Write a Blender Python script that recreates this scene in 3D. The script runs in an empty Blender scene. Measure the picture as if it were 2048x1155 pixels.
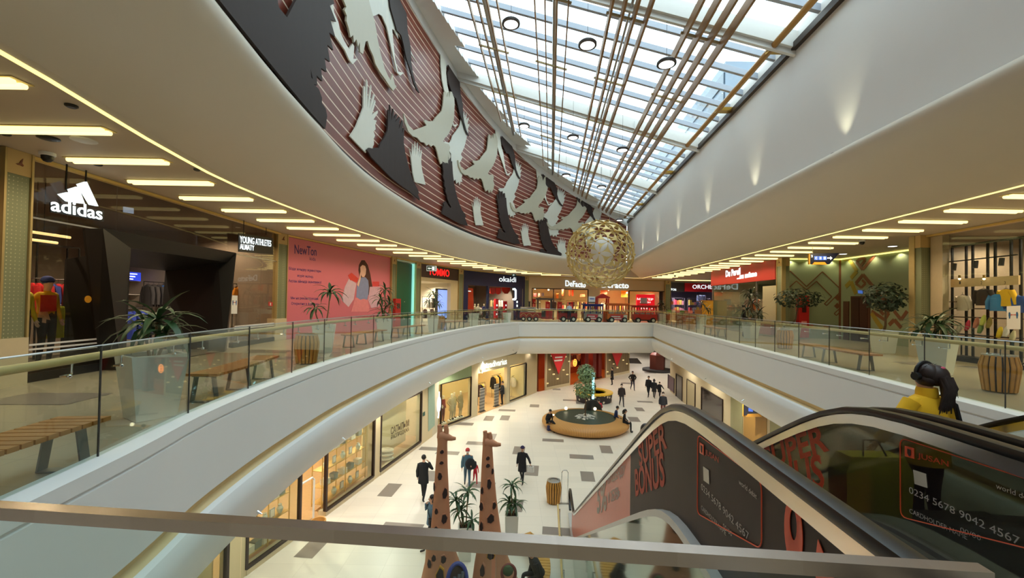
import bpy, bmesh, math, random
from mathutils import Vector as V, Matrix
from mathutils.geometry import tessellate_polygon
random.seed(7)
SC = bpy.context.scene
COL = SC.collection
PI = math.pi
# ------------------------------------------------------------------ camera
FPX, PCX, PCY = 850.0, 1024.0, 590.0          # focal length and principal point of a 2048 x 1155 frame
EYE = V((0, 0, 1.62))
_p = math.atan(.0165); _r = math.atan(.0165)
CF = V((0, math.cos(_p), math.sin(_p)))
_x = V((1, 0, 0)); _u = _x.cross(CF)
CR = _x*math.cos(_r) + _u*math.sin(_r)
CU = -_x*math.sin(_r) + _u*math.cos(_r)
cam = bpy.data.cameras.new('camera'); camo = bpy.data.objects.new('camera', cam); COL.objects.link(camo)
cam.sensor_width = 36; cam.lens = FPX/2048*36
cam.shift_y = (PCY-577.5)/2048
cam.clip_start = .05; cam.clip_end = 300
M3 = Matrix((CR, CU, -CF)).transposed()
camo.matrix_world = Matrix.Translation(EYE) @ M3.to_4x4()
SC.camera = camo
# ------------------------------------------------------------------ view, sky, daylight portal
SC.view_settings.view_transform = 'Standard'; SC.view_settings.look = 'None'
SC.view_settings.gamma = 1; SC.view_settings.use_curve_mapping = False
SC.view_settings.exposure = EXPO = 0.0
W = bpy.data.worlds.new('overcast_sky'); SC.world = W; W.use_nodes = True
bg = W.node_tree.nodes['Background']; bg.inputs[0].default_value = (.86, .96, 1.0, 1); bg.inputs[1].default_value = 3.8
def light(name, kind, loc, power, col=(1, 1, 1), size=0.0, rot=None, **kw):
    l = bpy.data.lights.new(name, kind); l.energy = power; l.color = col
    o = bpy.data.objects.new(name, l); COL.objects.link(o); o.location = loc
    if rot: o.rotation_euler = rot
    if kind == 'AREA': l.size = size; l.shape = 'RECTANGLE'; l.size_y = kw.get('size_y', size)
    elif kind in ('POINT', 'SPOT'): l.shadow_soft_size = size
    if kind == 'SPOT': l.spot_size = kw.get('cone', 1.2); l.spot_blend = kw.get('blend', .6)
    return o
def aim(o, d): o.rotation_euler = V(d).to_track_quat('-Z', 'Y').to_euler()
# the skylight opening is the only way the sky gets in: a portal tells the renderer where it is
pl = light('skylight_portal', 'AREA', (3.2, 20, 12.6), 1, size=13.6, size_y=46); pl.data.cycles.is_portal = True
pl.rotation_euler = (0, math.atan(.3), -.0909)
# ------------------------------------------------------------------ pixel rays (2048 x 1155) onto surfaces of the place
def ray(px, py): return CF + CR*((px-PCX)/FPX) - CU*((py-PCY)/FPX)
def at_z(px, py, z):
    d = ray(px, py); return EYE + d*((z-EYE.z)/d.z)
def at_y(px, py, y):
    d = ray(px, py); return EYE + d*(y/d.y)
def at_wall(px, py, a, b):
    d = ray(px, py); n = V((b[1]-a[1], a[0]-b[0], 0)); A = V((a[0], a[1], 0))
    return EYE + d*((A-EYE).dot(n)/d.dot(n))
# ------------------------------------------------------------------ materials
_M = {}
def lin(c):
    f = lambda v: v/12.92 if v <= .04045 else ((v+.055)/1.055)**2.4
    return tuple(f(x/255) for x in c)
def mat(name, col=(200, 200, 200), rough=.5, metal=0, emit=0, var=.05, scale=8, ecol=None, bump=0, spec=.5):
    """principled material whose colour is broken up a little by noise"""
    if name in _M: return _M[name]
    m = bpy.data.materials.new(name); m.use_nodes = True; nt = m.node_tree; n = nt.nodes; b = n['Principled BSDF']
    c = lin(col); b.inputs['Roughness'].default_value = rough; b.inputs['Metallic'].default_value = metal
    b.inputs['Specular IOR Level'].default_value = spec
    if var:
        tc = n.new('ShaderNodeTexCoord'); nz = n.new('ShaderNodeTexNoise'); nz.inputs['Scale'].default_value = scale; nz.inputs['Detail'].default_value = 2
        nt.links.new(tc.outputs['Object'], nz.inputs['Vector'])
        mx = n.new('ShaderNodeMix'); mx.data_type = 'RGBA'
        mx.inputs[6].default_value = tuple(max(0, x*(1-var)) for x in c)+(1,); mx.inputs[7].default_value = tuple(min(1, x*(1+var)) for x in c)+(1,)
        nt.links.new(nz.outputs['Fac'], mx.inputs[0]); nt.links.new(mx.outputs[2], b.inputs['Base Color'])
        if bump:
            bp = n.new('ShaderNodeBump'); bp.inputs['Strength'].default_value = bump; bp.inputs['Distance'].default_value = .02
            nt.links.new(nz.outputs['Fac'], bp.inputs['Height']); nt.links.new(bp.outputs['Normal'], b.inputs['Normal'])
    else: b.inputs['Base Color'].default_value = c+(1,)
    if emit:
        b.inputs['Emission Color'].default_value = (lin(ecol) if ecol else c)+(1,); b.inputs['Emission Strength'].default_value = emit
    m.diffuse_color = c+(1,); _M[name] = m; return m
def glass_mat(name, tint=(225, 238, 232), refl=.10, rough=.02, clear=1.0):
    """thin pane: mostly clear, mirror reflection growing at grazing angles"""
    if name in _M: return _M[name]
    m = bpy.data.materials.new(name); m.use_nodes = True; nt = m.node_tree; n = nt.nodes; n.clear()
    o = n.new('ShaderNodeOutputMaterial'); t = n.new('ShaderNodeBsdfTransparent'); t.inputs[0].default_value = tuple(x*clear for x in lin(tint))+(1,)
    g = n.new('ShaderNodeBsdfGlossy'); g.inputs['Roughness'].default_value = rough; g.inputs[0].default_value = (1, 1, 1, 1)
    lw = n.new('ShaderNodeLayerWeight'); lw.inputs[0].default_value = .12
    ma = n.new('ShaderNodeMath'); ma.operation = 'MULTIPLY_ADD'; ma.inputs[1].default_value = .3; ma.inputs[2].default_value = refl*.6; ma.use_clamp = True
    nt.links.new(lw.outputs['Fresnel'], ma.inputs[0])
    mx = n.new('ShaderNodeMixShader'); nt.links.new(ma.outputs[0], mx.inputs[0]); nt.links.new(t.outputs[0], mx.inputs[1]); nt.links.new(g.outputs[0], mx.inputs[2])
    nt.links.new(mx.outputs[0], o.inputs[0]); _M[name] = m; return m
def pattern_mat(name, build, rough=.5, metal=0, spec=.5):
    if name in _M: return _M[name]
    m = bpy.data.materials.new(name); m.use_nodes = True; nt = m.node_tree; b = nt.nodes['Principled BSDF']
    b.inputs['Roughness'].default_value = rough; b.inputs['Metallic'].default_value = metal; b.inputs['Specular IOR Level'].default_value = spec
    tc = nt.nodes.new('ShaderNodeTexCoord'); build(nt, b, tc); _M[name] = m; return m
def stripes(c1, c2, axis, period, duty, c3=None):
    """bands across one object axis; duty = share of the second colour"""
    def f(nt, b, tc):
        n = nt.nodes; s = n.new('ShaderNodeSeparateXYZ'); nt.links.new(tc.outputs['Object'], s.inputs[0])
        a = n.new('ShaderNodeMath'); a.operation = 'MULTIPLY'; a.inputs[1].default_value = 1/period; nt.links.new(s.outputs['XYZ'.index(axis)], a.inputs[0])
        fr = n.new('ShaderNodeMath'); fr.operation = 'FRACT'; nt.links.new(a.outputs[0], fr.inputs[0])
        lt = n.new('ShaderNodeMath'); lt.operation = 'LESS_THAN'; lt.inputs[1].default_value = duty; nt.links.new(fr.outputs[0], lt.inputs[0])
        mx = n.new('ShaderNodeMix'); mx.data_type = 'RGBA'; mx.inputs[6].default_value = lin(c1)+(1,); mx.inputs[7].default_value = lin(c2)+(1,)
        nt.links.new(lt.outputs[0], mx.inputs[0])
        if c3:
            nz = n.new('ShaderNodeTexNoise'); nz.inputs['Scale'].default_value = .8; nt.links.new(tc.outputs['Object'], nz.inputs['Vector'])
            m2 = n.new('ShaderNodeMix'); m2.data_type = 'RGBA'; m2.inputs[6].default_value = lin(c1)+(1,); m2.inputs[7].default_value = lin(c3)+(1,)
            nt.links.new(nz.outputs['Fac'], m2.inputs[0]); nt.links.new(m2.outputs[2], mx.inputs[6])
        nt.links.new(mx.outputs[2], b.inputs['Base Color'])
    return f
# ------------------------------------------------------------------ mesh builder
class MB:
    def __init__(s): s.v = []; s.f = []; s.m = []; s.cur = 0
    def mat(s, i): s.cur = i; return s
    def add(s, vs, fs):
        o = len(s.v); s.v += [V(p) for p in vs]; s.f += [tuple(i+o for i in f) for f in fs]; s.m += [s.cur]*len(fs); return s
    def poly(s, pts): return s.add(pts, [tuple(range(len(pts)))])
    def pbox(s, o, a, b, c):
        """box from corner o along the three edge vectors"""
        o, a, b, c = V(o), V(a), V(b), V(c)
        return s.add([o, o+a, o+a+b, o+b, o+c, o+a+c, o+a+b+c, o+b+c], [(0, 3, 2, 1), (4, 5, 6, 7), (0, 1, 5, 4), (1, 2, 6, 5), (2, 3, 7, 6), (3, 0, 4, 7)])
    def box(s, c, d, rz=0):
        cx, sx = math.cos(rz), math.sin(rz); a = V((cx*d[0], sx*d[0], 0)); b = V((-sx*d[1], cx*d[1], 0)); e = V((0, 0, d[2]))
        return s.pbox(V(c)-a/2-b/2-e/2, a, b, e)
    def bar(s, p, q, w, h=None, up=(0, 0, 1)):
        """rectangular bar between two points"""
        p, q = V(p), V(q); h = h or w; d = (q-p); n = d.normalized(); u = V(up)
        if abs(n.dot(u)) > .98: u = V((1, 0, 0))
        a = n.cross(u).normalized(); b = a.cross(n)
        return s.pbox(p-a*w/2-b*h/2, d, a*w, b*h)
    def loft(s, rings, caps=True, closed=True):
        n = len(rings[0]); o = len(s.v)
        for r in rings: s.v += [V(p) for p in r]
        k = n if closed else n-1; fs = []
        for i in range(len(rings)-1):
            for j in range(k): fs.append((o+i*n+j, o+i*n+(j+1) % n, o+(i+1)*n+(j+1) % n, o+(i+1)*n+j))
        if caps and closed: fs.append(tuple(o+j for j in range(n))[::-1]); fs.append(tuple(o+(len(rings)-1)*n+j for j in range(n)))
        s.f += fs; s.m += [s.cur]*len(fs); return s
    def tube(s, pts, r, n=8, caps=True, flat=1.0):
        pts = [V(p) for p in pts]; rr = r if isinstance(r, (list, tuple)) else [r]*len(pts); rings = []; pa = None
        for i, p in enumerate(pts):
            d = (pts[min(i+1, len(pts)-1)]-pts[max(i-1, 0)]).normalized()
            if pa is None:
                u = V((0, 0, 1)) if abs(d.z) < .95 else V((1, 0, 0)); a = d.cross(u).normalized()
            else:
                a = pa-d*pa.dot(d); a.normalize()
            pa = a; b = d.cross(a)
            rings.append([p+(a*math.cos(2*PI*k/n)+b*math.sin(2*PI*k/n)*flat)*rr[i] for k in range(n)])
        return s.loft(rings, caps)
    def lathe(s, prof, c=(0, 0, 0), n=20, sx=1, sy=1):
        c = V(c); return s.loft([[c+V((r*sx*math.cos(2*PI*k/n), r*sy*math.sin(2*PI*k/n), z)) for k in range(n)] for r, z in prof])
    def ball(s, c, r, n=12, m=8, R=None):
        r = V(r) if not isinstance(r, (int, float)) else V((r, r, r)); c = V(c); rings = []
        for i in range(m+1):
            t = PI*(i/m) if 0 < i < m else (1e-3 if i == 0 else PI-1e-3)
            ring = [V((r.x*math.sin(t)*math.cos(2*PI*k/n), r.y*math.sin(t)*math.sin(2*PI*k/n), -r.z*math.cos(t))) for k in range(n)]
            rings.append([c+(R @ p if R else p) for p in ring])
        return s.loft(rings)
    def prism(s, pts, ext):
        """flat outline (3D points) extruded along ext; concave outlines allowed"""
        pts = [V(p) for p in pts]; e = V(ext); n = len(pts); o = len(s.v); tris = tessellate_polygon([pts])
        s.v += pts+[p+e for p in pts]; fs = [tuple(o+i for i in t) for t in tris]+[tuple(o+n+i for i in t)[::-1] for t in tris]
        fs += [(o+i, o+(i+1) % n, o+n+(i+1) % n, o+n+i) for i in range(n)]
        s.f += fs; s.m += [s.cur]*len(fs); return s
    def build(s, name, mats, parent=None, smooth=30, fix=True):
        me = bpy.data.meshes.new(name); off = V((0, 0, 0))
        p = parent
        while p is not None: off = off+p.location; p = p.parent
        me.from_pydata([tuple(v-off) for v in s.v], [], s.f)
        for m in (mats if isinstance(mats, (list, tuple)) else [mats]): me.materials.append(m)
        if any(s.m): me.polygons.foreach_set('material_index', s.m)
        if fix:
            b = bmesh.new(); b.from_mesh(me); bmesh.ops.recalc_face_normals(b, faces=b.faces); b.to_mesh(me); b.free()
        if smooth:
            me.polygons.foreach_set('use_smooth', [True]*len(me.polygons)); me.set_sharp_from_angle(angle=math.radians(smooth))
        me.update(); o = bpy.data.objects.new(name, me); COL.objects.link(o)
        if parent: o.parent = parent
        return o
def tag(o, label, cat, group=None, kind=None):
    if label: o['label'] = label
    if cat: o['category'] = cat
    if group: o['group'] = group
    if kind: o['kind'] = kind
    return o
def thing(name, label, cat, loc=(0, 0, 0), group=None):
    o = bpy.data.objects.new(name, None); COL.objects.link(o); o.location = loc; o.empty_display_size = .2
    return tag(o, label, cat, group)
def struct(o): o['kind'] = 'structure'; return o
def dup(o, loc=None, rz=None, label=None, scale=None, parent=None):
    c = o.copy(); COL.objects.link(c)
    if parent: c.parent = parent
    for ch in o.children: dup(ch, parent=c)
    if loc is not None: c.location = loc
    if rz is not None: c.rotation_euler = (0, 0, rz)
    if scale: c.scale = (scale, scale, scale)
    if label: c['label'] = label
    return c
ORD = 'first second third fourth fifth sixth seventh eighth ninth tenth eleventh twelfth thirteenth fourteenth fifteenth sixteenth seventeenth eighteenth nineteenth twentieth'.split()
def text(body, name, m, parent, o, ux, uz, w=None, h=None, depth=.02, bold=0, align='L', squash=None):
    """lettering standing on a surface: o = lower left (or centre) of the writing, ux/uz = reading and up directions"""
    cu = bpy.data.curves.new(name, 'FONT'); cu.body = body; cu.size = 1; cu.offset = bold; cu.resolution_u = 3
    if '\n' in body: cu.align_x = 'CENTER'; cu.space_line = .85
    t = bpy.data.objects.new(name, cu); me = bpy.data.meshes.new_from_object(t); bpy.data.objects.remove(t); bpy.data.curves.remove(cu)
    ux, uz = V(ux).normalized(), V(uz).normalized(); n = ux.cross(uz)
    xs = [v.co.x for v in me.vertices]; ys = [v.co.y for v in me.vertices]; x0, x1, y0, y1 = min(xs), max(xs), min(ys), max(ys)
    sx = w/(x1-x0) if w else None; sy = h/(y1-y0) if h else None
    if sx is None: sx = sy
    if sy is None: sy = sx
    b = MB(); ax = x0 if align == 'L' else (x0+x1)/2; ay = y0 if align == 'L' else (y0+y1)/2
    P = [V(o)+ux*((v.co.x-ax)*sx)+uz*((v.co.y-ay)*sy) for v in me.vertices]; F = [tuple(p.vertices) for p in me.polygons]
    bm = bmesh.new(); bm.from_mesh(me); bmesh.ops.remove_doubles(bm, verts=bm.verts, dist=1e-5)
    r = bmesh.ops.extrude_face_region(bm, geom=bm.faces[:]); ev = {v for v in r['geom'] if isinstance(v, bmesh.types.BMVert)}
    bm.verts.index_update()
    vs = [V(o)+ux*((v.co.x-ax)*sx)+uz*((v.co.y-ay)*sy)+n*(depth if v in ev else .002) for v in bm.verts]
    b.add(vs, [tuple(v.index for v in f.verts) for f in bm.faces]); bm.free(); bpy.data.meshes.remove(me)
    return b.build(name, m, parent, smooth=0)
def catm(P, n=6):
    P = [V(p) for p in P]; out = []
    for i in range(len(P)-1):
        b, c = P[i], P[i+1]; a = P[i-1] if i else b*2-c; d = P[i+2] if i+2 < len(P) else c*2-b
        for k in range(n):
            t = k/n; out.append(.5*((2*b)+(c-a)*t+(2*a-5*b+4*c-d)*t*t+(3*b-a-3*c+d)*t**3))
    return out+[P[-1]]
def resample(P, n):
    S = [0]
    for a, b in zip(P, P[1:]): S.append(S[-1]+(b-a).length)
    out = []; j = 0
    for i in range(n):
        s = S[-1]*i/(n-1)
        while j < len(P)-2 and S[j+1] < s: j += 1
        out.append(P[j].lerp(P[j+1], (s-S[j])/max(1e-9, S[j+1]-S[j])))
    return out
def normals2(P):
    """unit normals (to the right of travel) of a plan polyline, mitred"""
    out = []
    for i in range(len(P)):
        d1 = (P[i]-P[i-1]).normalized() if i else None; d2 = (P[i+1]-P[i]).normalized() if i < len(P)-1 else None
        d1 = d1 or d2; d2 = d2 or d1; t = (d1+d2).normalized(); n = V((t.y, -t.x)); c = n.dot(V((d1.y, -d1.x))); out.append(n/max(.5, c))
    return out
# ------------------------------------------------------------------ shared finishes
WHITE = mat('white_paint', (226, 226, 224), .45, var=.015, scale=2)
SOFF = mat('soffit_paint', (212, 202, 184), .5, var=.015, scale=2)
CEIL = mat('ceiling_paint', (196, 180, 158), .55, var=.02, scale=2)
GOLD = mat('gold_trim', (222, 198, 150), .4, .15, var=.06)
BRASS = mat('brass', (190, 150, 70), .3, .9, var=.05)
STEEL = mat('brushed_steel', (190, 190, 188), .28, .95, var=.05, scale=40)
CHROME = mat('chrome', (225, 226, 228), .1, 1, var=.02)
BLACK = mat('black_metal', (22, 21, 21), .4, .2, var=.1)
DARKG = mat('dark_grey', (52, 50, 50), .5, var=.1)
WOODR = mat('ash_handrail', (206, 178, 116), .4, var=.12, scale=14)
GLASS = glass_mat('clear_pane', (242, 248, 245), .03)
SHOPG = glass_mat('shop_pane', (240, 244, 240), .03)
WARMP = mat('warm_cream_wall', (214, 198, 160), .5, var=.03, scale=3)
L0 = -6.15
def xr(y): return 8.0+.0911*(y-6.3)
RS = .32
def roofz(x, y): return 10+RS*(xr(y)-x)
# ------------------------------------------------------------------ plan curves
KL = catm([V(p) for p in [(-3.35, .9), (-3.7, 3.1), (-3.9, 4.3), (-4.21, 5.8), (-4.42, 8.2), (-4.42, 11.9), (-3.72, 18.55), (-2.0, 27.15), (.46, 32.9)]], 5)
KR = [V((11.84, 35.2)), V((9.6, 20)), V((8.15, 10.24)), V((7.56, 6.27)), V((6.9, 1.5)), V((6.5, -1))]
NL = resample(catm([V(p) for p in [(-2.0, -5), (-3.2, 1), (-3.86, 5.35), (-4.24, 8.7), (-4.42, 13.9), (-3.25, 21.5), (-.9, 28.2), (3.7, 34.6), (7.2, 37.6), (10.5, 39.6)]], 6), 60)
CL = resample(catm([V(p) for p in [(-3.6, -5), (-4.9, 1), (-5.46, 4.6), (-6.0, 7.1), (-6.32, 10), (-5.85, 15.1), (-4.42, 21.2), (-2.1, 27.6), (1.45, 34.9), (6.5, 39.0), (12.6, 41.0)]], 6), 60)
NR = resample([V(p) for p in [(10.5, 39.6), (9.67, 31.0), (8.37, 16.76), (7.82, 9.82), (7.6, 6.29), (7.1, 1), (6.6, -5)]], 40)
CRR = resample([V(p) for p in [(12.6, 41.0), (12.42, 33.45), (11.45, 20.47), (10.85, 13.65), (10.45, 9.6), (9.9, 5), (8.8, -5)]], 40)
MC = catm([V(p) for p in [(-1.6, -6), (-2.9, -1.5), (-3.75, 3), (-4.3, 7), (-4.65, 11), (-4.6, 15), (-3.95, 19), (-2.7, 24), (-.75, 29), (2.3, 34.2), (6.5, 38.4), (11.2, 41.8)]], 12)
MS = [0]
for _a, _b in zip(MC, MC[1:]): MS.append(MS[-1]+(_b-_a).length)
def mural_pt(s, z, off=0):
    i = 0
    while i < len(MC)-2 and MS[i+1] < s: i += 1
    p = MC[i].lerp(MC[i+1], (s-MS[i])/(MS[i+1]-MS[i])); t = (MC[i+1]-MC[i]).normalized()
    return V((p.x+t.y*off, p.y-t.x*off, z))
def mural_top(s): p = mural_pt(s, 0); return roofz(p.x, p.y)-.7
# ------------------------------------------------------------------ floors
def floor_stone(name, base, rough, tile, joint=.004):
    def f(nt, b, tc):
        n = nt.nodes; br = n.new('ShaderNodeTexBrick'); br.offset = 0; br.inputs['Scale'].default_value = 1
        br.inputs['Brick Width'].default_value = tile; br.inputs['Row Height'].default_value = tile/2; br.inputs['Mortar Size'].default_value = joint
        c = lin(base); br.inputs['Color1'].default_value = tuple(x*1.03 for x in c)+(1,); br.inputs['Color2'].default_value = tuple(x*.97 for x in c)+(1,)
        br.inputs['Mortar'].default_value = tuple(x*.78 for x in c)+(1,); nt.links.new(tc.outputs['Object'], br.inputs['Vector']); nt.links.new(br.outputs['Color'], b.inputs['Base Color'])
    return pattern_mat(name, f, rough)
STONE_UP = floor_stone('upper_stone', (176, 164, 142), .22, 1.2); STONE_LO = floor_stone('lower_stone', (226, 218, 204), .34, 1.2)
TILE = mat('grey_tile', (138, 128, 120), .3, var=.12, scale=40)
def quad_tile(b, p, z, w, d, rz):
    cx, sx = math.cos(rz), math.sin(rz); a = V((cx*w/2, sx*w/2, 0)); e = V((-sx*d/2, cx*d/2, 0)); c = V((p.x, p.y, z)); b.poly([c-a-e, c+a-e, c+a+e, c-a+e])
b = MB(); z3 = lambda p, z: V((p.x, p.y, z))
for p, q in zip(KL, KL[1:]): b.poly([z3(p, 0), V((-20, p.y, 0)), V((-20, q.y, 0)), z3(q, 0)])
b.poly([V((-20, 32.9, 0)), z3(KL[-1], 0), z3(KR[0], 0), V((34, 35.2, 0)), V((34, 66, 0)), V((-20, 66, 0))])
for p, q in zip(KR, KR[1:]): b.poly([z3(p, 0), z3(q, 0), V((34, q.y, 0)), V((34, p.y, 0))])
b.poly([V((-20, -6, 0)), V((34, -6, 0)), V((34, -1, 0)), V((6.5, -1, 0)), V((3.9, -1, 0)), V((3.9, .9, 0)), V((.98, .9, 0)), z3(KL[0], 0), V((-20, .9, 0))])
b.mat(1)
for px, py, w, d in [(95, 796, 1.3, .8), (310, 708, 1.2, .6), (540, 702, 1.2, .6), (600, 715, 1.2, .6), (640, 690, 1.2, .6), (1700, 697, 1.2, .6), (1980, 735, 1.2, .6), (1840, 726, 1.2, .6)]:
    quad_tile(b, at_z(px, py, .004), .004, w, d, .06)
struct(b.build('floor_upper', [STONE_UP, TILE], smooth=0, fix=False))
b = MB(); b.poly([V((-20, -6, L0)), V((34, -6, L0)), V((34, 80, L0)), V((-20, 80, L0))]); b.mat(1)
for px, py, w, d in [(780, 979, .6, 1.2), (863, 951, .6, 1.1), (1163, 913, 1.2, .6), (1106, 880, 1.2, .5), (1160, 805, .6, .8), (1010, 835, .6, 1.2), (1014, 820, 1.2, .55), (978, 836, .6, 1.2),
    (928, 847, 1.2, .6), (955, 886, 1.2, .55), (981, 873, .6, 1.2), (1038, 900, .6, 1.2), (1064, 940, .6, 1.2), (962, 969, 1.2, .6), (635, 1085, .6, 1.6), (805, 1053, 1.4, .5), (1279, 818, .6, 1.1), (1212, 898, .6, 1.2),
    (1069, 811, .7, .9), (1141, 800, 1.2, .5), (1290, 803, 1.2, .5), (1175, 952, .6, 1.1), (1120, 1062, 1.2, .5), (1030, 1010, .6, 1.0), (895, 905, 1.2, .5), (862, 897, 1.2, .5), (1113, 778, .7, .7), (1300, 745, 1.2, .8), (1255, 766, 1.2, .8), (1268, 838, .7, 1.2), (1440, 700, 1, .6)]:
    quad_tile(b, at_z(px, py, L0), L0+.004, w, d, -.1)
struct(b.build('floor_lower', [STONE_LO, TILE], smooth=0, fix=False))
# ------------------------------------------------------------------ gallery edge: kerb, fascia, gold groove, rounded nose
FIELD = [(-.06, 0, 0), (-.06, .12, 0), (.1, .12, 0), (.17, .09, 0), (.17, -.05, 0), (.145, -.06, 0), (.145, -.085, 0), (.165, -.09, 0), (.165, -1.0, 0), (.08, -1.03, 1), (.08, -1.13, 1), (.2, -1.15, 0), (.27, -1.18, 0), (.33, -1.28, 0), (.34, -1.42, 0), (.28, -1.72, 0), (.12, -2.05, 0), (-.15, -2.3, 0), (-.5, -2.42, 0), (-1.2, -2.45, 0)]
def sweep(path, prof, name, mats, close_ends=False):
    N = normals2(path); b = MB(); k = len(prof)
    for i in range(len(path)-1):
        for j in range(k-1):
            b.cur = prof[j][2]
            A = [V((path[a].x+N[a].x*prof[c][0], path[a].y+N[a].y*prof[c][0], prof[c][1])) for a, c in ((i, j), (i+1, j), (i+1, j+1), (i, j+1))]
            b.poly(A)
    o = b.build(name, mats, smooth=0, fix=False)
    bm = bmesh.new(); bm.from_mesh(o.data); bmesh.ops.remove_doubles(bm, verts=bm.verts, dist=1e-4); bmesh.ops.recalc_face_normals(bm, faces=bm.faces); bm.to_mesh(o.data); bm.free()
    o.data.polygons.foreach_set('use_smooth', [True]*len(o.data.polygons)); o.data.set_sharp_from_angle(angle=math.radians(32)); return o
struct(sweep(KL, FIELD, 'trim_1', [WHITE, GOLD])); struct(sweep([KL[-1], KR[0]], FIELD, 'trim_2', [WHITE, GOLD])); struct(sweep(KR, FIELD, 'trim_3', [WHITE, GOLD]))
struct(sweep([V((.95, 1.0)), V((-3.34, 1.0))][::-1][::-1], [(-.06, 0, 0), (.0, 0, 0), (.0, -1.0, 0), (-.3, -1.2, 0)], 'trim_4', [WHITE]))
# lower ceiling behind the nose
b = MB(); zc = -2.45
for P, X in ((KL, -20),):
    N = normals2(P)
    for i in range(len(P)-1): b.poly([V((P[i].x-N[i].x*1.2, P[i].y-N[i].y*1.2, zc)), V((P[i+1].x-N[i+1].x*1.2, P[i+1].y-N[i+1].y*1.2, zc)), V((X, P[i+1].y, zc)), V((X, P[i].y, zc))])
b.poly([V((-20, 34.0, zc)), V((.2, 34.05, zc)), V((12.9, 36.5, zc)), V((34, 36.5, zc)), V((34, 80, zc)), V((-20, 80, zc))]); b.poly([V((-20, 32.9, zc)), V((-.7, 32.9, zc)), V((.2, 34.05, zc)), V((-20, 34.05, zc))])
for p, q in zip(KR, KR[1:]): b.poly([V((p.x+1.1, p.y, zc)), V((q.x+1.1, q.y, zc)), V((34, q.y, zc)), V((34, p.y+1.4, zc))])
struct(b.build('ceiling_lower', SOFF, smooth=0, fix=False))
# ------------------------------------------------------------------ upper ceiling sheet, cove light line, sloping soffit
b = MB(); zc = 4.15
for p, q in zip(CL, CL[1:]): b.poly([V((p.x, p.y, zc)), V((q.x, q.y, zc)), V((-20, q.y, zc)), V((-20, p.y, zc))])
b.poly([V((-20, 41, zc)), V((12.6, 41, zc)), V((34, 41, zc)), V((34, 66, zc)), V((-20, 66, zc))])
for p, q in zip(CRR, CRR[1:]): b.poly([V((p.x, p.y, zc)), V((34, p.y, zc)), V((34, q.y, zc)), V((q.x, q.y, zc))])
struct(b.build('ceiling_upper', CEIL, smooth=0, fix=False))
COVE = mat('cove_light', (255, 236, 150), .5, emit=1.5, var=0)
PROF = [(0, 0), (.13, 0), (.14, .0), (.5, .43), (.84, .84), (.93, .96), (.985, 1.07), (1.0, 1.2), (.985, 1.3), (.95, 1.36), (.88, 1.38)]
def soffit(C, N, name):
    rings = []
    for c, n in zip(C, N):
        rings.append([V((c.x+(n.x-c.x)*t, c.y+(n.y-c.y)*t, 4.15+h)) for t, h in PROF]+[V((n.x-(n.x-c.x)*.5, n.y-(n.y-c.y)*.5, 5.53))])
    return struct(MB().loft(rings, closed=False).build(name, SOFF, smooth=50))
soffit(CL, NL, 'trim_5'); soffit(CRR, NR, 'trim_6')
def cove(C, N, name):
    b = MB()
    for i in range(len(C)-1):
        a, c = C[i], C[i+1]; da = (N[i]-a).normalized(); dc = (N[i+1]-c).normalized()
        A, B, D, E = z3(a, 4.14), z3(c, 4.14), z3(c+dc*.09, 4.14), z3(a+da*.09, 4.14)
        b.pbox(A, B-A, E-A, V((0, 0, .02)))
    return struct(b.build(name, COVE, smooth=0))
cove(CL, NL, 'trim_7'); cove(CRR, NR, 'trim_8')
# ------------------------------------------------------------------ mural wall on the left, white wall on the right
MUR = pattern_mat('mural_boards', stripes((140, 62, 40), (232, 208, 184), 'Z', .30, .13, (108, 52, 38)), .38)
b = MB(); nst = 80
for i in range(nst):
    s0, s1 = MS[-1]*i/nst, MS[-1]*(i+1)/nst
    b.cur = 0; b.poly([mural_pt(s0, 5.4), mural_pt(s1, 5.4), mural_pt(s1, mural_top(s1)), mural_pt(s0, mural_top(s0))])
    b.cur = 1
    a0, a1 = mural_pt(s0, 0, .05), mural_pt(s1, 0, .05); t0, t1 = roofz(a0.x, a0.y)+.3, roofz(a1.x, a1.y)+.3
    b.poly([z3(a0, mural_top(s0)), z3(a1, mural_top(s1)), z3(a1, t1), z3(a0, t0)]); b.poly([z3(a0, mural_top(s0)), z3(a1, mural_top(s1)), mural_pt(s1, mural_top(s1)), mural_pt(s0, mural_top(s0))])
    b.cur = 2
    b.poly([mural_pt(s0, 5.4, .06), mural_pt(s1, 5.4, .06), mural_pt(s1, 5.62, .06), mural_pt(s0, 5.62, .06)])
struct(b.build('wall_left', [MUR, WHITE, BLACK], smooth=0, fix=False))
RW0, RW1 = (xr(-6), -6), (xr(41.8), 41.8)
b = MB(); b.poly([V((*RW0, 5.3)), V((*RW1, 5.3)), V((*RW1, 10.3)), V((*RW0, 10.3))]); struct(b.build('wall_right', WHITE, smooth=0, fix=False))
BROWN = mat('bronze_fin', (136, 98, 52), .45, .35, var=.12, scale=3); BROWND = mat('dark_bronze', (58, 46, 38), .4, .4, var=.1)
b = MB(); b.pbox((xr(-6)-.16, -6, 9.5), V((RW1[0]-RW0[0], 47.3, 0)), (.16, 0, 0), (0, 0, .2)); struct(b.build('trim_9', BROWND, smooth=0))
b = MB()
for i in range(110):
    s0, s1 = 8+(MS[-1]-8.6)*i/110, 8+(MS[-1]-8.6)*(i+1)/110; w_ = .85+.5*((i % 9)/8); P = []
    for s_, o_ in ((s0, .04), (s1, .04), (s1, w_), (s0, w_)):
        q = mural_pt(s_, 0, o_); P.append(V((q.x, q.y, roofz(q.x, q.y)-.2)))
    b.pbox(P[0], P[1]-P[0], P[3]-P[0], V((0, 0, .2)))
struct(b.build('trim_16', WHITE, smooth=0))
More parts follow.
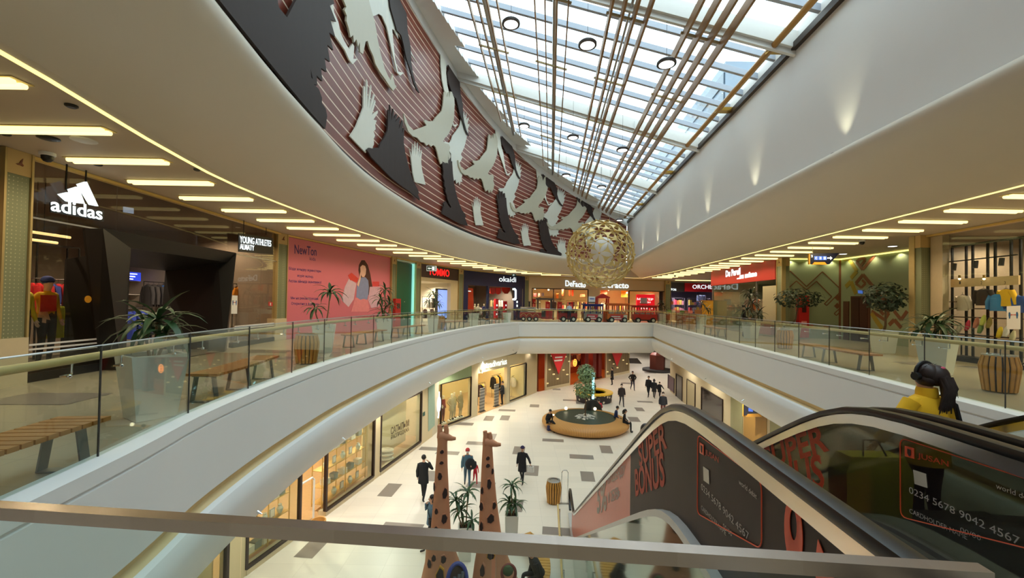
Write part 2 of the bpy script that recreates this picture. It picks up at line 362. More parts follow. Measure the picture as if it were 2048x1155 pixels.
# enclosing walls out of view, so the sky only comes in through the roof
b = MB()
for q in ([(-20, -6), (-20, 80)], [(34, -6), (34, 80)], [(-20, 80), (34, 80)]): b.poly([V((*q[0], L0)), V((*q[1], L0)), V((*q[1], 4.15)), V((*q[0], 4.15))])
struct(b.build('wall_outer', WARMP, smooth=0, fix=False))
b = MB(); b.poly([V((-20, -6, L0)), V((34, -6, L0)), V((34, -6, 4.16)), V((-20, -6, 4.16))]); b.poly([V((-6, -6, 4.16)), V((12, -6, 4.16)), V((12, -6, 16)), V((-6, -6, 16))])
struct(b.build('wall_back', WHITE, smooth=0, fix=False))
# ------------------------------------------------------------------ glazed roof
cd = V((-1, .0911, 0)); RBAR = mat('glazing_bar', (160, 166, 178), .4, .1, var=.04); RBEAM = mat('roof_beam', (222, 220, 214), .5, var=.03)
def roof_pt(y, d, dz=0): return V((xr(y)-d, y+.0911*d, 10+RS*d*1.0083+dz))
def d_mural(y):
    """distance from the right edge to the mural along a rafter"""
    d = .3
    while d < 16:
        p = roof_pt(y, d)
        m = min(range(len(MC)), key=lambda i: (MC[i].x-p.x)**2+(MC[i].y-p.y)**2); t = (MC[min(m+1, len(MC)-1)]-MC[max(m-1, 0)])
        if t.x*(p.y-MC[m].y)-t.y*(p.x-MC[m].x) > -.02: return d
        d += .1
    return d
bars = MB(); beams = MB()
y = -5.0; k = 0
while y < 41.5:
    dm = d_mural(y)+.4; kk = (y-13.3)/8.4
    if abs(kk-round(kk)) < .05:
        beams.bar(roof_pt(y, -.1, -.22), roof_pt(y, dm, -.22), .34, .5); beams.bar(roof_pt(y, -.1, -.56), roof_pt(y, dm, -.56), .12, .16)
    else: bars.bar(roof_pt(y, -.1), roof_pt(y, dm), .13, .2)
    y += 1.2
struct(bars.build('window_1', RBAR, smooth=0)); struct(beams.build('trim_10', RBEAM, smooth=0))
b = MB(); b.poly([roof_pt(-6, -.3, .12), roof_pt(42, -.3, .12), roof_pt(42, 15, .12), roof_pt(-6, 15, .12)])
struct(b.build('window_2', glass_mat('roof_glass', (236, 248, 250), .03), smooth=0, fix=False))

# neighbouring building outside, seen through the lower right of the roof
r = thing('neighbouring_building', 'grey blue neighbouring building seen through the roof glass at lower right', 'building', (16, 45, 4.2))
m = MB(); m.pbox((13.2, 26.5, 4.2), (2.6, 30, 0), (7, 0, 0), (0, 0, 12.8)); m.build('facade', mat('outside_facade', (120, 134, 150), .4, var=.25, scale=.4), r, smooth=0)
for k in range(5): m = MB(); m.pbox((13.12, 26.6, 10.6+1.25*k), (2.6, 30, 0), (.1, 0, 0), (0, 0, .75)); m.build('window_band', mat('outside_glass', (70, 86, 100), .1, .3, var=.3, scale=.6), r, smooth=0)
# ------------------------------------------------------------------ crane reliefs on the mural
BIRD_A = [(29.00,9.13),(29.24,9.05),(29.43,8.92),(29.79,8.84),(30.03,8.90),(31.10,9.49),(31.34,9.64),(31.09,9.69),(31.15,9.81),(31.58,9.92),(32.08,10.14),(32.33,10.40),(33.08,11.05),(33.20,11.34),(33.30,12.03),(33.42,12.19),(33.62,12.21),(33.70,11.99),(33.88,12.36),(34.02,12.13),(34.13,12.51),(34.33,12.59),(34.66,12.42),(34.74,12.16),(34.69,11.68),(34.70,11.40),(34.46,10.92),(34.27,10.64),(33.96,10.26),(33.52,9.91),(33.33,9.69),(33.53,9.66),(34.05,9.81),(34.24,9.72),(34.13,9.46),(34.33,9.29),(34.21,8.92),(33.96,8.64),(33.76,8.75),(33.58,8.51),(33.37,8.68),(33.06,8.47),(32.79,8.67),(32.59,8.94),(32.39,9.07),(32.13,9.06),(31.88,8.89),(31.63,8.92),(31.38,8.75),(31.13,8.80),(30.77,8.69),(30.40,8.73),(29.92,8.61),(29.50,8.63),(29.13,8.83)]
BIRD_B = [(35.04,9.12),(35.40,9.28),(35.91,9.41),(36.16,9.64),(36.31,9.92),(36.82,10.39),(37.24,10.80),(37.39,11.12),(37.51,11.53),(37.58,11.90),(37.72,11.49),(37.85,11.88),(37.94,11.50),(38.18,11.93),(38.14,11.51),(38.51,11.82),(38.31,11.30),(38.63,11.50),(38.37,11.07),(38.48,10.99),(38.28,10.63),(38.18,10.40),(38.02,10.05),(37.82,9.75),(37.50,9.38),(37.72,9.25),(37.28,8.78),(37.57,8.58),(37.75,8.30),(37.64,8.09),(37.77,7.93),(37.48,7.87),(37.43,7.65),(37.25,7.80),(36.98,7.62),(36.83,7.80),(36.58,7.65),(36.40,7.92),(36.22,8.45),(36.14,8.94),(35.70,9.04),(35.31,9.05)]
BIRD_C = [(26.79,8.68),(26.95,8.77),(27.13,8.41),(27.12,8.96),(27.32,9.05),(27.45,8.60),(27.49,9.05),(27.65,9.13),(27.73,8.69),(27.89,9.05),(28.00,9.07),(28.08,8.67),(28.19,8.80),(28.33,8.21),(28.53,7.73),(28.79,7.34),(29.16,6.97),(29.66,6.61),(30.14,6.47),(30.27,6.35),(30.09,6.29),(30.53,5.91),(29.57,5.81),(28.39,5.83),(26.98,5.86),(27.08,6.06),(27.23,6.30),(27.12,6.40),(27.44,6.57),(27.67,6.49),(28.02,6.37),(28.19,6.43),(27.89,6.58),(27.66,6.75),(27.59,6.91),(27.40,7.03),(27.41,7.20),(27.22,7.28),(27.26,7.51),(27.06,7.66),(27.10,7.93),(26.92,8.25)]
BIRD_D = [(31.40,7.03),(31.19,7.39),(31.48,7.10),(31.53,7.67),(31.66,7.24),(31.78,7.86),(31.86,7.29),(32.03,7.90),(32.08,7.33),(32.29,7.85),(32.23,7.31),(32.48,7.74),(32.43,7.20),(32.54,6.90),(32.95,6.36),(31.81,6.16),(31.61,6.46)]
BIRD_E = [(35.35,13.19),(35.98,13.18),(36.94,13.09),(37.07,12.49),(37.41,12.05),(37.48,11.52),(37.66,11.17),(38.00,10.86),(38.39,10.68),(38.11,10.66),(37.78,10.80),(37.44,11.11),(37.00,11.38),(36.67,11.77),(36.45,11.94),(36.03,11.86),(35.81,12.02),(35.39,12.26),(35.22,12.62),(35.47,12.95)]
BIRD_F = [(34.50,13.55),(35.25,13.24),(35.22,12.67),(35.40,12.12),(35.72,11.76),(36.07,10.81),(36.39,10.52),(36.92,10.76),(36.61,10.48),(36.29,10.42),(35.86,10.85),(35.43,11.28),(34.99,11.70),(34.72,12.03),(34.54,12.65)]
BIRD_G = [(18.10,6.17),(18.54,6.61),(18.91,7.12),(19.12,7.44),(19.12,8.11),(19.22,8.12),(19.28,7.55),(19.34,8.42),(19.42,8.39),(19.44,7.59),(19.74,8.46),(19.77,8.40),(19.62,7.64),(20.02,8.30),(20.07,8.27),(19.77,7.64),(20.12,8.16),(20.17,8.11),(19.87,7.55),(20.38,7.92),(20.39,7.85),(20.02,7.47),(20.31,7.56),(20.17,7.36),(20.23,7.24),(20.04,7.09),(20.19,7.01),(20.06,6.85),(20.11,6.69),(19.93,6.49),(19.43,6.27),(19.43,6.17)]
BIRD_I = [(19.34,6.23),(19.56,6.38),(19.89,6.47),(20.07,6.57),(20.41,6.68),(20.50,6.84),(20.87,7.20),(21.15,7.54),(21.19,7.75),(21.19,8.32),(21.26,8.31),(21.33,7.96),(21.34,8.57),(21.42,8.50),(21.52,8.08),(21.65,8.57),(21.72,8.52),(21.72,8.21),(21.95,8.51),(22.06,8.51),(21.82,8.13),(22.26,8.54),(22.31,8.50),(22.23,8.06),(22.52,8.51),(22.60,8.46),(22.54,8.02),(22.69,8.29),(22.74,8.26),(22.71,7.75),(22.89,7.39),(23.22,6.98),(23.67,6.55),(24.22,6.29),(24.34,6.18),(24.23,6.11),(24.46,5.91),(23.27,6.00),(21.73,6.03),(20.54,6.12),(19.67,6.15),(19.52,6.20)]
BIRD_J = [(17.22,9.38),(17.43,9.35),(17.29,9.18),(17.48,9.15),(17.46,8.99),(17.65,8.91),(17.79,8.76),(17.98,8.95),(18.06,8.78),(18.25,9.00),(18.39,8.87),(18.52,9.09),(18.57,8.82),(18.82,8.91),(19.01,9.40),(19.18,9.53),(19.38,9.41),(19.69,9.37),(19.93,9.23),(20.33,9.20),(20.80,9.22),(21.29,9.19),(21.61,9.20),(21.92,9.52),(21.76,9.50),(21.59,9.66),(21.54,9.79),(21.35,9.45),(21.11,9.47),(20.78,9.56),(20.37,9.83),(20.03,10.17),(19.94,10.34),(19.77,10.51),(19.53,10.63),(19.30,10.74),(19.10,10.89),(17.18,9.49)]
BIRD_K = [(19.10,10.81),(19.45,10.74),(19.62,10.57),(19.91,10.80),(20.29,11.12),(20.60,11.25),(20.85,11.20),(21.18,11.14),(21.49,11.40),(21.73,11.50),(22.04,11.89),(22.28,12.02),(22.78,12.00),(23.13,11.81),(23.48,11.66),(23.97,11.58),(24.17,11.21),(24.32,10.74),(24.51,10.57),(23.73,10.22),(23.85,10.46),(23.53,10.83),(23.26,11.07),(22.59,10.90),(22.75,11.13),(22.41,11.23),(22.15,11.44),(21.97,11.62),(21.72,11.74),(21.62,11.97),(21.36,12.17),(21.04,12.21)]
BIRD_L = [(16.15,8.39),(16.52,8.75),(16.62,9.03),(16.75,8.74),(17.05,8.70),(17.24,8.53),(17.49,8.48),(17.87,8.48),(18.12,8.80),(18.26,8.81),(18.21,8.41),(18.55,8.61),(18.16,8.23),(17.89,8.20),(17.57,8.27),(17.26,8.25),(16.84,8.21),(16.62,8.13),(16.45,8.09),(16.34,8.02),(16.49,8.31),(16.38,8.38)]
CREAM_B = mat('cream_relief', (188, 182, 160), .4, var=.03); PALE_B = mat('pale_relief', (214, 214, 202), .4, var=.03); DARK_B = mat('dark_relief', (56, 44, 40), .6, var=.08, spec=.25); WHITE_B = mat('white_relief', (222, 220, 206), .4, var=.03)
def relief(poly, ds, dz, m, name, label, off, th=.05, sc=1.0):
    s0 = sum(p[0] for p in poly)/len(poly); z0 = sum(p[1] for p in poly)/len(poly)
    P = [((x-s0)*sc+s0+ds, (z-z0)*sc+z0+dz) for x, z in poly]
    P = [(x, min(z, mural_top(x)-.02)) for x, z in P]; P = [(x, max(z, 5.56)) for x, z in P]
    bm = bmesh.new(); vs = [bm.verts.new((x, z, 0)) for x, z in P]
    for t in tessellate_polygon([[V((x, z, 0)) for x, z in P]]):
        try: bm.faces.new([vs[i] for i in t])
        except ValueError: pass
    lo = min(p[0] for p in P); hi = max(p[0] for p in P); x = lo+.5
    while x < hi:
        bmesh.ops.bisect_plane(bm, geom=bm.verts[:]+bm.edges[:]+bm.faces[:], plane_co=(x, 0, 0), plane_no=(1, 0, 0)); x += .5
    r = bmesh.ops.extrude_face_region(bm, geom=bm.faces[:]); top = {v for v in r['geom'] if isinstance(v, bmesh.types.BMVert)}
    for v in bm.verts: v.co = mural_pt(v.co.x, v.co.y, off+(th if v in top else 0))
    bmesh.ops.recalc_face_normals(bm, faces=bm.faces)
    c = mural_pt(s0+ds, z0+dz, off); me = bpy.data.meshes.new(name)
    for v in bm.verts: v.co -= c
    bm.to_mesh(me); bm.free(); me.materials.append(m); o = bpy.data.objects.new(name, me); COL.objects.link(o); o.location = c
    return tag(o, label, 'relief bird', 'crane reliefs on the striped mural')
HOW = ['nearest the viewer', 'second along from the viewer', 'third along from the viewer', 'fourth along, above the gold globe', 'farthest, behind the gold globe']
for i, (ds, dz) in list(enumerate([0, (-6.35, -.3), (0, 0), (7.8, -.5), (13.4, -.9)]))[1:]:
    relief(BIRD_A, ds, dz, CREAM_B, 'crane_relief', 'large cream crane with spread wings on mural, '+HOW[i], .10)
for i, (ds, dz) in list(enumerate([0, (-7.98, .25), (0, 0), (6.5, -.5), (11.6, -.9)]))[1:]:
    relief(BIRD_B, ds, dz, PALE_B, 'crane_relief', 'pale crane soaring with one raised wing on mural, '+HOW[i], .05, .04)
for i, (ds, dz) in list(enumerate([0, (0, 0), (7.95, 0), (14.4, -.6)]))[1:]:
    relief(BIRD_C, ds, dz, DARK_B, 'crane_relief', 'dark brown crane with tall upright wing at mural base, '+HOW[i+1], .10, sc=1.0 if i else 1.05)
for i, (ds, dz) in enumerate([(-7.8, .4), (0, 0), (7.34, -.3), (12.7, -.7)]):
    relief(BIRD_D, ds, dz, WHITE_B, 'crane_relief', 'slim white upright wing with fingered tip at mural base, '+HOW[i+1], .05, .04)
for i, (ds, dz) in enumerate([(-14.2, -.3), (-7.9, .3), (0, 0), (6.4, -.8), (11.3, -1.6)]):
    relief(BIRD_E, ds, dz, DARK_B, 'crane_relief', 'dark downswept wing along the top edge of mural, '+HOW[i], .10)
for i, (ds, dz) in enumerate([(-14.2, -.3), (-7.9, .3), (0, 0), (6.4, -.8)]):
    relief(BIRD_F, ds, dz, WHITE_B, 'crane_relief', 'long thin pale plume hanging from mural top, '+HOW[i], .05, .04)
relief(BIRD_I, 0, 0, DARK_B, 'crane_relief', 'broad dark brown crane with fingered wing above the pink hoarding side of mural', .10)
relief(BIRD_J, 0, 0, CREAM_B, 'crane_relief', 'largest cream crane diving, cut by the top edge of the photo', .10)
relief(BIRD_K, 0, 0, PALE_B, 'crane_relief', 'large ragged pale crane beside the diving cream one, cut by top edge', .05, .04)
relief(BIRD_L, 0, 0, WHITE_B, 'crane_relief', 'pale crane with long curved neck beside the huge slate bird', .05, .04)
relief(BIRD_G, 0, 0, WHITE_B, 'crane_relief', 'broad white wing with long fingers rising from mural base beside big dark bird', .05, .04)
BIRD_H = [(11.2, 5.7), (12.2, 6.6), (13.0, 6.55), (13.45, 7.2), (13.7, 6.75), (14.05, 6.8), (14.5, 7.5), (15.0, 7.9), (15.6, 8.6), (16.2, 9.0), (16.6, 8.85), (16.3, 8.6), (16.75, 8.5), (16.35, 8.3), (16.7, 8.1), (16.3, 7.95), (16.6, 7.7), (16.2, 7.6), (16.4, 7.3), (16.05, 7.2), (16.2, 6.95), (15.85, 6.85), (15.95, 6.6), (15.6, 6.55), (15.65, 6.35), (15.3, 6.35), (15.25, 6.5), (15.45, 6.28), (15.75, 6.32), (15.95, 6.22), (15.95, 6.1), (16.2, 6.08), (16.3, 5.95), (16.2, 5.6), (11.2, 5.6)]
relief(BIRD_H, 0, 0, DARK_B, 'crane_relief', 'huge slate grey crane filling the near lower corner of mural', .10)
# ------------------------------------------------------------------ bronze tube sets below the roof
def fin_set(ds, drop, y0, label, ylast):
    r = thing('suspended_fin_rack', label, 'ceiling fins', roof_pt(18, ds[0], -drop), 'bronze fin racks under the roof')
    ends = []
    for i, d in enumerate(ds):
        ye = ylast[0]+(ylast[1]-ylast[0])*i/max(1, len(ds)-1); m = MB(); p, q = roof_pt(y0, d, -drop), roof_pt(ye, d, -drop)
        m.loft([[a+V((sx_*(.022+.014*(max(ds) < 6)), 0, sz_*(1.0+.6*(max(ds) < 6)))) for sx_, sz_ in ((-1, z0), (1, z0), (1, z1), (-1, z1))] for a, z0, z1 in ((p, -.1, .1), (q, -.1, .1), (q+V((.03, .4, 0)), .07, .1))]); m.build('fin', BROWN, r, smooth=0); ends.append(ye)
    y = 5.2
    while y < min(ends)-.5:
        m = MB(); a, e = roof_pt(y, max(ds)+.1, -drop+.08), roof_pt(y, min(ds)-.1, -drop+.08); m.bar(a, e, .05, .07)
        for d in ds: m.bar(roof_pt(y, d, -drop), roof_pt(y, d, -drop+.12), .05)
        m.build('bracket', mat('bracket_bronze', (150, 130, 92), .45, .5), r); m = MB()
        for d in (ds[0], ds[-1]): m.tube([roof_pt(y, d, -drop+.1), roof_pt(y, d, -.1)], .012, 5)
        m.build('hanger', STEEL, r); y += 4.0
    return r
fin_set([3.25, 2.87, 2.5, 2.12], .8, -5, 'four parallel bronze fins under the roof, rack nearest the white wall', (37.5, 38.5))
fin_set([5.6, 5.23, 4.87, 4.5], .8, -5, 'four parallel bronze fins under the roof, second rack from the white wall', (34.5, 35.8))
fin_set([8.05, 7.7, 7.3, 6.93], .8, -5, 'four parallel bronze fins under the roof, second rack from the mural', (30.5, 32))
fin_set([10.5, 10.15, 9.77, 9.4], .8, -5, 'four thin looking bronze fins under the roof, rack nearest the mural', (24.5, 26))
r = thing('suspended_tube', 'single thick ochre tube along the top of the white wall', 'ceiling tubes', roof_pt(18, .3, -.45))
m = MB(); m.tube([roof_pt(-5, .62, -.5), roof_pt(39.5, .62, -.5)], .1, 10); m.build('tube', mat('ochre_tube', (166, 122, 58), .4, .4, var=.1), r)
for y in (9, 13.2, 17.4, 21.6, 25.8, 30, 34.2):
    m = MB(); m.box(roof_pt(y, .35, -.42), (.7, .3, .14)); m.build('bracket', BRASS, r)
for i, (d, s) in enumerate([(7.35, 'between the two middle fin racks'), (9.95, 'beside the rack nearest the mural'), (4.95, 'slim, above the second fin rack')]):
    m = MB(); rr = (.1, .09, .045)[i]; m.tube([roof_pt(-5, d, -.5), roof_pt((33, 27, 36)[i], d, -.5)], rr, 10)
    tag(m.build('roof_pipe', STEEL), 'long silver steel pipe under the roof, '+s, 'pipe')
def at_roof(px, py, drop):
    d = ray(px, py); # z = 10+RS*(xr(y)-x)-drop
    k = d.z-RS*(.0911*d.y-d.x); return EYE+d*((10+RS*(8.0-.0911*6.3)-drop-EYE.z)/k)
LAMP = mat('lamp_face', (255, 255, 250), .4, emit=2.5, var=0)
def pendant(p, label):
    r = thing('pendant_lamp', label, 'pendant lamp', p, 'disc pendant lamps under the roof'); m = MB()
    m.lathe([(.02, .13), (.24, .11), (.30, .05), (.30, -.02), (.235, -.02)], p, 20); m.build('housing', mat('lamp_housing', (58, 50, 46), .4, .3), r)
    m = MB(); m.lathe([(.232, .0), (.232, -.025), (.001, -.03)], p, 20); m.build('diffuser', LAMP, r)
    m = MB(); m.tube([p+V((0, 0, .12)), V((p.x, p.y, roofz(p.x, p.y)))], .006, 4); m.build('cable', BLACK, r)
for i, (px, py, s) in enumerate([(1022, 48, 'front row, nearest the mural'), (1175, 90, 'middle of the front row'), (1333, 128, 'front row, nearest the white wall'), (1048, 252, 'second row, nearest the mural'), (1146, 275, 'middle of the second row'), (1245, 300, 'second row, nearest the white wall'),
        (1132, 351, 'third row, over the mural edge'), (1203, 374, 'third row, beside the far rack ends'), (1239, 440, 'farthest one, just above the gold globe')]):
    pendant(at_roof(px, py, 2.0 if i < 8 else 1.6), 'round white disc pendant lamp on a thin cable, '+s)
# ------------------------------------------------------------------ pierced gold globe
gc = V((4.53, 22, 4.2)); R = 1.74
r = thing('globe_chandelier', 'huge pierced gold globe of flower cut-outs hanging in the atrium', 'chandelier', gc)
bm = bmesh.new(); bmesh.ops.create_icosphere(bm, subdivisions=1, radius=1); m = MB(); TRI = []; VERTS = []
GR = Matrix.Rotation(.5, 3, 'Z') @ Matrix.Rotation(.35, 3, 'X')
for f in bm.faces:
    A, B_, C_ = [GR @ v.co for v in f.verts]; g = lambda i, j: (A+(B_-A)*(i/3)+(C_-A)*(j/3)).normalized()
    for i in range(3):
        for j in range(3-i):
            TRI.append((g(i, j), g(i+1, j), g(i, j+1)))
            if i+j < 2: TRI.append((g(i+1, j), g(i+1, j+1), g(i, j+1)))
    for i in range(4):
        for j in range(4-i):
            q = g(i, j)
            if all((q-w).length > .05 for w in VERTS): VERTS.append(q)
for vs in TRI:
    c = ((vs[0]+vs[1]+vs[2])/3).normalized(); ring = []
    for i in range(3):
        a, e = vs[i], vs[(i+1) % 3]; mid = (a+e)/2; L = (e-a).length
        for t in (.03, .15, .32, .5, .68, .85, .97):
            p = a.lerp(e, t); k = 4*t*(1-t); p = p+(c-mid)*(.60*k-.03); ring.append(p.normalized())
    n = len(ring); o = [gc+p*R for p in ring]; q = [gc+p*(R-.05) for p in ring]; cc, ci = gc+c*R, gc+c*(R-.05)
    m.add([cc]+o+[ci]+q, [(0, 1+i, 1+(i+1) % n) for i in range(n)]+[(n+1, n+2+(i+1) % n, n+2+i) for i in range(n)]+[(1+i, n+2+i, n+2+(i+1) % n, 1+(i+1) % n) for i in range(n)])
bm.free()
m.build('shell', mat('globe_gold', (206, 180, 118), .35, .35, var=.08), r, smooth=40)
m = MB()
for p in VERTS: m.ball(gc+p*(R+.01), .05, 6, 4)
m.build('rivets', BRASS, r)['kind'] = 'stuff'
m = MB(); m.ball(gc+V((.1, -.2, .15)), (.62, .62, .7), 16, 10); m.build('inner_diffuser', mat('opal_globe', (226, 222, 216), .4, var=.02), r)
m = MB(); m.tube([gc+V((0, 0, R)), V((gc.x, gc.y, roofz(gc.x, gc.y)))], .012, 5); m.tube([gc+V((.5, .1, R*.94)), V((gc.x+.5, gc.y+.1, roofz(gc.x+.5, gc.y)))], .008, 5); m.build('cable', STEEL, r)
# ------------------------------------------------------------------ twin-tube ceiling lights over the galleries
STRIP = mat('tube_light', (255, 240, 166), .4, emit=1.7, var=0); RECESS = mat('light_recess', (214, 190, 120), .5, .2)
def xat(P, y):
    for a, c in zip(P, P[1:]):
        if (a.y-y)*(c.y-y) <= 0 and a.y != c.y: return a.x+(c.x-a.x)*(y-a.y)/(c.y-a.y)
    return P[-1].x
def strip_light(x0, x1, y, label, power):
    c = V(((x0+x1)/2, y, 4.15)); r = thing('ceiling_light', label, 'ceiling light', c, 'twin-tube ceiling lights along the galleries'); z = 4.15
    m = MB(); m.pbox((x0-.05, y-.12, z-.012), (x1-x0+.1, 0, 0), (0, .24, 0), (0, 0, .012)); m.build('tray', RECESS, r)
    for dy in (-.065, .06): m = MB(); m.tube([(x0, y+dy, z-.035), (x1, y+dy, z-.035)], .042, 8); m.build('tube', STRIP, r)
    if power:
        l = light('tube_glow', 'SPOT', (c.x, y, z-.1), power, (1, .80, .50), .02, cone=2.75, blend=.5); l.rotation_euler = (0, 0, 0)
        l.parent = r; l.location = l.location-c
y = 5.0; k = 0
while y < 38.4:
    x1 = xat(CL, y)-.35; o = ORD[k] if k < 20 else str(k+1)+'th'
    strip_light(x1-1.75, x1, y, 'yellowish twin-tube light on the left gallery ceiling, %s from the near end' % (ORD[k] if k < 20 else ('%dst' if k == 20 else '%dnd' if k == 21 else '%drd' if k == 22 else '%dth') % (k+1)), 62); y += 1.43; k += 1
y = 6.4; k = 0
while y < 39.5:
    x0 = xat(CRR, y)+.4
    strip_light(x0, x0+1.8, y, 'yellowish twin-tube light on the right gallery ceiling, %s from the near end' % (ORD[k] if k < 20 else ('%dst' if k == 20 else '%dnd' if k == 21 else '%drd' if k == 22 else '%dth') % (k+1)), 62); y += 1.43; k += 1
for i, (px, py) in enumerate([(1375, 560.5), (1410, 560.5)]):
    p = at_z(px, py, 4.15); p.y = min(p.y, 42.6); strip_light(p.x-1.6, p.x+.4, p.y, 'yellowish twin-tube light before the red toy shop, %s of two' % ORD[i], 40)
# uplights washing the white wall
UP = mat('uplight_lens', (255, 238, 190), .3, emit=3, var=0)
for i, y in enumerate((6.0, 10.7, 15.5, 20.2, 24.9, 29.7, 34.5)):
    p = V((xr(y)-.3, y, 5.515)); r = thing('uplight', 'small floor-set uplight on ledge washing the white wall, %s from the near end' % ORD[i], 'wall light', p, 'uplights on the ledge of the white wall')
    m = MB(); m.lathe([(.07, -.05), (.08, 0), (.06, .02)], p, 12); m.build('housing', BLACK, r); m = MB(); m.lathe([(.06, .02), (.001, .025)], p, 12); m.build('lens', UP, r)
    l = light('uplight_beam', 'SPOT', p+V((0, 0, .05)), 80, (1, .93, .62), .02, cone=1.0, blend=1.0); aim(l, (.1, 0, 1)); l.parent = r; l.location = l.location-p
# unseen spots added under the lower ceiling (behind the nose) to light the floor
for p in [(-5.9, 11), (-5.7, 14.5), (-5.1, 18), (-4.3, 21.5), (-3.2, 25.5), (-1.4, 29.5), (1.5, 35.6), (6, 37.6), (9.5, 39.5), (13, 40), (9.6, 12), (10.2, 17), (10.9, 22), (11.6, 27), (12.4, 32), (14, 44), (17, 38)]:
    l = light('lower_fill_spot', 'SPOT', (p[0], p[1], -2.5), 240, (1, .93, .80), .03, cone=2.6, blend=.6)
# ------------------------------------------------------------------ people: one skinned body each, clothes and hair as children
SKIN = (206, 160, 130)
def person(name, label, loc, rz, h=1.75, arms=('down', 'down'), legs='stand', top=(30, 30, 34), trousers=(30, 32, 42), shoes=(24, 22, 22), skin=SKIN, hair=((28, 22, 20), 'short'), coat=None, mask=None, hat=None, extras=None, cat='person', group=None, lean=0, twist=None, fingers=True, seat=.46, facing_detail=True):
    k = h/1.75; root = thing(name, label, cat, (0, 0, 0), group); Vs = []; Es = []; Rs = []; Z = []
    def v(p, r, zone, par=None):
        Vs.append(V(p)); Rs.append(r if isinstance(r, tuple) else (r, r)); Z.append(zone)
        if par is not None: Es.append((par, len(Vs)-1))
        return len(Vs)-1
    dz = 0 if legs not in ('sit', 'cross') else seat+.09-.96
    def L(p): # lean the upper body forward about the pelvis
        p = V(p); q = V((0, 0, .96)); d = p-q; c, s = math.cos(lean), math.sin(lean); return q+V((d.x, d.y*c+d.z*s, -d.y*s+d.z*c))+V((0, 0, dz))
    pel = v(L((0, 0, .96)), (.15, .115), 1); bel = v(L((0, 0, 1.12)), (.135, .105), 0, pel); ch = v(L((0, 0, 1.3)), (.155, .11), 0, bel); nb = v(L((0, -.01, 1.44)), (.075, .065), 0, ch)
    nk = v(L((0, .005, 1.515)), .052, 2, nb); h1 = v(L((0, .022, 1.59)), (.068, .08), 2, nk); h2 = v(L((0, .012, 1.665)), (.082, .095), 2, h1); h3 = v(L((0, .0, 1.725)), (.06, .07), 2, h2)
    HANDS = []; ARM = []
    for s, a in ((-1, arms[0]), (1, arms[1])):
        sh = v(L((s*.165, -.005, 1.40)), .062, 0, ch)
        if a == 'down': E, Wp, Hd = (s*.235, -.03, 1.13), (s*.25, .03, .9), (s*.245, .06, .815)
        elif a == 'swing': E, Wp, Hd = (s*.225, -.13, 1.15), (s*.235, -.12, .92), (s*.23, -.1, .83)
        elif a == 'fwd': E, Wp, Hd = (s*.235, .04, 1.14), (s*.2, .24, 1.03), (s*.17, .31, 1.05)
        elif a == 'phone': E, Wp, Hd = (s*.3, .12, 1.2), (s*.17, .14, 1.42), (s*.12, .1, 1.5)
        elif a == 'out': E, Wp, Hd = (s*.32, .02, 1.18), (s*.42, .1, 1.0), (s*.45, .13, .92)
        elif a == 'lap': E, Wp, Hd = (s*.24, .06, 1.13), (s*.13, .26, 1.02), (s*.07, .3, .98)
        elif a == 'hip': E, Wp, Hd = (s*.33, -.08, 1.17), (s*.21, .03, 1.0), (s*.15, .09, .97)
        else: E, Wp, Hd = a
        e = v(L(E), .046, 0, sh); w = v(L(Wp), .032, 0 if a != 'bare' else 2, e); ARM.append((L((s*.165, -.005, 1.40)), L(E), L(Wp)))
        W0, H0 = L(Wp), L(Hd); d = (H0-W0).normalized(); pm = v(W0.lerp(H0, .55), (.03, .022), 2, w); HANDS.append(H0)
        if fingers:
            side = d.cross(V((0, 1, .2))).normalized()
            if side.length < .1: side = V((1, 0, 0))
            fw = V((0, 1, 0)) if abs(d.y) < .8 else V((0, 0, -1)); fw = (fw-d*fw.dot(d)).normalized(); side = d.cross(fw)
            for j, (o, ln) in enumerate(((-.027, .062), (-.009, .076), (.009, .072), (.027, .056))):
                b0 = W0.lerp(H0, .55)+d*.035+fw*o; m1 = v(b0, .0095, 2, pm); m2 = v(b0+d*ln*.55+side*s*.008, .0085, 2, m1); v(b0+d*ln*.95+side*s*.026, .007, 2, m2)
            t1 = v(W0.lerp(H0, .4)+fw*.034, .0105, 2, pm); v(W0.lerp(H0, .4)+fw*.056+d*.04, .0085, 2, t1)
        else: v(H0, (.03, .02), 2, pm)
    LEG = []
    for s in (-1, 1):
        if legs == 'stand': K, A, T = (s*.095, .02, .5), (s*.1, -.03, .085), (s*.125, .11, .035); 
        elif legs == 'walk': K, A, T = ((s*.09, .17, .52), (s*.09, .27, .1), (s*.1, .41, .06)) if s < 0 else ((s*.09, -.02, .5), (s*.09, -.27, .17), (s*.1, -.17, .04))
        elif legs == 'apart': K, A, T = (s*.15, .02, .5), (s*.18, -.03, .085), (s*.22, .1, .035)
        elif legs == 'sit': K, A, T = (s*.13, .43, seat+.07), (s*.12, .45, .085), (s*.14, .58, .035)
        elif legs == 'cross': K, A, T = ((s*.1, .43, seat+.09), (s*.1, .45, .085), (s*.12, .58, .035)) if s < 0 else ((s*-.02, .45, seat+.2), (s*-.2, .62, seat-.08), (s*-.26, .74, seat-.1))
        hp = v(V((s*.088, 0, .9))+V((0, 0, dz)), .098, 1, pel); kn = v(K, .062, 1, hp); an = v(A, .042, 1, kn); hl = v(V(A)+V((0, -.02, -.045)), .036, 3, an); v(T, (.036, .03), 3, hl); LEG.append((V((s*.088, 0, .9+dz)), V(K), V(A)))
    me = bpy.data.meshes.new('b'); me.from_pydata([p*k for p in Vs], Es, []); o = bpy.data.objects.new('b', me); COL.objects.link(o)
    md = o.modifiers.new('s', 'SKIN'); md.use_smooth_shade = True
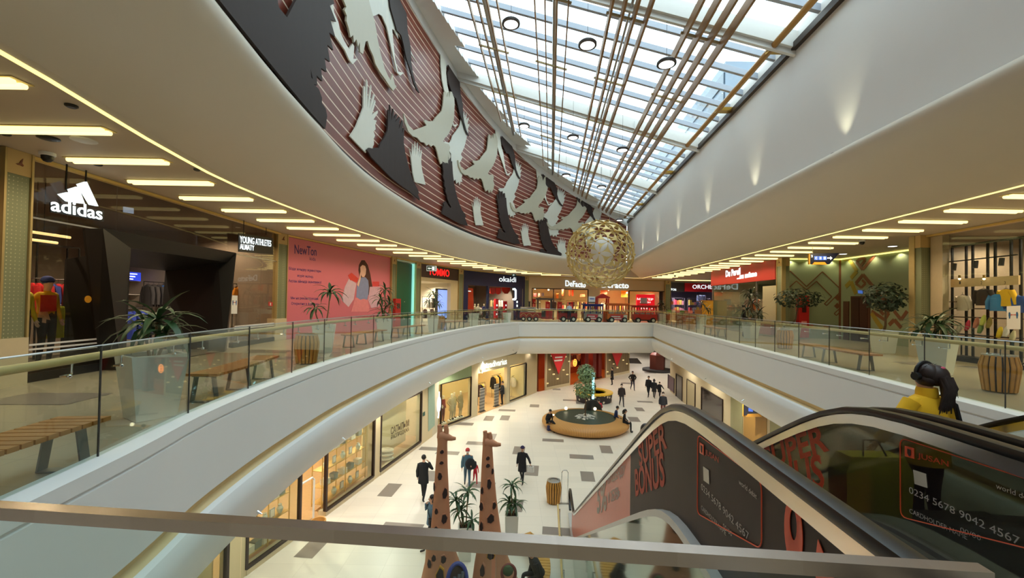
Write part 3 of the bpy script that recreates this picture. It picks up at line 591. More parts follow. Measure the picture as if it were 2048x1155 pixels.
    for i, sv in enumerate(me.skin_vertices[0].data): sv.radius = (Rs[i][0]*k, Rs[i][1]*k); sv.use_root = (i == 0)
    sb = o.modifiers.new('u', 'SUBSURF'); sb.levels = sb.render_levels = 1
    dg = bpy.context.evaluated_depsgraph_get(); bm_ = bpy.data.meshes.new_from_object(o.evaluated_get(dg)); bpy.data.objects.remove(o); bm_.name = 'body'
    bm_.materials.clear()
    for c in (cloth(top), cloth(trousers), mat('skin_%d_%d_%d' % skin, skin, .5, var=.04), mat('shoe_%d_%d_%d' % shoes, shoes, .4)): bm_.materials.append(c)
    segs = [(Vs[a]*k, Vs[b]*k, Z[a], Z[b]) for a, b in Es]
    for p in bm_.polygons:
        best = 9; zz = 0
        for a, b, za, zb in segs:
            ab = b-a; t = max(0, min(1, (p.center-a).dot(ab)/max(1e-9, ab.dot(ab)))); dd = (p.center-a-ab*t).length
            if dd < best: best = dd; zz = za if t < .5 else zb
        p.material_index = zz; p.use_smooth = True
    body = bpy.data.objects.new('body', bm_); COL.objects.link(body); body.parent = root
    hd = L((0, .012, 1.665))*k; R = Matrix.Rotation(-lean, 3, 'X')
    def off(x, y, z): return hd+R @ (V((x, y, z))*k)
    if hair:
        m = MB(); hc, hk = hair; hb = 'cloth_hair_%d_%d_%d' % hc
        m.ball(off(0, -.026, .012), V((.092, .1, .098))*k, 14, 9, R)
        if hk == 'long': m.tube([off(0, -.09, .02), off(0, -.13, -.08), off(0, -.13, -.24)], [.07*k, .075*k, .04*k], 10); m.tube([off(-.075, -.02, 0), off(-.085, -.03, -.14)], [.035*k, .03*k], 7); m.tube([off(.075, -.02, 0), off(.085, -.03, -.14)], [.035*k, .03*k], 7)
        if hk == 'bun': m.ball(off(0, -.13, .03), .045*k, 10, 6)
        m.build('hair', mat(hb, hc, .45, var=.15, scale=30), root, smooth=80)
    if hat: m = MB(); m.ball(off(0, -.012, .03), V((.1, .108, .092))*k, 14, 8, R); m.tube([off(math.cos(t*PI/6)*.098, -.012+math.sin(t*PI/6)*.106, .02) for t in range(13)], .014*k, 6); m.build('hat', cloth(hat), root, smooth=80)
    if facing_detail:
        sm = mat('skin_%d_%d_%d' % skin, skin, .5, var=.04)
        m = MB(); m.ball(off(0, .098, -.025), V((.014, .02, .022))*k, 8, 6); m.build('nose', sm, root, smooth=80)
        if not mask: m = MB(); m.ball(off(0, .083, -.068), V((.026, .01, .008))*k, 8, 5); m.build('mouth', mat('lip', (170, 100, 92), .5), root, smooth=80)
        for s in (-1, 1): m = MB(); m.ball(off(s*.085, -.0, -.025), V((.014, .024, .034))*k, 8, 6); m.build('ear', sm, root, smooth=80)
        for s in (-1, 1): m = MB(); m.ball(off(s*.034, .088, .0), V((.013, .008, .008))*k, 8, 5); m.build('eye', mat('eye_dark', (40, 28, 24), .2), root, smooth=80)
    if mask: m = MB(); m.ball(off(0, .062, -.055), V((.066, .05, .046))*k, 12, 8, R); m.build('face_mask', cloth(mask), root, smooth=80)
    if coat:
        cc, hem = coat; m = MB(); rings = []
        prof = [(1.47, .075, .07), (1.43, .16, .1), (1.34, .2, .135), (1.2, .19, .14), (1.05, .185, .14), (.92, .2, .15)]
        prof = [(z, a, b) for z, a, b in prof if z > hem]+[(hem, .2+.03*(1-hem), .155+.04*(1-hem))]
        for z, a, b in prof: rings.append([L((math.cos(j*PI/8)*a, math.sin(j*PI/8)*b, z))*k for j in range(16)])
        m.loft(rings, caps=False)
        for A3, E3, W3 in ARM: m.tube([A3*k, E3*k, W3*k], [.078*k, .062*k, .05*k], 9)
        m.build('coat', cloth(cc), root, smooth=70)
    if extras: extras(root, k, off, HANDS, L)
    root.location = loc; root.rotation_euler = (0, 0, rz); return root
def bag_extra(rgb, side=1, size=(.26, .1, .24), strap=True, drop=.12, name='handbag'):
    def f(root, k, off, HANDS, L):
        H = HANDS[0 if side < 0 else 1]*k; m = MB(); c = H-V((0, 0, (drop+size[2]/2)*k)); m.box(c, tuple(x*k for x in size)); b = m.build(name, cloth(rgb), root)
        m = MB(); m.tube([c+V((-.08*k, 0, size[2]/2*k)), H, c+V((.08*k, 0, size[2]/2*k))], .008, 5); m.build('bag_handle', cloth((30, 28, 28)), b)
    return f
def shoulder_bag(rgb, side=1):
    def f(root, k, off, HANDS, L):
        c = L((side*.2, .1, .98))*k; m = MB(); m.box(c, (.2*k, .09*k, .2*k)); b = m.build('shoulder_bag', cloth(rgb), root); m = MB()
        m.tube([c+V((0, 0, .1*k)), L((side*.1, .15, 1.25))*k, L((-side*.1, .1, 1.44))*k, L((-side*.08, -.12, 1.4))*k, L((side*.12, -.17, 1.1))*k], .012, 5); m.build('bag_strap', cloth((26, 26, 28)), b)
    return f
# ------------------------------------------------------------------ glass balustrades with ash handrail
def balustrade(path, label, inward, step=1.55):
    L = sum((b-a).length for a, b in zip(path, path[1:])); n = max(2, round(L/step)+1); P = resample(path, n); N = normals2(P); base = P[n//2]
    r = thing('glass_balustrade', label, 'balustrade', V((base.x, base.y, 0.12)), 'glass balustrades around the void')
    for i in range(n-1):
        a, c = P[i], P[i+1]; t = (c-a).normalized(); g = t*.006; m = MB()
        nn = V((t.y, -t.x)); A = V((a.x+g.x, a.y+g.y, .1)); C = V((c.x-g.x, c.y-g.y, .1))
        m.pbox(A, C-A, V((nn.x, nn.y, 0))*.012, (0, 0, 1.05)); m.build('glass_panel', GLASS, r, smooth=0)
        if i: m = MB(); m.pbox(V((a.x, a.y, .1))-V((g.x, g.y, 0))*.9, V((g.x, g.y, 0))*1.8, V((nn.x, nn.y, 0))*.014, (0, 0, 1.05)); m.build('joint_seal', DARKG, r, smooth=0)
        for u in (.2, .8):
            q = a.lerp(c, u); q = V((q.x, q.y, .92)); w = V((-nn.x, -nn.y, 0)); tt = V((t.x, t.y, 0)); m = MB(); m.ball(q+w*.012, .02, 8, 5); m.tube([q, q+w*.075, q+w*.085+tt*.12, q+w*.085+tt*.125+V((0, 0, .1))], .009, 6); m.build('bracket', CHROME, r)
    H = [V((p.x-nn_.x*.085, p.y-nn_.y*.085, 1.045)) for p, nn_ in zip(P, N)]
    m = MB(); m.tube(catm(H, 3), .037, 10); m.build('handrail', WOODR, r, smooth=60)
    m = MB(); m.tube([V((p.x, p.y, 1.152)) for p in P], .008, 5); m.build('top_edge', STEEL, r)
    return r
balustrade(KL, 'curving glass balustrade with ash handrail along the left gallery', -1)
balustrade([KL[-1], KR[0]], 'short straight glass balustrade at the far end, in front of the toy train', 1)
balustrade(KR, 'straight glass balustrade with ash handrail along the right gallery', -1)
# nearest rail, just before the viewer
fa, fb = V((-1.75, 1.088, 1.1)), V((.965, .852, 1.1)); ft = (fb-fa).normalized(); fn = V((ft.y, -ft.x, 0))
r = thing('guard_rail', 'square metal rail over glass, nearest the viewer across the bottom', 'railing', fa.lerp(fb, .5)-V((0, 0, 1.1)))
RAILM = pattern_mat('satin_rail', stripes((176, 160, 148), (170, 154, 142), 'X', .5, .5), .24, .9)
m = MB(); m.pbox(fa+fn*.002-V((0, 0, .03)), fb-fa, -fn*.034, (0, 0, .03)); m.build('top_rail', RAILM, r, smooth=0)
for a, c in ((-1.6, -.62), (-.61, -.03), (-.02, .93)):
    p = fa+ft*((a+1.75)*1.0); q = fa+ft*(c+1.75); m = MB(); m.pbox(p-V((0, 0, 1.08)), q-p, -fn*.012, (0, 0, 1.05)); m.build('glass_panel', GLASS, r, smooth=0)
m = MB(); m.pbox(fa-V((0, 0, 1.1)), fb-fa, -fn*.05, (0, 0, .06)); m.build('base_channel', STEEL, r, smooth=0)
# ------------------------------------------------------------------ escalators
AX = .08
def ep(y, off, z): return V((off+AX*y, y, z))
def sp(t, w=.22): return t if t/w > 30 else w*math.log(1+math.exp(t/w))
def hz(y): return .93-.577*(sp(y-3.25)-sp(y-13.87))
RUB = mat('black_rubber', (20, 19, 20), .28, var=.05); ALU = mat('escalator_aluminium', (232, 232, 232), .2, .9, var=.04); STEPM = pattern_mat('step_grooves', stripes((92, 92, 94), (40, 40, 42), 'X', .02, .5), .45, .5)
AD = mat('advert_film_dark', (50, 36, 33), .5, var=.3, scale=5, spec=.25); ADO = mat('advert_film_orange', (206, 92, 58), .3, var=.06); ADT = mat('advert_lettering_orange', (232, 84, 48), .35, var=.03); ADW = mat('advert_lettering_white', (228, 222, 216), .4, var=.02); CHIP = mat('advert_chip', (206, 198, 182), .35, var=.05)
def film(name, tint, mixv):
    if name in _M: return _M[name]
    m = bpy.data.materials.new(name); m.use_nodes = True; nt = m.node_tree; b = nt.nodes['Principled BSDF']; b.inputs['Base Color'].default_value = lin(tint)+(1,); b.inputs['Roughness'].default_value = .08
    t = nt.nodes.new('ShaderNodeBsdfTransparent'); t.inputs[0].default_value = (.85, .82, .7, 1); mx = nt.nodes.new('ShaderNodeMixShader'); mx.inputs[0].default_value = mixv
    nt.links.new(b.outputs[0], mx.inputs[1]); nt.links.new(t.outputs[0], mx.inputs[2]); nt.links.new(mx.outputs[0], nt.nodes['Material Output'].inputs[0]); _M[name] = m; return m
ADF = film('advert_film_see_through', (40, 32, 32), .38)
MIRR = mat('mirror_cladding', (150, 158, 146), .05, 1, var=.03)
YS = [-1, 0, 1, 2, 2.4, 2.7, 2.95, 3.15, 3.35, 3.55, 3.8, 4.1, 4.5, 5, 6, 7, 8, 9, 10, 11, 12, 12.8, 13.3, 13.7, 14.1, 14.5, 15, 15.6]
def ribbon(off0, off1, dz0, dz1, ys, name, m, parent, smooth=40):
    rings = [[ep(y, off0, hz(y)+dz0), ep(y, off1, hz(y)+dz0), ep(y, off1, hz(y)+dz1), ep(y, off0, hz(y)+dz1)] for y in ys]
    return MB().loft(rings).build(name, m, parent, smooth=smooth)
def ysub(a, b): return [a]+[y for y in YS if a < y < b]+[b]
E1 = [(1399, 868), (1528, 962)]
def ad_px(px, py, off=1.0):
    """photo point on the advert sheet of the left balustrade -> (y, z)"""
    p = at_wall(px, py, (off, 0), (off+AX, 1)); return (p.y, p.z)
def advert(off, parent, dark, cards=True):
    ys = ysub(.2, 4.88); ribbon(off-.006, off+.006, -.80, -.1, ys, 'advert_panel', dark, parent, 0)
    ribbon(off-.006, off+.006, -.80, -.1, ysub(4.88, 14.6), 'advert_panel', ADO, parent, 0)['label'] = 'orange advert panel'
    X = off-.009
    def tx(body, ll, lr, ul, m, bold=0):
        a, c, u = [V(ep(p[0], X, p[1])) for p in (ad_px(*ll), ad_px(*lr), ad_px(*ul))]
        text(body, 'advert_lettering', m, parent, a, c-a, u-a, (c-a).length, (u-a).length, .002, bold)
    tx('SUPER', (1281, 934), (1337, 896), (1278, 890), ADT, .025); tx('BONUS', (1273, 993), (1333, 972), (1271, 938), ADT, .025)
    tx('НА ОДЕЖДУ', (1216, 972), (1251, 953), (1217, 951), ADW, .03); tx('И ОБУВЬ', (1218, 1006), (1242, 996), (1217, 984), ADW, .03); tx('5%', (1195, 1028), (1215, 1020), (1195, 972), ADW, .03)
    tx('JUSAN', (1414, 911), (1441, 929), (1414, 897), ADT, .015); tx('0234 5678 9042 4567', (1406, 978), (1502, 1082), (1406, 965), ADW, 0); tx('CARDHOLDER NAME', (1406, 1018), (1456, 1071), (1406, 1009), ADW)
    tx('00/00', (1450, 1055), (1468, 1073), (1450, 1045), ADW); tx('world debit', (1482, 967), (1518, 998), (1482, 957), ADW)
    def sheet(pts, name, m):
        b = MB(); b.prism([ep(y, X, z) for y, z in pts], (-.003, 0, 0)); return b.build(name, m, parent, smooth=0)
    sheet([ad_px(*p) for p in [(1403, 884), (1411, 889), (1411, 910), (1403, 905)]], 'advert_emblem', ADT)
    b = MB(); y0, z0 = ad_px(1407, 897); b.prism([ep(y0+a, X-.004, z0+c) for a, c in [(.012, .02), (-.012, .02), (-.012, -.015), (0, -.025), (.012, -.01)]], (-.002, 0, 0)); b.build('advert_emblem', AD, parent, smooth=0)
    sheet([ad_px(*p) for p in [(1410, 932), (1421, 940), (1422, 968), (1411, 960)]], 'card_chip', CHIP)
    # rounded card outline
    c = [ad_px(*p) for p in [(1399, 868), (1528, 962), (1528, 1098), (1398, 1026)]]; ln = []
    for i in range(4):
        p = V(c[i]); a = V(c[i-1]); d = V(c[(i+1) % 4])
        for t in (0, .25, .5, .75, 1):
            k = p+(a-p).normalized()*.05*(1-t)**2+(d-p).normalized()*.05*t*t; ln.append(k)
    b = MB(); b.tube([ep(k.x, X-.002, k.y) for k in ln]+[ep(ln[0].x, X-.002, ln[0].y)], .0035, 5); b.build('card_outline', ADT, parent)
    # large orange figure and corner at the near end of the sheet
    o = V(ad_px(1592, 1064)); A = [V((math.cos(k*PI/12), math.sin(k*PI/12))) for k in range(24)]
    b = MB(); ro = [ep(o.x+v.x*.062, X, o.y+v.y*.135) for v in A]; ri = [ep(o.x+v.x*.025, X, o.y+.03+v.y*.06) for v in A]
    for i in range(24): j = (i+1) % 24; b.pbox(ro[i], ro[j]-ro[i], ri[i]-ro[i], (-.003, 0, 0)); b.poly([ro[i], ro[j], ri[j], ri[i]])
    b.build('advert_figure', ADT, parent, smooth=0)
    q = V(ad_px(1642, 1078)); sheet([(q.x, q.y), (q.x-.14, q.y-.14), (q.x-.02, q.y-.2), (q.x+.02, q.y-.12)], 'advert_figure', ADT)
def escalator(o0, o1, label, left_dark, right_dark):
    r = thing('escalator', label, 'escalator', ep(8, (o0+o1)/2, L0), None)
    for off, dk in ((o0, left_dark), (o1, right_dark)):
        hp = [ep(y, off, hz(y)) for y in [-1+.25*i for i in range(66)]]+[ep(15.6, off, -5.2), ep(15.85, off, -5.25), ep(16.02, off, -5.38), ep(16.08, off, -5.55), ep(16.0, off, -5.75), ep(15.85, off, -5.86), ep(15.6, off, -5.9)]
        rings = [[p+V((dx, 0, dz)) for dx, dz in ((-.042, -.022), (-.045, .0), (-.035, .022), (0, .028), (.035, .022), (.045, 0), (.042, -.022), (0, -.028))] for p in hp]
        MB().loft(rings).build('handrail', RUB, r, smooth=50)
        ribbon(off-.028, off+.028, -.1, -.028, YS, 'handrail_guide', ALU, r)
        ribbon(off-(.07 if off == o0 else .18), off+(.18 if off == o0 else .07), -.86, -.80, YS, 'deck', mat('deck_grey', (206, 206, 204), .35, .25), r)
        if dk == 'glass': ribbon(off-.006, off+.006, -.80, -.1, YS, 'glass_panel', GLASS, r, 0)
        elif dk: advert(off, r, dk)
    m = MB(); rings = [[ep(y, o0-.07, hz(y)-.86), ep(y, o0-.07, hz(y)-(2.0 if y < 13.9 else .95))] for y in YS if y <= 14.2]; m.loft(rings, closed=False); m.build('truss_cladding', MIRR, r, smooth=0)
    m = MB(); m.loft([[ep(y, o0-.07, hz(y)-2.0), ep(y, o1+.07, hz(y)-2.0)] for y in YS if y <= 13.3], closed=False); m.build('truss_soffit', WHITE, r, smooth=0)
    m = MB(); m.loft([[ep(y, o1+.07, hz(y)-.86), ep(y, o1+.07, hz(y)-(2.0 if y < 13.9 else .95))] for y in YS if y <= 14.2], closed=False); m.build('truss_side', WHITE, r, smooth=0)
    y = 3.0
    while y < 14.2:
        zt = hz(y)-.95; zt2 = max(L0, zt); m = MB(); m.pbox(ep(y, o0+.12, zt2-.22), (AX*.4, .4, 0), (o1-o0-.24, 0, 0), (0, 0, .22)); m.build('step', STEPM, r, smooth=0); y += .36
    m = MB(); m.pbox(ep(-1, o0+.1, -.05), (AX*4.1, 4.1, 0), (o1-o0-.2, 0, 0), (0, 0, .045)); m.build('landing_plate', STEPM, r, smooth=0)
    return r
escalator(1.0, 2.3, 'near escalator with dark and orange bank card adverts on its sides', AD, ADF)
escalator(2.5, 4.0, 'far escalator carrying the woman in yellow', 'glass', 'glass')
# low rail beside the escalator foot
r = thing('guard_rail', 'slim ash rail on chrome posts beside the escalator foot', 'railing', V((1.5, 12, L0)))
m = MB(); m.tube([ep(9, .5, -5.1), ep(14.3, .5, -5.1)], .03, 8); m.build('handrail', WOODR, r)
for y in (9.3, 10.9, 12.5, 14.1):
    m = MB(); m.tube([ep(y, .56, L0), ep(y, .56, -5.15)], .02, 8); m.tube([ep(y, .56, -5.2), ep(y, .5, -5.13)], .01, 6); m.build('post', CHROME, r)
for a in (9.35, 10.95, 12.55): m = MB(); m.pbox(ep(a, .555, L0+.1), (AX*1.5, 1.5, 0), (.01, 0, 0), (0, 0, .9)); m.build('glass_panel', GLASS, r, smooth=0)
r = thing('entry_hoop', 'slim chrome hoop standing at the escalator foot', 'barrier', ep(16.6, .85, L0))
m = MB(); m.tube([ep(16.6, .72, L0), ep(16.6, .72, -4.95), ep(16.6, .78, -4.86), ep(16.6, .9, -4.86), ep(16.6, .96, -4.95), ep(16.6, .96, L0)], .018, 8); m.build('hoop', CHROME, r)
m = MB(); m.box(ep(16.6, .84, L0+.01), (.4, .12, .02)); m.build('foot_plate', STEEL, r)
# ------------------------------------------------------------------ shop fronts: local frame along a facade
class Fac:
    def __init__(s, a, b):
        s.a = V((a[0], a[1], 0)); s.b = V((b[0], b[1], 0)); s.L = (s.b-s.a).length; s.t = (s.b-s.a)/s.L; s.n = V((s.t.y, -s.t.x, 0)); s.rz = math.atan2(s.t.y, s.t.x)
    def P(s, u, z, off=0): return s.a+s.t*u+s.n*off+V((0, 0, z))
    def px(s, px, py, off=0): return at_wall(px, py, s.a+s.n*off, s.b+s.n*off)
    def uz(s, px, py, off=0): p = s.px(px, py, off); return (p-s.a).dot(s.t), p.z
    def box(s, m, u0, u1, z0, z1, o0, o1): return m.pbox(s.P(u0, z0, o0), s.t*(u1-u0), s.n*(o1-o0), V((0, 0, z1-z0)))
    def slab(s, name, mt, u0, u1, z0, z1, o0, o1, parent=None): m = MB(); s.box(m, u0, u1, z0, z1, o0, o1); return m.build(name, mt, parent, smooth=0)
    def text(s, body, name, mt, parent, ll, lr, ul, off, depth=.04, bold=0):
        a, b, c = s.px(*ll, off), s.px(*lr, off), s.px(*ul, off); return text(body, name, mt, parent, a, b-a, c-a, (b-a).length, (c-a).length, depth, bold)
    def prism(s, pts, off, th, name, mt, parent=None): m = MB(); m.prism([s.px(*p, off) for p in pts], s.n*th); return m.build(name, mt, parent, smooth=0)
FA = Fac((-8.85, 7.6), (-9.05, 16.5)); FN = Fac((-9.05, 16.5), (-6.98, 24.66)); FG = Fac((-6.98, 24.66), (-6.2, 27.6)); FT = Fac((-6.2, 27.6), (-4.06, 32.9)); FO = Fac((-4.06, 32.9), (1.3, 40.3)); FD = Fac((1.3, 40.3), (16.3, 44)); FC = Fac((16.3, 44), (25, 46.2))
FP = Fac((14.62, 31.0), (14.0, 22.2)); FW1 = Fac((14.0, 22.2), (17.0, 22.0)); FW2 = Fac((17.0, 22.0), (16.85, 15.0)); FR = Fac((14.25, 14.7), (13.5, 6.0))
CT = 4.15
def interior(F, u0, u1, depth, name, wallm, floorm, z1=CT-.02, z0=0.012, col=(1, .85, .6), power=0, nl=2):
    m = MB(); P = F.P
    m.poly([P(u0, z0, -depth), P(u1, z0, -depth), P(u1, z1, -depth), P(u0, z1, -depth)]); m.poly([P(u0, z0, 0), P(u0, z0, -depth), P(u0, z1, -depth), P(u0, z1, 0)]); m.poly([P(u1, z0, 0), P(u1, z0, -depth), P(u1, z1, -depth), P(u1, z1, 0)])
    m.poly([P(u0, z1, 0), P(u1, z1, 0), P(u1, z1, -depth), P(u0, z1, -depth)]); m.mat(1); m.poly([P(u0, z0, 0), P(u1, z0, 0), P(u1, z0, -depth), P(u0, z0, -depth)])
    struct(m.build(name, [wallm, floorm], smooth=0, fix=False))
    for i in range(nl if power else 0):
        l = light('shop_downlight', 'SPOT', P(u0+(u1-u0)*(i+.5)/nl, z1-.06, -min(depth*.45, 1.8)), power, col, .03, cone=2.7, blend=.6)
GREY_IN = mat('shop_grey_wall', (132, 120, 108), .6, var=.06); WHITE_IN = mat('shop_white_wall', (228, 218, 196), .6, var=.03); CON_IN = mat('shop_floor', (150, 140, 126), .3, var=.06); WOODF = mat('shop_wood_floor', (190, 156, 112), .3, var=.12)
# ---- decorated pilasters between the fronts
PATT = pattern_mat('carved_pattern', lambda nt, b, tc: None, .5)
def _carve(nt, b, tc):
    n = nt.nodes; v = n.new('ShaderNodeTexVoronoi'); v.inputs['Scale'].default_value = 15; v.distance = 'MANHATTAN'; v.inputs['Randomness'].default_value = .0
    r = n.new('ShaderNodeValToRGB'); r.color_ramp.elements[0].position = .25; r.color_ramp.elements[0].color = lin((186, 182, 146))+(1,); r.color_ramp.elements[1].position = .42; r.color_ramp.elements[1].color = lin((120, 124, 94))+(1,)
    nt.links.new(tc.outputs['Object'], v.inputs['Vector']); nt.links.new(v.outputs['Distance'], r.inputs[0]); nt.links.new(r.outputs[0], b.inputs['Base Color'])
PATT = pattern_mat('carved_green_pattern', _carve, .55)
PLINTH = mat('pilaster_plinth', (206, 190, 156), .4, var=.05); SANDY = mat('pilaster_cap', (196, 166, 110), .5, var=.05); BIRDM = mat('bird_emblem', (120, 62, 40), .5)
BIRDP = [(0, 0), (.03, .012), (.08, .03), (.1, .08), (.15, .13), (.14, .08), (.13, .04), (.17, .0), (.15, -.02), (.1, -.01), (.05, -.012)]
def pilaster(p, F, w, label, flip=1):
    r = thing('pilaster', label, 'pilaster', V((p[0], p[1], 0)), 'patterned pilasters between the shop fronts'); o = V((p[0], p[1], 0)); t, n = F.t, F.n
    def bx(name, mt, hw, z0, z1, d): m = MB(); m.pbox(o-t*hw+V((0, 0, z0))-n*.25, t*2*hw, n*(d+.25), V((0, 0, z1-z0))); return m.build(name, mt, r, smooth=0)
    bx('plinth', PLINTH, w/2+.03, 0, .85, .14); bx('shaft', PATT, w/2-.03, .85, 3.72, .12); bx('cap', SANDY, w/2, 3.72, CT-.005, .13)
    m = MB()
    for sgn in (-1, 1): m.pbox(o+t*(sgn*w/2-.018)+V((0, 0, .85))-n*.05, t*.036, n*.2, V((0, 0, CT-.86)))
    m.build('edge_trim', mat('pale_brass', (186, 164, 112), .4, .5), r, smooth=0)
    m = MB(); m.prism([o+t*((a-.08)*flip*w*1.7)+V((0, 0, 3.9+c*w*2.2))+n*.13 for a, c in BIRDP], n*.012); m.build('bird_emblem', BIRDM, r, smooth=0)
pilaster((-8.85, 7.45), FA, .42, 'nearest patterned pilaster on the left, before the sports shop'); pilaster((-9.05, 16.5), FN, .5, 'patterned pilaster between the sports shop and the pink hoarding'); pilaster((-6.98, 24.66), FG, .5, 'patterned pilaster between the pink hoarding and the green doorway')
pilaster((-6.2, 27.6), FT, .5, 'patterned pilaster between the green doorway and the red lettered shop'); pilaster((-4.06, 32.9), FO, .5, 'patterned pilaster left of the navy childrens shop'); pilaster((1.3, 40.3), FD, .5, 'patterned pilaster between the navy shop and the beige clothes shop'); pilaster((16.0, 43.8), FD, .6, 'dark pilaster right of the beige clothes shop')
pilaster((14.0, 22.05), FP, .5, 'patterned pilaster between the red sign and the green wall', -1); pilaster((14.2, 14.75), Fac((17, 15), (13.8, 14.9)), .55, 'patterned pilaster right of the green wall, before the toy sports window', -1)
# gold line where fronts meet the ceiling, and a plain wall left of the first pilaster
m = MB()
for F in (FA, FN, FG, FT, FO, FD, FC, FP, FR): F.box(m, 0, F.L, CT-.07, CT-.01, -.02, .1)
struct(m.build('trim_11', mat('ceiling_line', (222, 190, 110), .4, .2), smooth=0))
F0 = Fac((-8.3, .5), (-8.83, 7.2)); struct(F0.slab('wall_left_near', mat('brown_panel', (120, 88, 56), .5), 0, F0.L, 0, CT, -.2, 0))
# ------------------------------------------------------------------ garments and shop furniture
CLOTH = {}
def cloth(rgb):
    k = 'cloth_%d_%d_%d' % rgb; return mat(k, rgb, .85, var=.12, scale=6)
HANG = {}
def jacket_mesh(rgb, w=.5, h=.68, sleeves=True):
    m = MB(); rings = []
    for z, a, b in ((0, .42, .1), (-.04, .62, .13), (-.12, .9, .16), (-.3, .9, .17), (-.6, .88, .16), (-1, .94, .17)):
        rings.append([V((math.cos(k*PI/6)*a*w/2, math.sin(k*PI/6)*b*w/1.2+.0, z*h)) for k in range(12)])
    m.loft(rings)
    if sleeves:
        for s in (-1, 1): m.tube([(s*w*.38, 0, -.1*h), (s*w*.56, .01, -.45*h), (s*w*.6, .03, -.9*h)], [.075, .065, .05], 7)
    return m
def garment(name, p, rgb, rz, label, group, w=.5, h=.68, cat='jacket', sleeves=True, trim=None):
    key = (name, rgb, w, h, sleeves)
    if key not in HANG:
        r = thing(name, label, cat, (0, 0, 0), group); jacket_mesh(rgb, w, h, sleeves).build('body', cloth(rgb), r, smooth=60)
        m = MB(); m.tube([(-.18, 0, -.03), (0, 0, .03), (.18, 0, -.03)], .008, 4); m.tube([(0, 0, .03), (0, 0, .1)], .005, 4); m.build('hanger', DARKG, r)
        if trim: m = MB(); m.loft([[V((math.cos(k*PI/6)*.462*w, math.sin(k*PI/6)*.15*w, -z*h)) for k in range(12)] for z in (.3, .4)], caps=False); m.build('chest_band', cloth(trim), r)
        HANG[key] = r; r.location = p; r.rotation_euler = (0, 0, rz); return r
    return dup(HANG[key], p, rz, label)
def clothes_rail(p, t, L, h, label, cat='clothes rail', mt=None):
    r = thing('clothes_rail', label, cat, p, None); t = V((t[0], t[1], 0)); m = MB(); a, b = V(p)-t*L/2, V(p)+t*L/2; up = V((0, 0, h))
    m.tube([a+up, b+up], .014, 6); m.build('rail', mt or BLACK, r)
    for q in (a, b): m = MB(); m.tube([q, q+up], .014, 6); m.tube([q-V((-t.y, t.x, 0))*.2+V((0, 0, .01)), q+V((-t.y, t.x, 0))*.2+V((0, 0, .01))], .014, 6); m.build('leg', mt or BLACK, r)
    return r
def rail_of(F, u0, u1, off, h, cols, what, where, group, name='jacket', gh=.68, w=.5, sleeves=True, perp=True, rail=True, cat='jacket', z0=0):
    p = F.P((u0+u1)/2, z0, off)
    if rail: clothes_rail(p, F.t, abs(u1-u0)+.15, h, 'slim clothes rail '+where)
    n = len(cols)
    for i, c in enumerate(cols):
        q = F.P(u0+(u1-u0)*(i+.5)/n, z0+h-.11, off); garment(name, q, c[:3], F.rz+(PI/2 if perp else 0)*.8, '%s %s %s, %s from the left' % (c[3], what, where, ORD[i]), group, w, gh, cat, sleeves)
def shelf_unit(F, u0, u1, off, h, n, label, mt, depth=.35, z0=0, posts=True, name='shelf_unit'):
    r = thing(name, label, 'shelving', F.P((u0+u1)/2, z0, off))
    for i in range(n): F.slab('shelf', mt, u0, u1, z0+.12+(h-.14)*i/(n-1), z0+.145+(h-.14)*i/(n-1), off-depth/2, off+depth/2, r)
    if posts:
        for u in (u0, u1-.03):
            for o in (off-depth/2, off+depth/2-.03): F.slab('post', mt, u, u+.03, z0, z0+h, o, o+.03, r)
    return r
def notice(F, px0, py0, px1, py1, off, label, draw=True):
    """white sheet with two facing figures and a red double arrow, stuck on the glass"""
    a, b, c = F.px(px0, py1, off), F.px(px1, py1, off), F.px(px0, py0, off); r = thing('distance_notice', label, 'notice', a.lerp(b, .5)); w, h = (b-a).length, (c-a).z; t = (b-a)/w
    m = MB(); m.pbox(a, b-a, V((0, 0, h)), F.n*.006); m.build('sheet', mat('paper', (232, 230, 226), .6, var=.01), r, smooth=0)
    bl = mat('notice_blue', (40, 96, 150), .6)
    for k in (.22, .78):
        q = a+t*w*k+V((0, 0, h*.62))+F.n*.008; m = MB(); m.ball(q+V((0, 0, w*.17)), w*.055, 6, 4); m.box(q, (w*.14, .006, w*.26), F.rz); m.box(q-V((0, 0, w*.2)), (w*.09, .006, w*.2), F.rz); m.build('figure', bl, r)
    m = MB(); m.box(a+t*w*.5+V((0, 0, h*.62))+F.n*.008, (w*.3, .006, w*.05), F.rz)
    for s in (-1, 1): m.prism([a+t*w*(.5+s*k)+V((0, 0, h*.62+e*w))+F.n*.008 for k, e in ((.2, 0), (.13, .06), (.13, -.06))], F.n*.004)
    m.build('arrow', mat('notice_red', (196, 60, 60), .6), r)
    return r
# ------------------------------------------------------------------ sports shop on the left
LED = mat('sign_white_light', (236, 250, 255), .4, emit=1.15, var=0)
interior(FA, .15, FA.L-.2, 6, 'wall_left_sports', GREY_IN, CON_IN, power=330, nl=4, col=(1, .82, .6))
r = thing('glass_shop_front', 'dark glass front of the sports shop with white stripes low down', 'shop front', FA.P(4.5, 0, 0))
gl = glass_mat('dark_shop_pane', (226, 220, 210), .03)
def upx(F, px, py=600, off=0): return F.uz(px, py, off)[0]
ua, ub = upx(FA, 207), upx(FA, 470)
edges = [.2, upx(FA, 130), ua+.25, None, ub-.2, upx(FA, 521), FA.L-.25]
for a, b in zip(edges, edges[1:]):
    if a is None or b is None: continue
    FA.slab('glass_panel', gl, a+.008, b-.008, .16, CT-.08, -.012, 0, r)
FA.slab('glass_panel', gl, ua+.26, ub-.21, 3.0, CT-.08, -.012, 0, r)
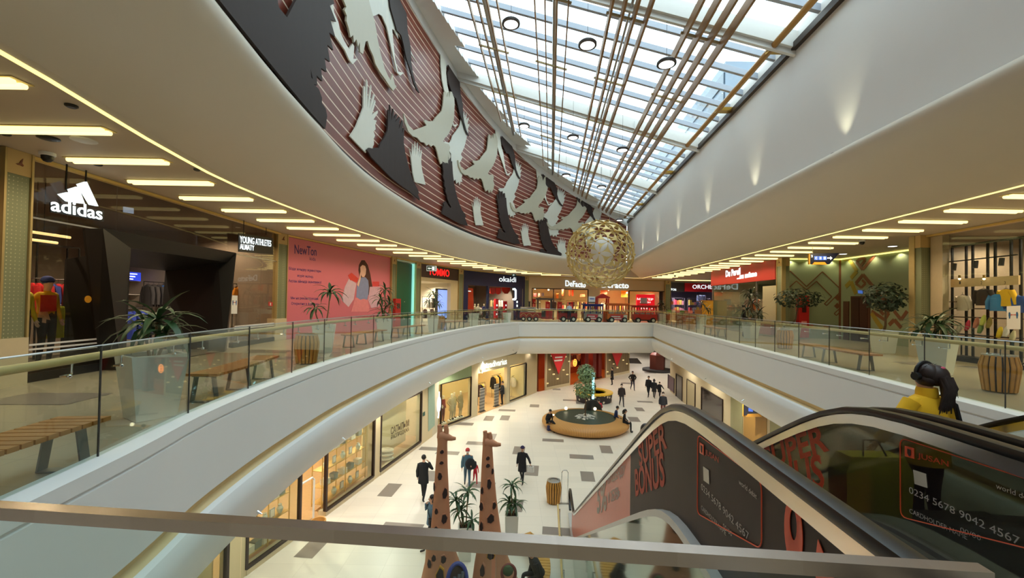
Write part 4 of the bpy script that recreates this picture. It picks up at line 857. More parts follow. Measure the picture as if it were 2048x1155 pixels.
FA.slab('base_plinth', BLACK, .2, ua+.2, .0, .16, -.1, .02, r); FA.slab('base_plinth', BLACK, ub-.1, FA.L-.25, .0, .16, -.1, .02, r)
for k in range(3):
    FA.slab('stripe_decal', WHITE, .22, ua+.25, .50+.085*k, .535+.085*k, .003, .006, r); FA.slab('stripe_decal', WHITE, ub+.0, FA.L-.28, .50+.085*k, .535+.085*k, .003, .006, r)
FA.slab('head_rail', STEEL, .2, FA.L-.25, 3.02, 3.05, .0, .02, r)
# black flared portal
r = thing('entrance_portal', 'black flared entrance portal of the sports shop', 'portal', FA.P((ua+ub)/2, 0, 0)); PB = mat('portal_black', (18, 17, 17), .45, .1, var=.1)
f = .45; o_tl, o_tr = FA.px(206, 460, f), FA.px(473, 503, f); zt = (o_tl.z+o_tr.z)/2; u_l, u_r = FA.uz(206, 460, f)[0], FA.uz(473, 503, f)[0]
bl, br = FA.uz(247, 600, f)[0], FA.uz(452, 600, f)[0]; tl_i, tr_i = FA.uz(258, 480, .2)[0], FA.uz(462, 520, .2)[0]
def pan(pts, name):
    m = MB(); m.loft([[p for p in pts], [p+FA.n*-.001+V((0, 0, 0)) for p in pts]]) if 0 else m.poly(pts); return m
m = MB(); P = FA.P
out = [P(bl, .01, f), P(u_l, zt, f), P(u_r, zt, f), P(br, .01, f)]; il, ir = FA.uz(255, 600, .25)[0], FA.uz(456, 600, .25)[0]; inn = [P(il, .01, .25), P(tl_i, zt-.3, .25), P(tr_i, zt-.3, .25), P(ir, .01, .25)]; back = [P(il, .01, -1.2), P(tl_i, 2.42, -1.2), P(tr_i, 2.42, -1.8), P(ir, .01, -1.8)]; ob = [P(bl, .01, -.06), P(u_l+.1, zt, -.06), P(u_r-.1, zt, -.06), P(br, .01, -.06)]
for A, B in ((ob, out), (out, inn), (inn, back)):
    for i in range(3): m.poly([A[i], A[i+1], B[i+1], B[i]])
m.build('frame', PB, r, smooth=0, fix=False)
m = MB(); m.poly([P(il, .02, .3), P(ir, .02, .3), P(ir, .02, -1.8), P(il, .02, -1.2)]); m.build('threshold', CON_IN, r, smooth=0)
# illuminated signs hanging in the glass
r = thing('logo_sign', 'white glowing three bar logo with lower case lettering over the sports shop', 'sign', FA.px(150, 400, .25))
for q in ([(114, 388), (132, 384), (139, 404), (130, 402)], [(134, 378), (151, 373), (164, 407), (146, 405)], [(152, 368), (168, 363), (191, 412), (177, 409)]): FA.prism(q, .22, .06, 'logo_bar', LED, r)
FA.text('adidas', 'lettering', LED, r, (101, 421), (204, 440), (101, 393), .22, .012, .012)
FA.prism([(99, 424), (206, 443), (206, 421), (99, 404)], .17, .02, 'back_plate', BLACK, r)
for x in (132, 171): m = MB(); q = FA.px(x, 380, .2); m.tube([q, V((q.x, q.y, CT))], .015, 5); m.build('hanging_rod', BLACK, r)
r = thing('lettered_sign', 'white glowing two line lettered sign by the sports shop right window', 'sign', FA.px(510, 485, .2))
FA.text('YOUNG ATHLETES', 'lettering', LED, r, (479.5, 485), (542, 493), (479.5, 471), .2, .012, .004); FA.text('ALMATY', 'lettering', LED, r, (479.5, 497.5), (508, 501), (479.5, 486.5), .2, .012, .004)
FA.prism([(476, 503), (545, 508), (545, 476), (476, 466)], .16, .02, 'back_plate', BLACK, r)
for x in (487, 532): m = MB(); q = FA.px(x, 470, .18); m.tube([q, V((q.x, q.y, CT))], .012, 5); m.build('hanging_rod', BLACK, r)
notice(FA, 190, 584, 217, 613, .01, 'white distancing notice on the dark glass, left of the black portal'); notice(FA, 462, 590, 474, 627, .01, 'tall white distancing notice on the glass, right of the black portal')
r = thing('round_sticker', 'round orange sticker on the dark sports shop glass', 'sticker', FA.px(176, 598, .01)); m = MB(); q = FA.px(176, 598, .006); m.prism([q+FA.t*.075*math.cos(k*PI/10)+V((0, 0, .075*math.sin(k*PI/10))) for k in range(20)], FA.n*.004); m.build('disc', mat('sticker_orange', (230, 160, 40), .5), r)
r = thing('exit_sign', 'small pale blue hanging sign behind the sports shop glass', 'sign', FA.px(255, 419, -.3)); FA.prism([(246, 413), (265, 416), (265, 427), (246, 424)], -.3, .03, 'panel', mat('pale_blue_light', (170, 196, 240), .4, emit=.7), r)
# inside the left window
for i, (px, py, L) in enumerate([(88, 467, 1.1), (72, 480, .9)]):
    q = FA.px(px, py, -1.2-.5*i); r = thing('tube_lamp', 'warm tube lamp hanging in the left sports window, %s' % ('upper' if i == 0 else 'lower'), 'lamp', q); m = MB(); m.tube([q-FA.t*L/2, q+FA.t*L/2], .03, 8); m.build('tube', mat('warm_tube', (255, 226, 160), .4, emit=2), r)
    m = MB(); m.tube([q, V((q.x, q.y, CT-.02))], .008, 4); m.build('cable', BLACK, r)
shelf_unit(FA, upx(FA, 58, 560, -3.0), upx(FA, 146, 560, -3.0), -3.0, 2.9, 2, 'tall black shelving frame behind red jackets in the sports shop', BLACK)
rail_of(FA, upx(FA, 56, 580, -2.4), upx(FA, 146, 580, -2.4), -2.4, 2.0, [(206, 36, 44, 'red'), (200, 30, 40, 'red'), (214, 40, 44, 'red'), (60, 76, 170, 'blue'), (198, 30, 46, 'red'), (208, 36, 44, 'red'), (180, 26, 40, 'dark red')], 'jacket', 'in the left sports shop window', 'red jackets on the sports rail', gh=.8)
def mannequin(F, px, py, off, label, top, trousers, skin=(226, 214, 196), h=1.8, arms=('down', 'hip'), turn=0, hat=None, z0=.18):
    p = F.px(px, py, off); p.z = z0
    if z0 > .02: m = MB(); m.box((p.x, p.y, z0/2+.005), (.6, .6, z0-.01), F.rz); r = thing('display_plinth', 'low plinth under the '+label, 'plinth', (p.x, p.y, .01)); m.build('block', DARKG, r)
    return person('mannequin', label, p, F.rz-PI+turn, h, arms, 'stand', top, trousers, skin=skin, hair=None, hat=hat, cat='mannequin', facing_detail=False, fingers=True)
mannequin(FA, 92, 660, -.9, 'mannequin in yellow shirt with red chest in the left sports window', (232, 190, 40), (34, 34, 38), (232, 200, 170), hat=(40, 60, 130))
mannequin(FA, 38, 660, -.75, 'mannequin in black and lime jacket beside the first pilaster', (206, 204, 50), (44, 44, 48))
garment('jacket', FA.px(118, 612, -1.2), (190, 204, 46), FA.rz, 'lime yellow jacket on a stand behind the yellow mannequin', None, .55, .7)
r = thing('red_chest_panel', 'red bib hanging before the yellow mannequin', 'bib', FA.px(97, 605, -.7)); m = MB(); m.box(FA.px(97, 606, -.71), (.3, .02, .34), FA.rz); m.build('panel', cloth((206, 50, 44)), r)
for i, (px, c) in enumerate([(183, (70, 78, 84)), (212, (64, 72, 78))]):
    r = thing('display_counter', 'low slate grey counter behind the dark glass, %s of two' % ORD[i], 'counter', FA.px(px, 660, -1.0)); u = upx(FA, px, 650, -1.0); FA.slab('body', mat('slate_counter', (70, 78, 82), .4), u-.3, u+.3, .02, .75, -1.4, -.9, r); FA.slab('top', DARKG, u-.31, u+.31, .75, .79, -1.42, -.88, r)
r = thing('accent_bar', 'slim vertical yellow light bar behind the red jackets', 'light bar', FA.px(149, 570, -3)); FA.prism([(146.5, 530), (150.5, 530), (150.5, 598), (146.5, 598)], -3, .04, 'bar', mat('yellow_bar', (236, 178, 40), .4, emit=.7), r)
# seen through the portal and in the right window
uM = upx(FA, 305, 600, -4)
rail_of(FA, upx(FA, 302, 580, -4), upx(FA, 352, 580, -4), -4.2, 2.15, [(52, 50, 52, 'patterned charcoal'), (60, 56, 56, 'patterned charcoal'), (50, 48, 52, 'patterned charcoal'), (64, 120, 196, 'light blue'), (224, 220, 216, 'white')], 'jacket', 'deep inside the black portal', 'jackets seen through the portal', gh=.8)
rail_of(FA, upx(FA, 270, 640, -2.6), upx(FA, 318, 640, -2.6), -2.9, 1.25, [(40, 60, 150, 'royal blue'), (36, 54, 140, 'royal blue'), (44, 64, 150, 'royal blue'), (40, 44, 60, 'navy')], 'jacket', 'low behind the potted palm in the portal', 'blue jackets in the portal', gh=.85)
shelf_unit(FA, upx(FA, 258, 600, -5), upx(FA, 290, 600, -5), -5.3, 2.2, 5, 'white lit shelves deep inside the black portal', mat('white_shelf', (220, 214, 204), .5))
r = thing('screen', 'blue and white screen glowing deep inside the black portal', 'screen', FA.px(266, 552, -5)); FA.prism([(256, 543), (279, 545), (279, 562), (256, 559)], -5.0, .05, 'panel', mat('blue_screen', (40, 60, 190), .4, emit=1.2), r)
for k in range(3): FA.prism([(258, 546+5*k), (274-4*k, 547+5*k), (274-4*k, 549+5*k), (258, 548+5*k)], -4.94, .01, 'caption_line', LED, r)
for i, dy in enumerate((0, 6)): r = thing('tube_lamp', 'white tube lamp over the portal interior, %s' % ('upper', 'lower')[i], 'lamp', FA.px(269, 519+dy, -3.5)); m = MB(); m.tube([FA.px(257, 516+dy, -3.5), FA.px(281, 519+dy, -3.5)], .03, 6); m.build('tube', mat('warm_tube', (255, 226, 160), .4, emit=2), r)
shelf_unit(FA, upx(FA, 470, 600, -1.6), upx(FA, 512, 600, -1.6), -1.7, 3.0, 2, 'black frame holding an orange jacket in the right sports window', BLACK)
rail_of(FA, upx(FA, 468, 600, -1.5), upx(FA, 505, 600, -1.5), -1.5, 2.15, [(232, 150, 40, 'orange'), (226, 144, 36, 'orange'), (50, 50, 54, 'black')], 'jacket', 'in the right sports shop window', 'jackets in the right sports window', gh=.75, perp=False)
rail_of(FA, upx(FA, 478, 640, -1.5), upx(FA, 506, 640, -1.5), -1.1, 1.0, [(70, 70, 72, 'dark grey'), (190, 186, 180, 'pale grey')], 'coat', 'low in the right sports shop window', 'coats in the right sports window', name='coat', gh=.7, cat='coat')
for i, px in enumerate((476, 515)): q = FA.px(px, 455, -.8); r = thing('spot_lamp', 'white ceiling spot lamp in the right sports window, %s' % ('left' if i == 0 else 'right'), 'lamp', q); m = MB(); m.lathe([(.02, .2), (.07, .18), (.08, 0), (.001, .0)], q, 12); m.build('can', WHITE, r); m = MB(); m.tube([q+V((0, 0, .19)), V((q.x, q.y, CT-.022))], .012, 5); m.build('rod', DARKG, r)
r = thing('extinguisher_sign', 'small red fire sign on the glass by the pink hoarding', 'sign', FA.px(540, 607, .01)); FA.prism([(537, 603), (545, 604), (545, 612), (537, 611)], .004, .006, 'plate', mat('fire_red', (190, 40, 36), .5), r); FA.prism([(540, 605), (542, 605), (542, 610.5), (540, 610)], .011, .003, 'symbol', WHITE, r)
# ------------------------------------------------------------------ pink hoarding of the shop being refitted
PINK = mat('pink_hoarding', (214, 116, 132), .4, var=.015, scale=1); INK = mat('hoarding_ink', (72, 44, 116), .6, var=0)
r = thing('printed_hoarding', 'large pink printed hoarding with girl and purple lettering', 'hoarding', FN.P(4.2, 0, 0)); FN.slab('panel', PINK, .26, FN.L-.22, .0, CT-.08, -.05, .02, r)
def nt_(b, ll, lr, ul, bold=0): FN.text(b, 'lettering', INK, r, ll, lr, ul, .02, .004, bold)
nt_('NewTon', (589, 507), (633, 511.5), (589, 488.5), .01); nt_('kids', (619.5, 520), (631, 521.5), (619.5, 513), 0)
nt_('Бізде жөндеу жұмыстары', (578, 540.5), (642, 546), (578, 533), .012); nt_('жүріп жатыр.', (594, 554.5), (627, 557), (594, 547.5), .012); nt_('Ақпан айында ашыламыз!', (577, 565), (642.5, 568), (577, 557.5), .012)
nt_('Мы на реконструкции.', (581.5, 599.5), (637, 600.5), (581.5, 592.5), .012); nt_('Открытие в феврале', (582.5, 610.5), (637, 611.5), (582.5, 603.5), .012)
def nprism(pts, name, rgb, off=.021): FN.prism([(540+x/4.81, 440+y/4.81) for x, y in pts], off, .003, name, cloth(rgb), r)
nprism([(855, 430), (880, 385), (910, 385), (940, 430), (965, 520), (985, 640), (975, 700), (945, 720), (930, 640), (925, 560), (915, 545), (880, 560), (860, 540), (850, 480)], 'printed_hair', (84, 52, 44))
nprism([(868, 450), (890, 430), (915, 440), (925, 470), (920, 520), (905, 548), (885, 545), (870, 500)], 'printed_face', (236, 192, 172), .025)
nprism([(850, 570), (880, 550), (920, 550), (945, 580), (950, 640), (945, 720), (935, 765), (900, 755), (870, 765), (830, 740), (835, 640), (840, 600)], 'printed_shirt', (138, 146, 188), .028)
nprism([(820, 745), (940, 760), (960, 880), (780, 880)], 'printed_skirt', (232, 140, 148), .027); nprism([(750, 530), (785, 505), (850, 560), (840, 600), (770, 575)], 'printed_box', (216, 72, 62), .027)
nprism([(760, 560), (830, 610), (805, 760), (755, 835), (690, 770), (720, 640)], 'printed_bag', (214, 184, 204), .024); nprism([(985, 590), (1050, 590), (1050, 635), (985, 635)], 'printed_box', (222, 76, 76), .025); nprism([(960, 640), (1060, 640), (1050, 830), (975, 845), (945, 770)], 'printed_bag', (218, 176, 196), .024)
nt_('N', (747, 599), (750.5, 599.5), (747, 589), .03)
nprism([(838, 620), (858, 560), (868, 500), (880, 500), (872, 560), (852, 640)], 'printed_arm', (236, 192, 172), .031)
# ------------------------------------------------------------------ green doorway and the red lettered clothes shop
r = thing('green_door', 'tall dark green door with pale turquoise lit frame', 'door', FG.P(1.5, 0, 0)); FG.slab('leaf', mat('green_door_paint', (10, 92, 62), .4, var=.03), .25, FG.L-.45, 0, 3.95, -.2, -.12, r)
AQ = mat('aqua_edge_light', (150, 236, 226), .4, emit=.8); FG.slab('frame_light', AQ, FG.L-.42, FG.L-.3, 0, 3.98, -.2, -.02, r); FG.slab('frame_light', mat('white_frame', (214, 236, 226), .4), .22, FG.L-.3, 3.98, 4.06, -.2, -.0, r)
m = MB(); m.ball(FG.px(809, 603, -.1), .03, 8, 6); m.build('door_knob', STEEL, r)
struct(FG.slab('wall_left_green', WHITE, 0, FG.L, 0, CT, -.4, -.25))
RED = mat('fire_cabinet_red', (186, 26, 28), .35)
r = thing('fire_cabinet', 'red fire cabinet standing beside the green door', 'cabinet', FG.P(.9, 0, .1)); a = FG.uz(788, 620, .2)[0]; b = FG.uz(798.5, 620, .2)[0]; FG.slab('body', RED, a, b, .05, 1.72, .0, .3, r); FG.slab('dial', mat('gauge_dark', (60, 20, 20), .3), a+.15, b-.12, 1.15, 1.45, .3, .32, r)
interior(FT, .3, FT.L-.3, 5, 'wall_left_clothes', WHITE_IN, CON_IN, z1=3.0, power=300, nl=3, col=(1, .9, .7))
BRN = mat('dark_brown_fascia', (70, 48, 40), .5)
struct(FT.slab('wall_left_brown', BRN, .25, FT.L-.2, 3.2, CT-.08, -.1, .02)); struct(FT.slab('wall_left_band', WARMP, .25, FT.L-.2, 2.95, 3.2, -.1, .0)); struct(FT.slab('wall_left_pier', WARMP, FT.L-1.35, FT.L-.25, 0, 2.95, -.3, .0))
r = thing('lettered_sign', 'glowing red block lettering on the dark brown shop fascia', 'sign', FT.P(3, 3.6, 0)); RLED = mat('sign_red_light', (255, 20, 24), .4, emit=1.6, var=0); FT.text('TOMMO', 'lettering', RLED, r, (857, 549), (898.5, 553.5), (857, 534), .02, .012, .008)
r = thing('exit_sign', 'green hanging exit sign with arrow and door, by the red lettering', 'sign', FT.px(863, 536, .6)); GRN = mat('exit_green', (16, 66, 56), .4, emit=.25)
FT.prism([(853, 531), (872.5, 531.5), (872.5, 542), (853, 541.5)], .6, .03, 'frame', mat('exit_frame', (226, 236, 232), .4, emit=.4), r); FT.prism([(854, 532), (870.5, 532.3), (870.5, 540.8), (854, 540.3)], .632, .004, 'panel', GRN, r)
PW = mat('exit_white', (236, 250, 248), .4, emit=.9); FT.prism([(855.5, 536.3), (858.5, 534), (858.5, 535.6), (863, 535.7), (863, 537.3), (858.5, 537.2), (858.5, 538.7)], .638, .004, 'arrow', PW, r); FT.prism([(864, 533), (869, 533.1), (869, 540), (864, 539.8)], .638, .004, 'door_symbol', PW, r)
m = MB(); q = FT.px(863, 531, .61); m.tube([q, V((q.x, q.y, CT))], .01, 5); m.build('hanger', STEEL, r)
r = thing('display_screen', 'tall pale blue screen in a black case in the shop doorway', 'screen', FT.P(4, 0, -.6)); a, b = FT.uz(876, 600, -.5)[0], FT.uz(896, 600, -.5)[0]; FT.slab('case', BLACK, a, b+.12, .25, 2.55, -.75, -.55, r); FT.slab('display', mat('screen_blue', (150, 178, 246), .3, emit=.9, ecol=(140, 170, 250)), a+.06, b, .35, 2.45, -.55, -.535, r)
rail_of(FT, FT.uz(846, 590, -1.6)[0], FT.uz(872, 590, -1.6)[0], -1.6, 1.95, [(228, 224, 216, 'white'), (232, 228, 220, 'white'), (226, 222, 214, 'white'), (34, 32, 34, 'black'), (38, 36, 36, 'black')], 'shirt', 'in the shop under red lettering', 'shirts under the red lettering', name='shirt', gh=.75, cat='shirt')
rail_of(FT, FT.uz(847, 610, -2.2)[0], FT.uz(874, 610, -2.2)[0], -2.2, 1.1, [(60, 40, 34, 'brown'), (210, 204, 194, 'cream'), (60, 44, 40, 'brown'), (90, 70, 60, 'tan')], 'skirt', 'low in the shop under red lettering', 'skirts under the red lettering', name='skirt', gh=.7, cat='skirt', sleeves=False)
# ------------------------------------------------------------------ navy childrens shop
NAVY = mat('navy_fascia', (26, 34, 82), .45, var=.04)
interior(FO, .35, FO.L-.35, 6, 'wall_left_childrens', GREY_IN, CON_IN, z1=3.2, power=420, nl=3, col=(1, .86, .66))
for n, q in (('wall_left_navy_head', (.25, FO.L-.2, 2.95, CT-.08)), ('wall_left_navy_pier', (.25, .95, 0, 2.95)), ('wall_left_navy_side', (FO.L-1.6, FO.L-.2, 0, 2.95))): struct(FO.slab(n, NAVY, *q, -.25, .03))
uo = lambda x: FO.uz(x, 600)[0]
r = thing('lettered_sign', 'white glowing rounded lettering on the navy shop fascia', 'sign', FO.P(6.5, 3.4, 0)); FO.text('okaidi', 'lettering', LED, r, (998, 562.5), (1032, 564), (998, 552), .03, .012, .004)
r = thing('exit_sign', 'small dark green exit sign above the navy shop lettering', 'sign', FO.px(1027, 549, .4)); FO.prism([(1024, 547), (1032, 547), (1032, 552), (1024, 552)], .4, .03, 'panel', GRN, r); FO.prism([(1025.2, 549.6), (1027, 548), (1027, 549.2), (1029.5, 549.2), (1029.5, 550), (1027, 550), (1027, 551.2)], .43, .004, 'arrow', PW, r); m = MB(); q = FO.px(1028, 547, .41); m.tube([q, V((q.x, q.y, CT))], .01, 4); m.build('hanger', STEEL, r)
r = thing('glass_shop_front', 'glass front of the navy childrens shop with dark mullion', 'shop front', FO.P(4, 0, -.05)); FO.slab('glass_panel', SHOPG, .95, uo(977), .05, 2.95, -.1, -.09, r); FO.slab('mullion', NAVY, uo(977)-.08, uo(977)+.08, 0, 2.95, -.2, -.02, r); FO.slab('door_frame', STEEL, uo(1044)-.03, uo(1044)+.03, 0, 2.9, .03, .06, r)
r = thing('large_letter_display', 'big white number and colon shapes on the navy entrance side', 'wall display', FO.P(7, 1.5, .05)); sc = lambda x, y: (920+x/8.886, 530+y/8.886)
FO.prism([sc(930, 410), (sc(975, 405)), sc(1000, 440), sc(1000, 600), sc(975, 625), sc(930, 620), sc(930, 590), sc(960, 590), sc(972, 570), sc(972, 460), sc(960, 440), sc(930, 440)], .035, .04, 'figure', LED, r)
for y in (652, 720): q = FO.px(*sc(1012, y), .035); m = MB(); m.prism([q+FO.t*.09*math.cos(k*PI/8)+V((0, 0, .11*math.sin(k*PI/8))) for k in range(16)], FO.n*.04); m.build('dot', LED, r)
r = thing('banner', 'tall orange red banner at the left of the childrens shop window', 'banner', FO.P(1.3, 0, -.5)); FO.prism([sc(112, 400), sc(228, 410), sc(240, 830), sc(100, 830)], -.5, .04, 'panel', mat('orange_banner', (236, 74, 40), .5), r); FO.prism([sc(125, 450), sc(195, 455), sc(195, 470), sc(125, 465)], -.455, .004, 'caption_line', LED, r)
for i, (x0, x1) in enumerate(((530, 620), (630, 720), (735, 890))):
    q = [sc(x0, 400), sc(x1, 400), sc(x1, 500), sc((x0+x1)/2, 520), sc(x0, 500)] if i != 2 else [sc(735, 395), sc(890, 395), sc(880, 460), sc(845, 505), sc(790, 505), sc(750, 460)]
    r = thing('hanging_poster', 'red round poster over the childrens shop rail, %s from the left' % ORD[i], 'poster', FO.px(*q[0], -1.5)); FO.prism(q, -1.5, .03, 'panel', mat('poster_red', (226, 60, 40), .5), r)
rail_of(FO, FO.uz(980, 590, -2.4)[0], FO.uz(1026, 590, -2.4)[0], -2.4, 1.9, [(236, 214, 150, 'cream'), (240, 226, 190, 'cream'), (222, 150, 60, 'mustard'), (238, 232, 220, 'white'), (240, 236, 226, 'white'), (238, 190, 70, 'yellow'), (240, 220, 150, 'pale yellow'), (236, 226, 200, 'cream'), (60, 50, 44, 'dark brown')], 'dress', 'in the childrens shop doorway', 'small dresses in the childrens shop', name='dress', gh=.6, w=.42, cat='dress', sleeves=False)
for i, px in enumerate((994, 1012)):
    r = thing('sale_column', 'red sale post with white letters in the childrens shop doorway, %s' % ('left' if i == 0 else 'right'), 'sale post', FO.px(px, 630, -1.0)); u = FO.uz(px, 600, -1.0)[0]; FO.slab('post', mat('sale_red', (196, 26, 38), .5), u-.2, u+.2, .02, 1.9 if i == 0 else 1.7, -1.2, -1.0, r)
    for k in range(3): FO.slab('letter_mark', LED, u-.07, u+.07, .45+.4*k, .6+.4*k, -1.0, -.99, r)
for i, (px, c, s) in enumerate([(950, (238, 228, 200), 'cream top'), (960, (240, 234, 216), 'white top'), (968, (60, 70, 130), 'navy striped top')]):
    u = FO.uz(px, 600, -1.1)[0]; p = FO.P(u, .1, -1.1-.2*(i % 2)); m = MB(); rr = thing('display_plinth', 'round base under the small mannequin in '+s, 'plinth', (p.x, p.y, .01)); m.lathe([(.25, .02), (.25, .09), (.001, .09)], (p.x, p.y, 0), 16); m.build('disc', DARKG, rr)
    person('mannequin', 'child mannequin in %s in the navy shop window' % s, p, FO.rz-PI, 1.35, ('down', 'down'), 'stand', c, (50, 44, 50), skin=(236, 220, 190), hair=None, cat='mannequin', facing_detail=False, fingers=False)
# ------------------------------------------------------------------ beige clothes shop at the far end
BEIGE = mat('beige_fascia', (222, 200, 166), .5, var=.02, scale=1)
ud = lambda x, y=600: FD.uz(x, y)[0]
interior(FD, .4, FD.L-1.2, 7, 'wall_far_clothes', mat('shop_orange_wall', (230, 214, 182), .6, var=.05), WOODF, z1=3.25, power=620, nl=5, col=(1, .88, .66))
o1, o2, o3, o4, o5 = ud(1064), ud(1176), ud(1199), ud(1258), ud(1329)
for n, q in (('wall_far_head', (.3, FD.L-.62, 2.98, CT-.08)), ('wall_far_pier_1', (.3, o1, 0, 2.98)), ('wall_far_pier_2', (o2, o3, 0, 2.98)), ('wall_far_pier_3', (o5, FD.L-.62, 0, 2.98))): struct(FD.slab(n, BEIGE, *q, -.25, 0))
r = thing('glass_shop_front', 'dark framed windows of the beige clothes shop', 'shop front', FD.P(7, 0, 0)); DF = mat('dark_frame_brown', (54, 32, 24), .4)
for a, b in ((o1, ud(1107)), (ud(1107), o2), (o4, o5)):
    FD.slab('glass_panel', SHOPG, a, b, .05, 2.95, -.05, -.04, r); FD.slab('frame', DF, a-.04, a+.04, 0, 2.98, -.1, .03, r); FD.slab('frame', DF, a, b, 2.94, 3.02, -.1, .03, r)
for x in (o2, o5, o4): FD.slab('frame', DF, x-.04, x+.04, 0, 2.98, -.1, .03, r)
for i, (ll, lr, ul, s) in enumerate([((1130.5, 572), (1171, 575), (1130.5, 560), 'left, partly behind the gold globe'), ((1203, 575), (1257, 576.5), (1203, 563), 'right, below the gold globe')]):
    r = thing('lettered_sign', 'white glowing shop lettering on the beige fascia, '+s, 'sign', FD.px(*ll, .03)); FD.text('DeFacto', 'lettering', LED, r, ll, lr, ul, .012, .06, .008); FD.text('DeFacto', 'lettering_back', DARKG, r, (ll[0]-.7, ll[1]+.7), (lr[0]+.5, lr[1]+.7), (ul[0]-.7, ul[1]-.5), .01, .012, .02)
# goods inside: red standees, rails, red poster box
for i, px in enumerate((1072, 1125.5, 1148.5, 1101)):
    r = thing('sale_standee', 'red sale standee in the beige clothes shop, at the %s window' % ('far left', 'left centre', 'centre', 'left')[i], 'sale board', FD.P(ud(px), 0, -.8)); u = ud(px); FD.slab('board', mat('sale_red', (196, 26, 38), .5), u-.22, u+.22, .02, 1.75 if i else 2.0, -.85, -.8, r); FD.slab('print', mat('sale_pink', (244, 120, 120), .5), u-.1, u+.1, 1.2, 1.5, -.8, -.79, r)
rail_of(FD, ud(1108), ud(1124), -1.6, 1.9, [(236, 226, 200, 'cream'), (210, 180, 150, 'tan'), (60, 40, 36, 'dark'), (70, 44, 40, 'dark'), (54, 36, 34, 'dark')], 'coat', 'in the beige shop left window', 'coats in the beige shop window', name='coat', gh=.9, cat='coat')
rail_of(FD, ud(1153), ud(1174), -2.2, 1.4, [(120, 60, 40, 'rust'), (60, 40, 36, 'dark'), (224, 190, 150, 'tan'), (230, 200, 120, 'yellow')], 'top', 'right of the standees in the beige shop', 'tops in the beige shop', name='top', gh=.7, cat='top')
shelf_unit(FD, o1+.1, ud(1086), -.9, 2.3, 4, 'dark shelves of small white shoes in the beige shop window', DF)
for k in range(3):
    for j in range(4):
        p = FD.P(o1+.25+.26*j, .14+.72*k+.03, -.8); m = MB(); m.loft([[p+FD.t*x*w+V((0, 0, z)) for x, z in ((-1, 0), (1, 0), (.9, .12), (-.9, .12))]+[] for w in (.06,)]) if 0 else m.tube([p+FD.n*.12+V((0, 0, .045)), p+V((0, 0, .06)), p-FD.n*.1+V((0, 0, .08))], [.035, .045, .05], 7)
        tag(m.build('shoe', cloth((236, 224, 206))), 'small white shoe on the dark shelves, %s on the %s shelf' % (ORD[j], ('lowest', 'middle', 'upper')[k]), 'shoe', 'white shoes on the window shelves')
r = thing('poster_box', 'glowing red promotional box with white capitals in the right window', 'poster', FD.P(ud(1290), 0, -1)); PRED = mat('poster_glow_red', (226, 22, 40), .5, emit=.9); PPK = mat('poster_glow_white', (255, 232, 232), .5, emit=1.3)
FD.prism([(1272, 588.5), (1308, 588.5), (1308, 640), (1272, 640)], -1.0, .2, 'box', PRED, r); FD.text('МЕ  ТЕР', 'lettering', PPK, r, (1274, 599.5), (1306.5, 600.5), (1274, 595), -.79, .01, .03); FD.text('СЕЗОН', 'lettering', PPK, r, (1280, 605.5), (1301, 606), (1280, 602), -.79, .01, .03); FD.text('ВСЕ %', 'lettering', PPK, r, (1282, 618), (1305, 618), (1282, 612.5), -.79, .01, .03)
for i, (x0, x1, y0, y1) in enumerate([(1123.5, 1127, 578, 592), (1137.5, 1140.5, 580, 592), (1143, 1147, 579, 592)]):
    r = thing('hanging_banner', 'slim orange hanging banner inside the beige shop, %s from the left' % ORD[i], 'banner', FD.px(x0, y0, -2)); FD.prism([(x0, y0), (x1, y0), (x1, y1-2), ((x0+x1)/2, y1), (x0, y1-2)], -2, .03, 'panel', mat('banner_orange', (226, 76, 34), .5), r)
for i, (px, py) in enumerate([(1070, 577), (1097, 579), (1115, 576), (1135, 576), (1152, 576.5), (1171, 577.5), (1217, 579), (1254, 585)]):
    p = FD.px(px, py, -1); r = thing('spot_lamp', 'bright ceiling spot inside the beige shop, %s from the left' % ORD[i], 'lamp', p); m = MB(); m.ball(p, .09, 10, 6); m.build('bulb', mat('spot_glow', (255, 240, 200), .4, emit=5, var=0), r); m = MB(); m.tube([p+V((0, 0, .08)), V((p.x, p.y, 3.24))], .02, 5); m.build('stem', DARKG, r)
r = thing('wall_shelf', 'long lit wall shelf inside the beige shop', 'shelving', FD.P(ud(1150), 2.0, -6.6)); FD.slab('shelf', DF, ud(1120, 600), ud(1176, 600), 2.05, 2.1, -6.9, -6.5, r); FD.slab('shelf', DF, ud(1140, 600), ud(1176, 600), 1.5, 1.55, -6.9, -6.5, r)
# ------------------------------------------------------------------ red toy shop round the corner
uc = lambda x: FC.uz(x, 600)[0]
interior(FC, .2, FC.L-.3, 7, 'wall_far_toys', mat('shop_violet_grey', (120, 112, 130), .6, var=.05), CON_IN, z1=3.3, power=500, nl=3, col=(.95, .92, 1))
struct(FC.slab('wall_far_toy_head', mat('toy_red_fascia', (206, 24, 50), .45), uc(1370), FC.L, 3.05, 3.95, -.2, .03)); struct(FC.slab('wall_far_toy_dark', mat('toy_dark_fascia', (58, 54, 62), .5), .2, uc(1370), 3.0, 3.95, -.4, -.1))
r = thing('lettered_sign', 'white glowing capitals on the red toy shop fascia', 'sign', FC.P(4, 3.4, 0)); FC.text('ORCHESTRA', 'lettering', LED, r, (1385, 577), (1451, 577.5), (1385, 569), .03, .012, .006)
r = thing('lettered_sign', 'small white glowing letters beside the dark pilaster', 'sign', FC.px(1345, 578, .02)); FC.text('TOS', 'lettering', LED, r, (1341, 580), (1352, 581), (1341, 576), .1, .05, .0)
rnd = random.Random(3)
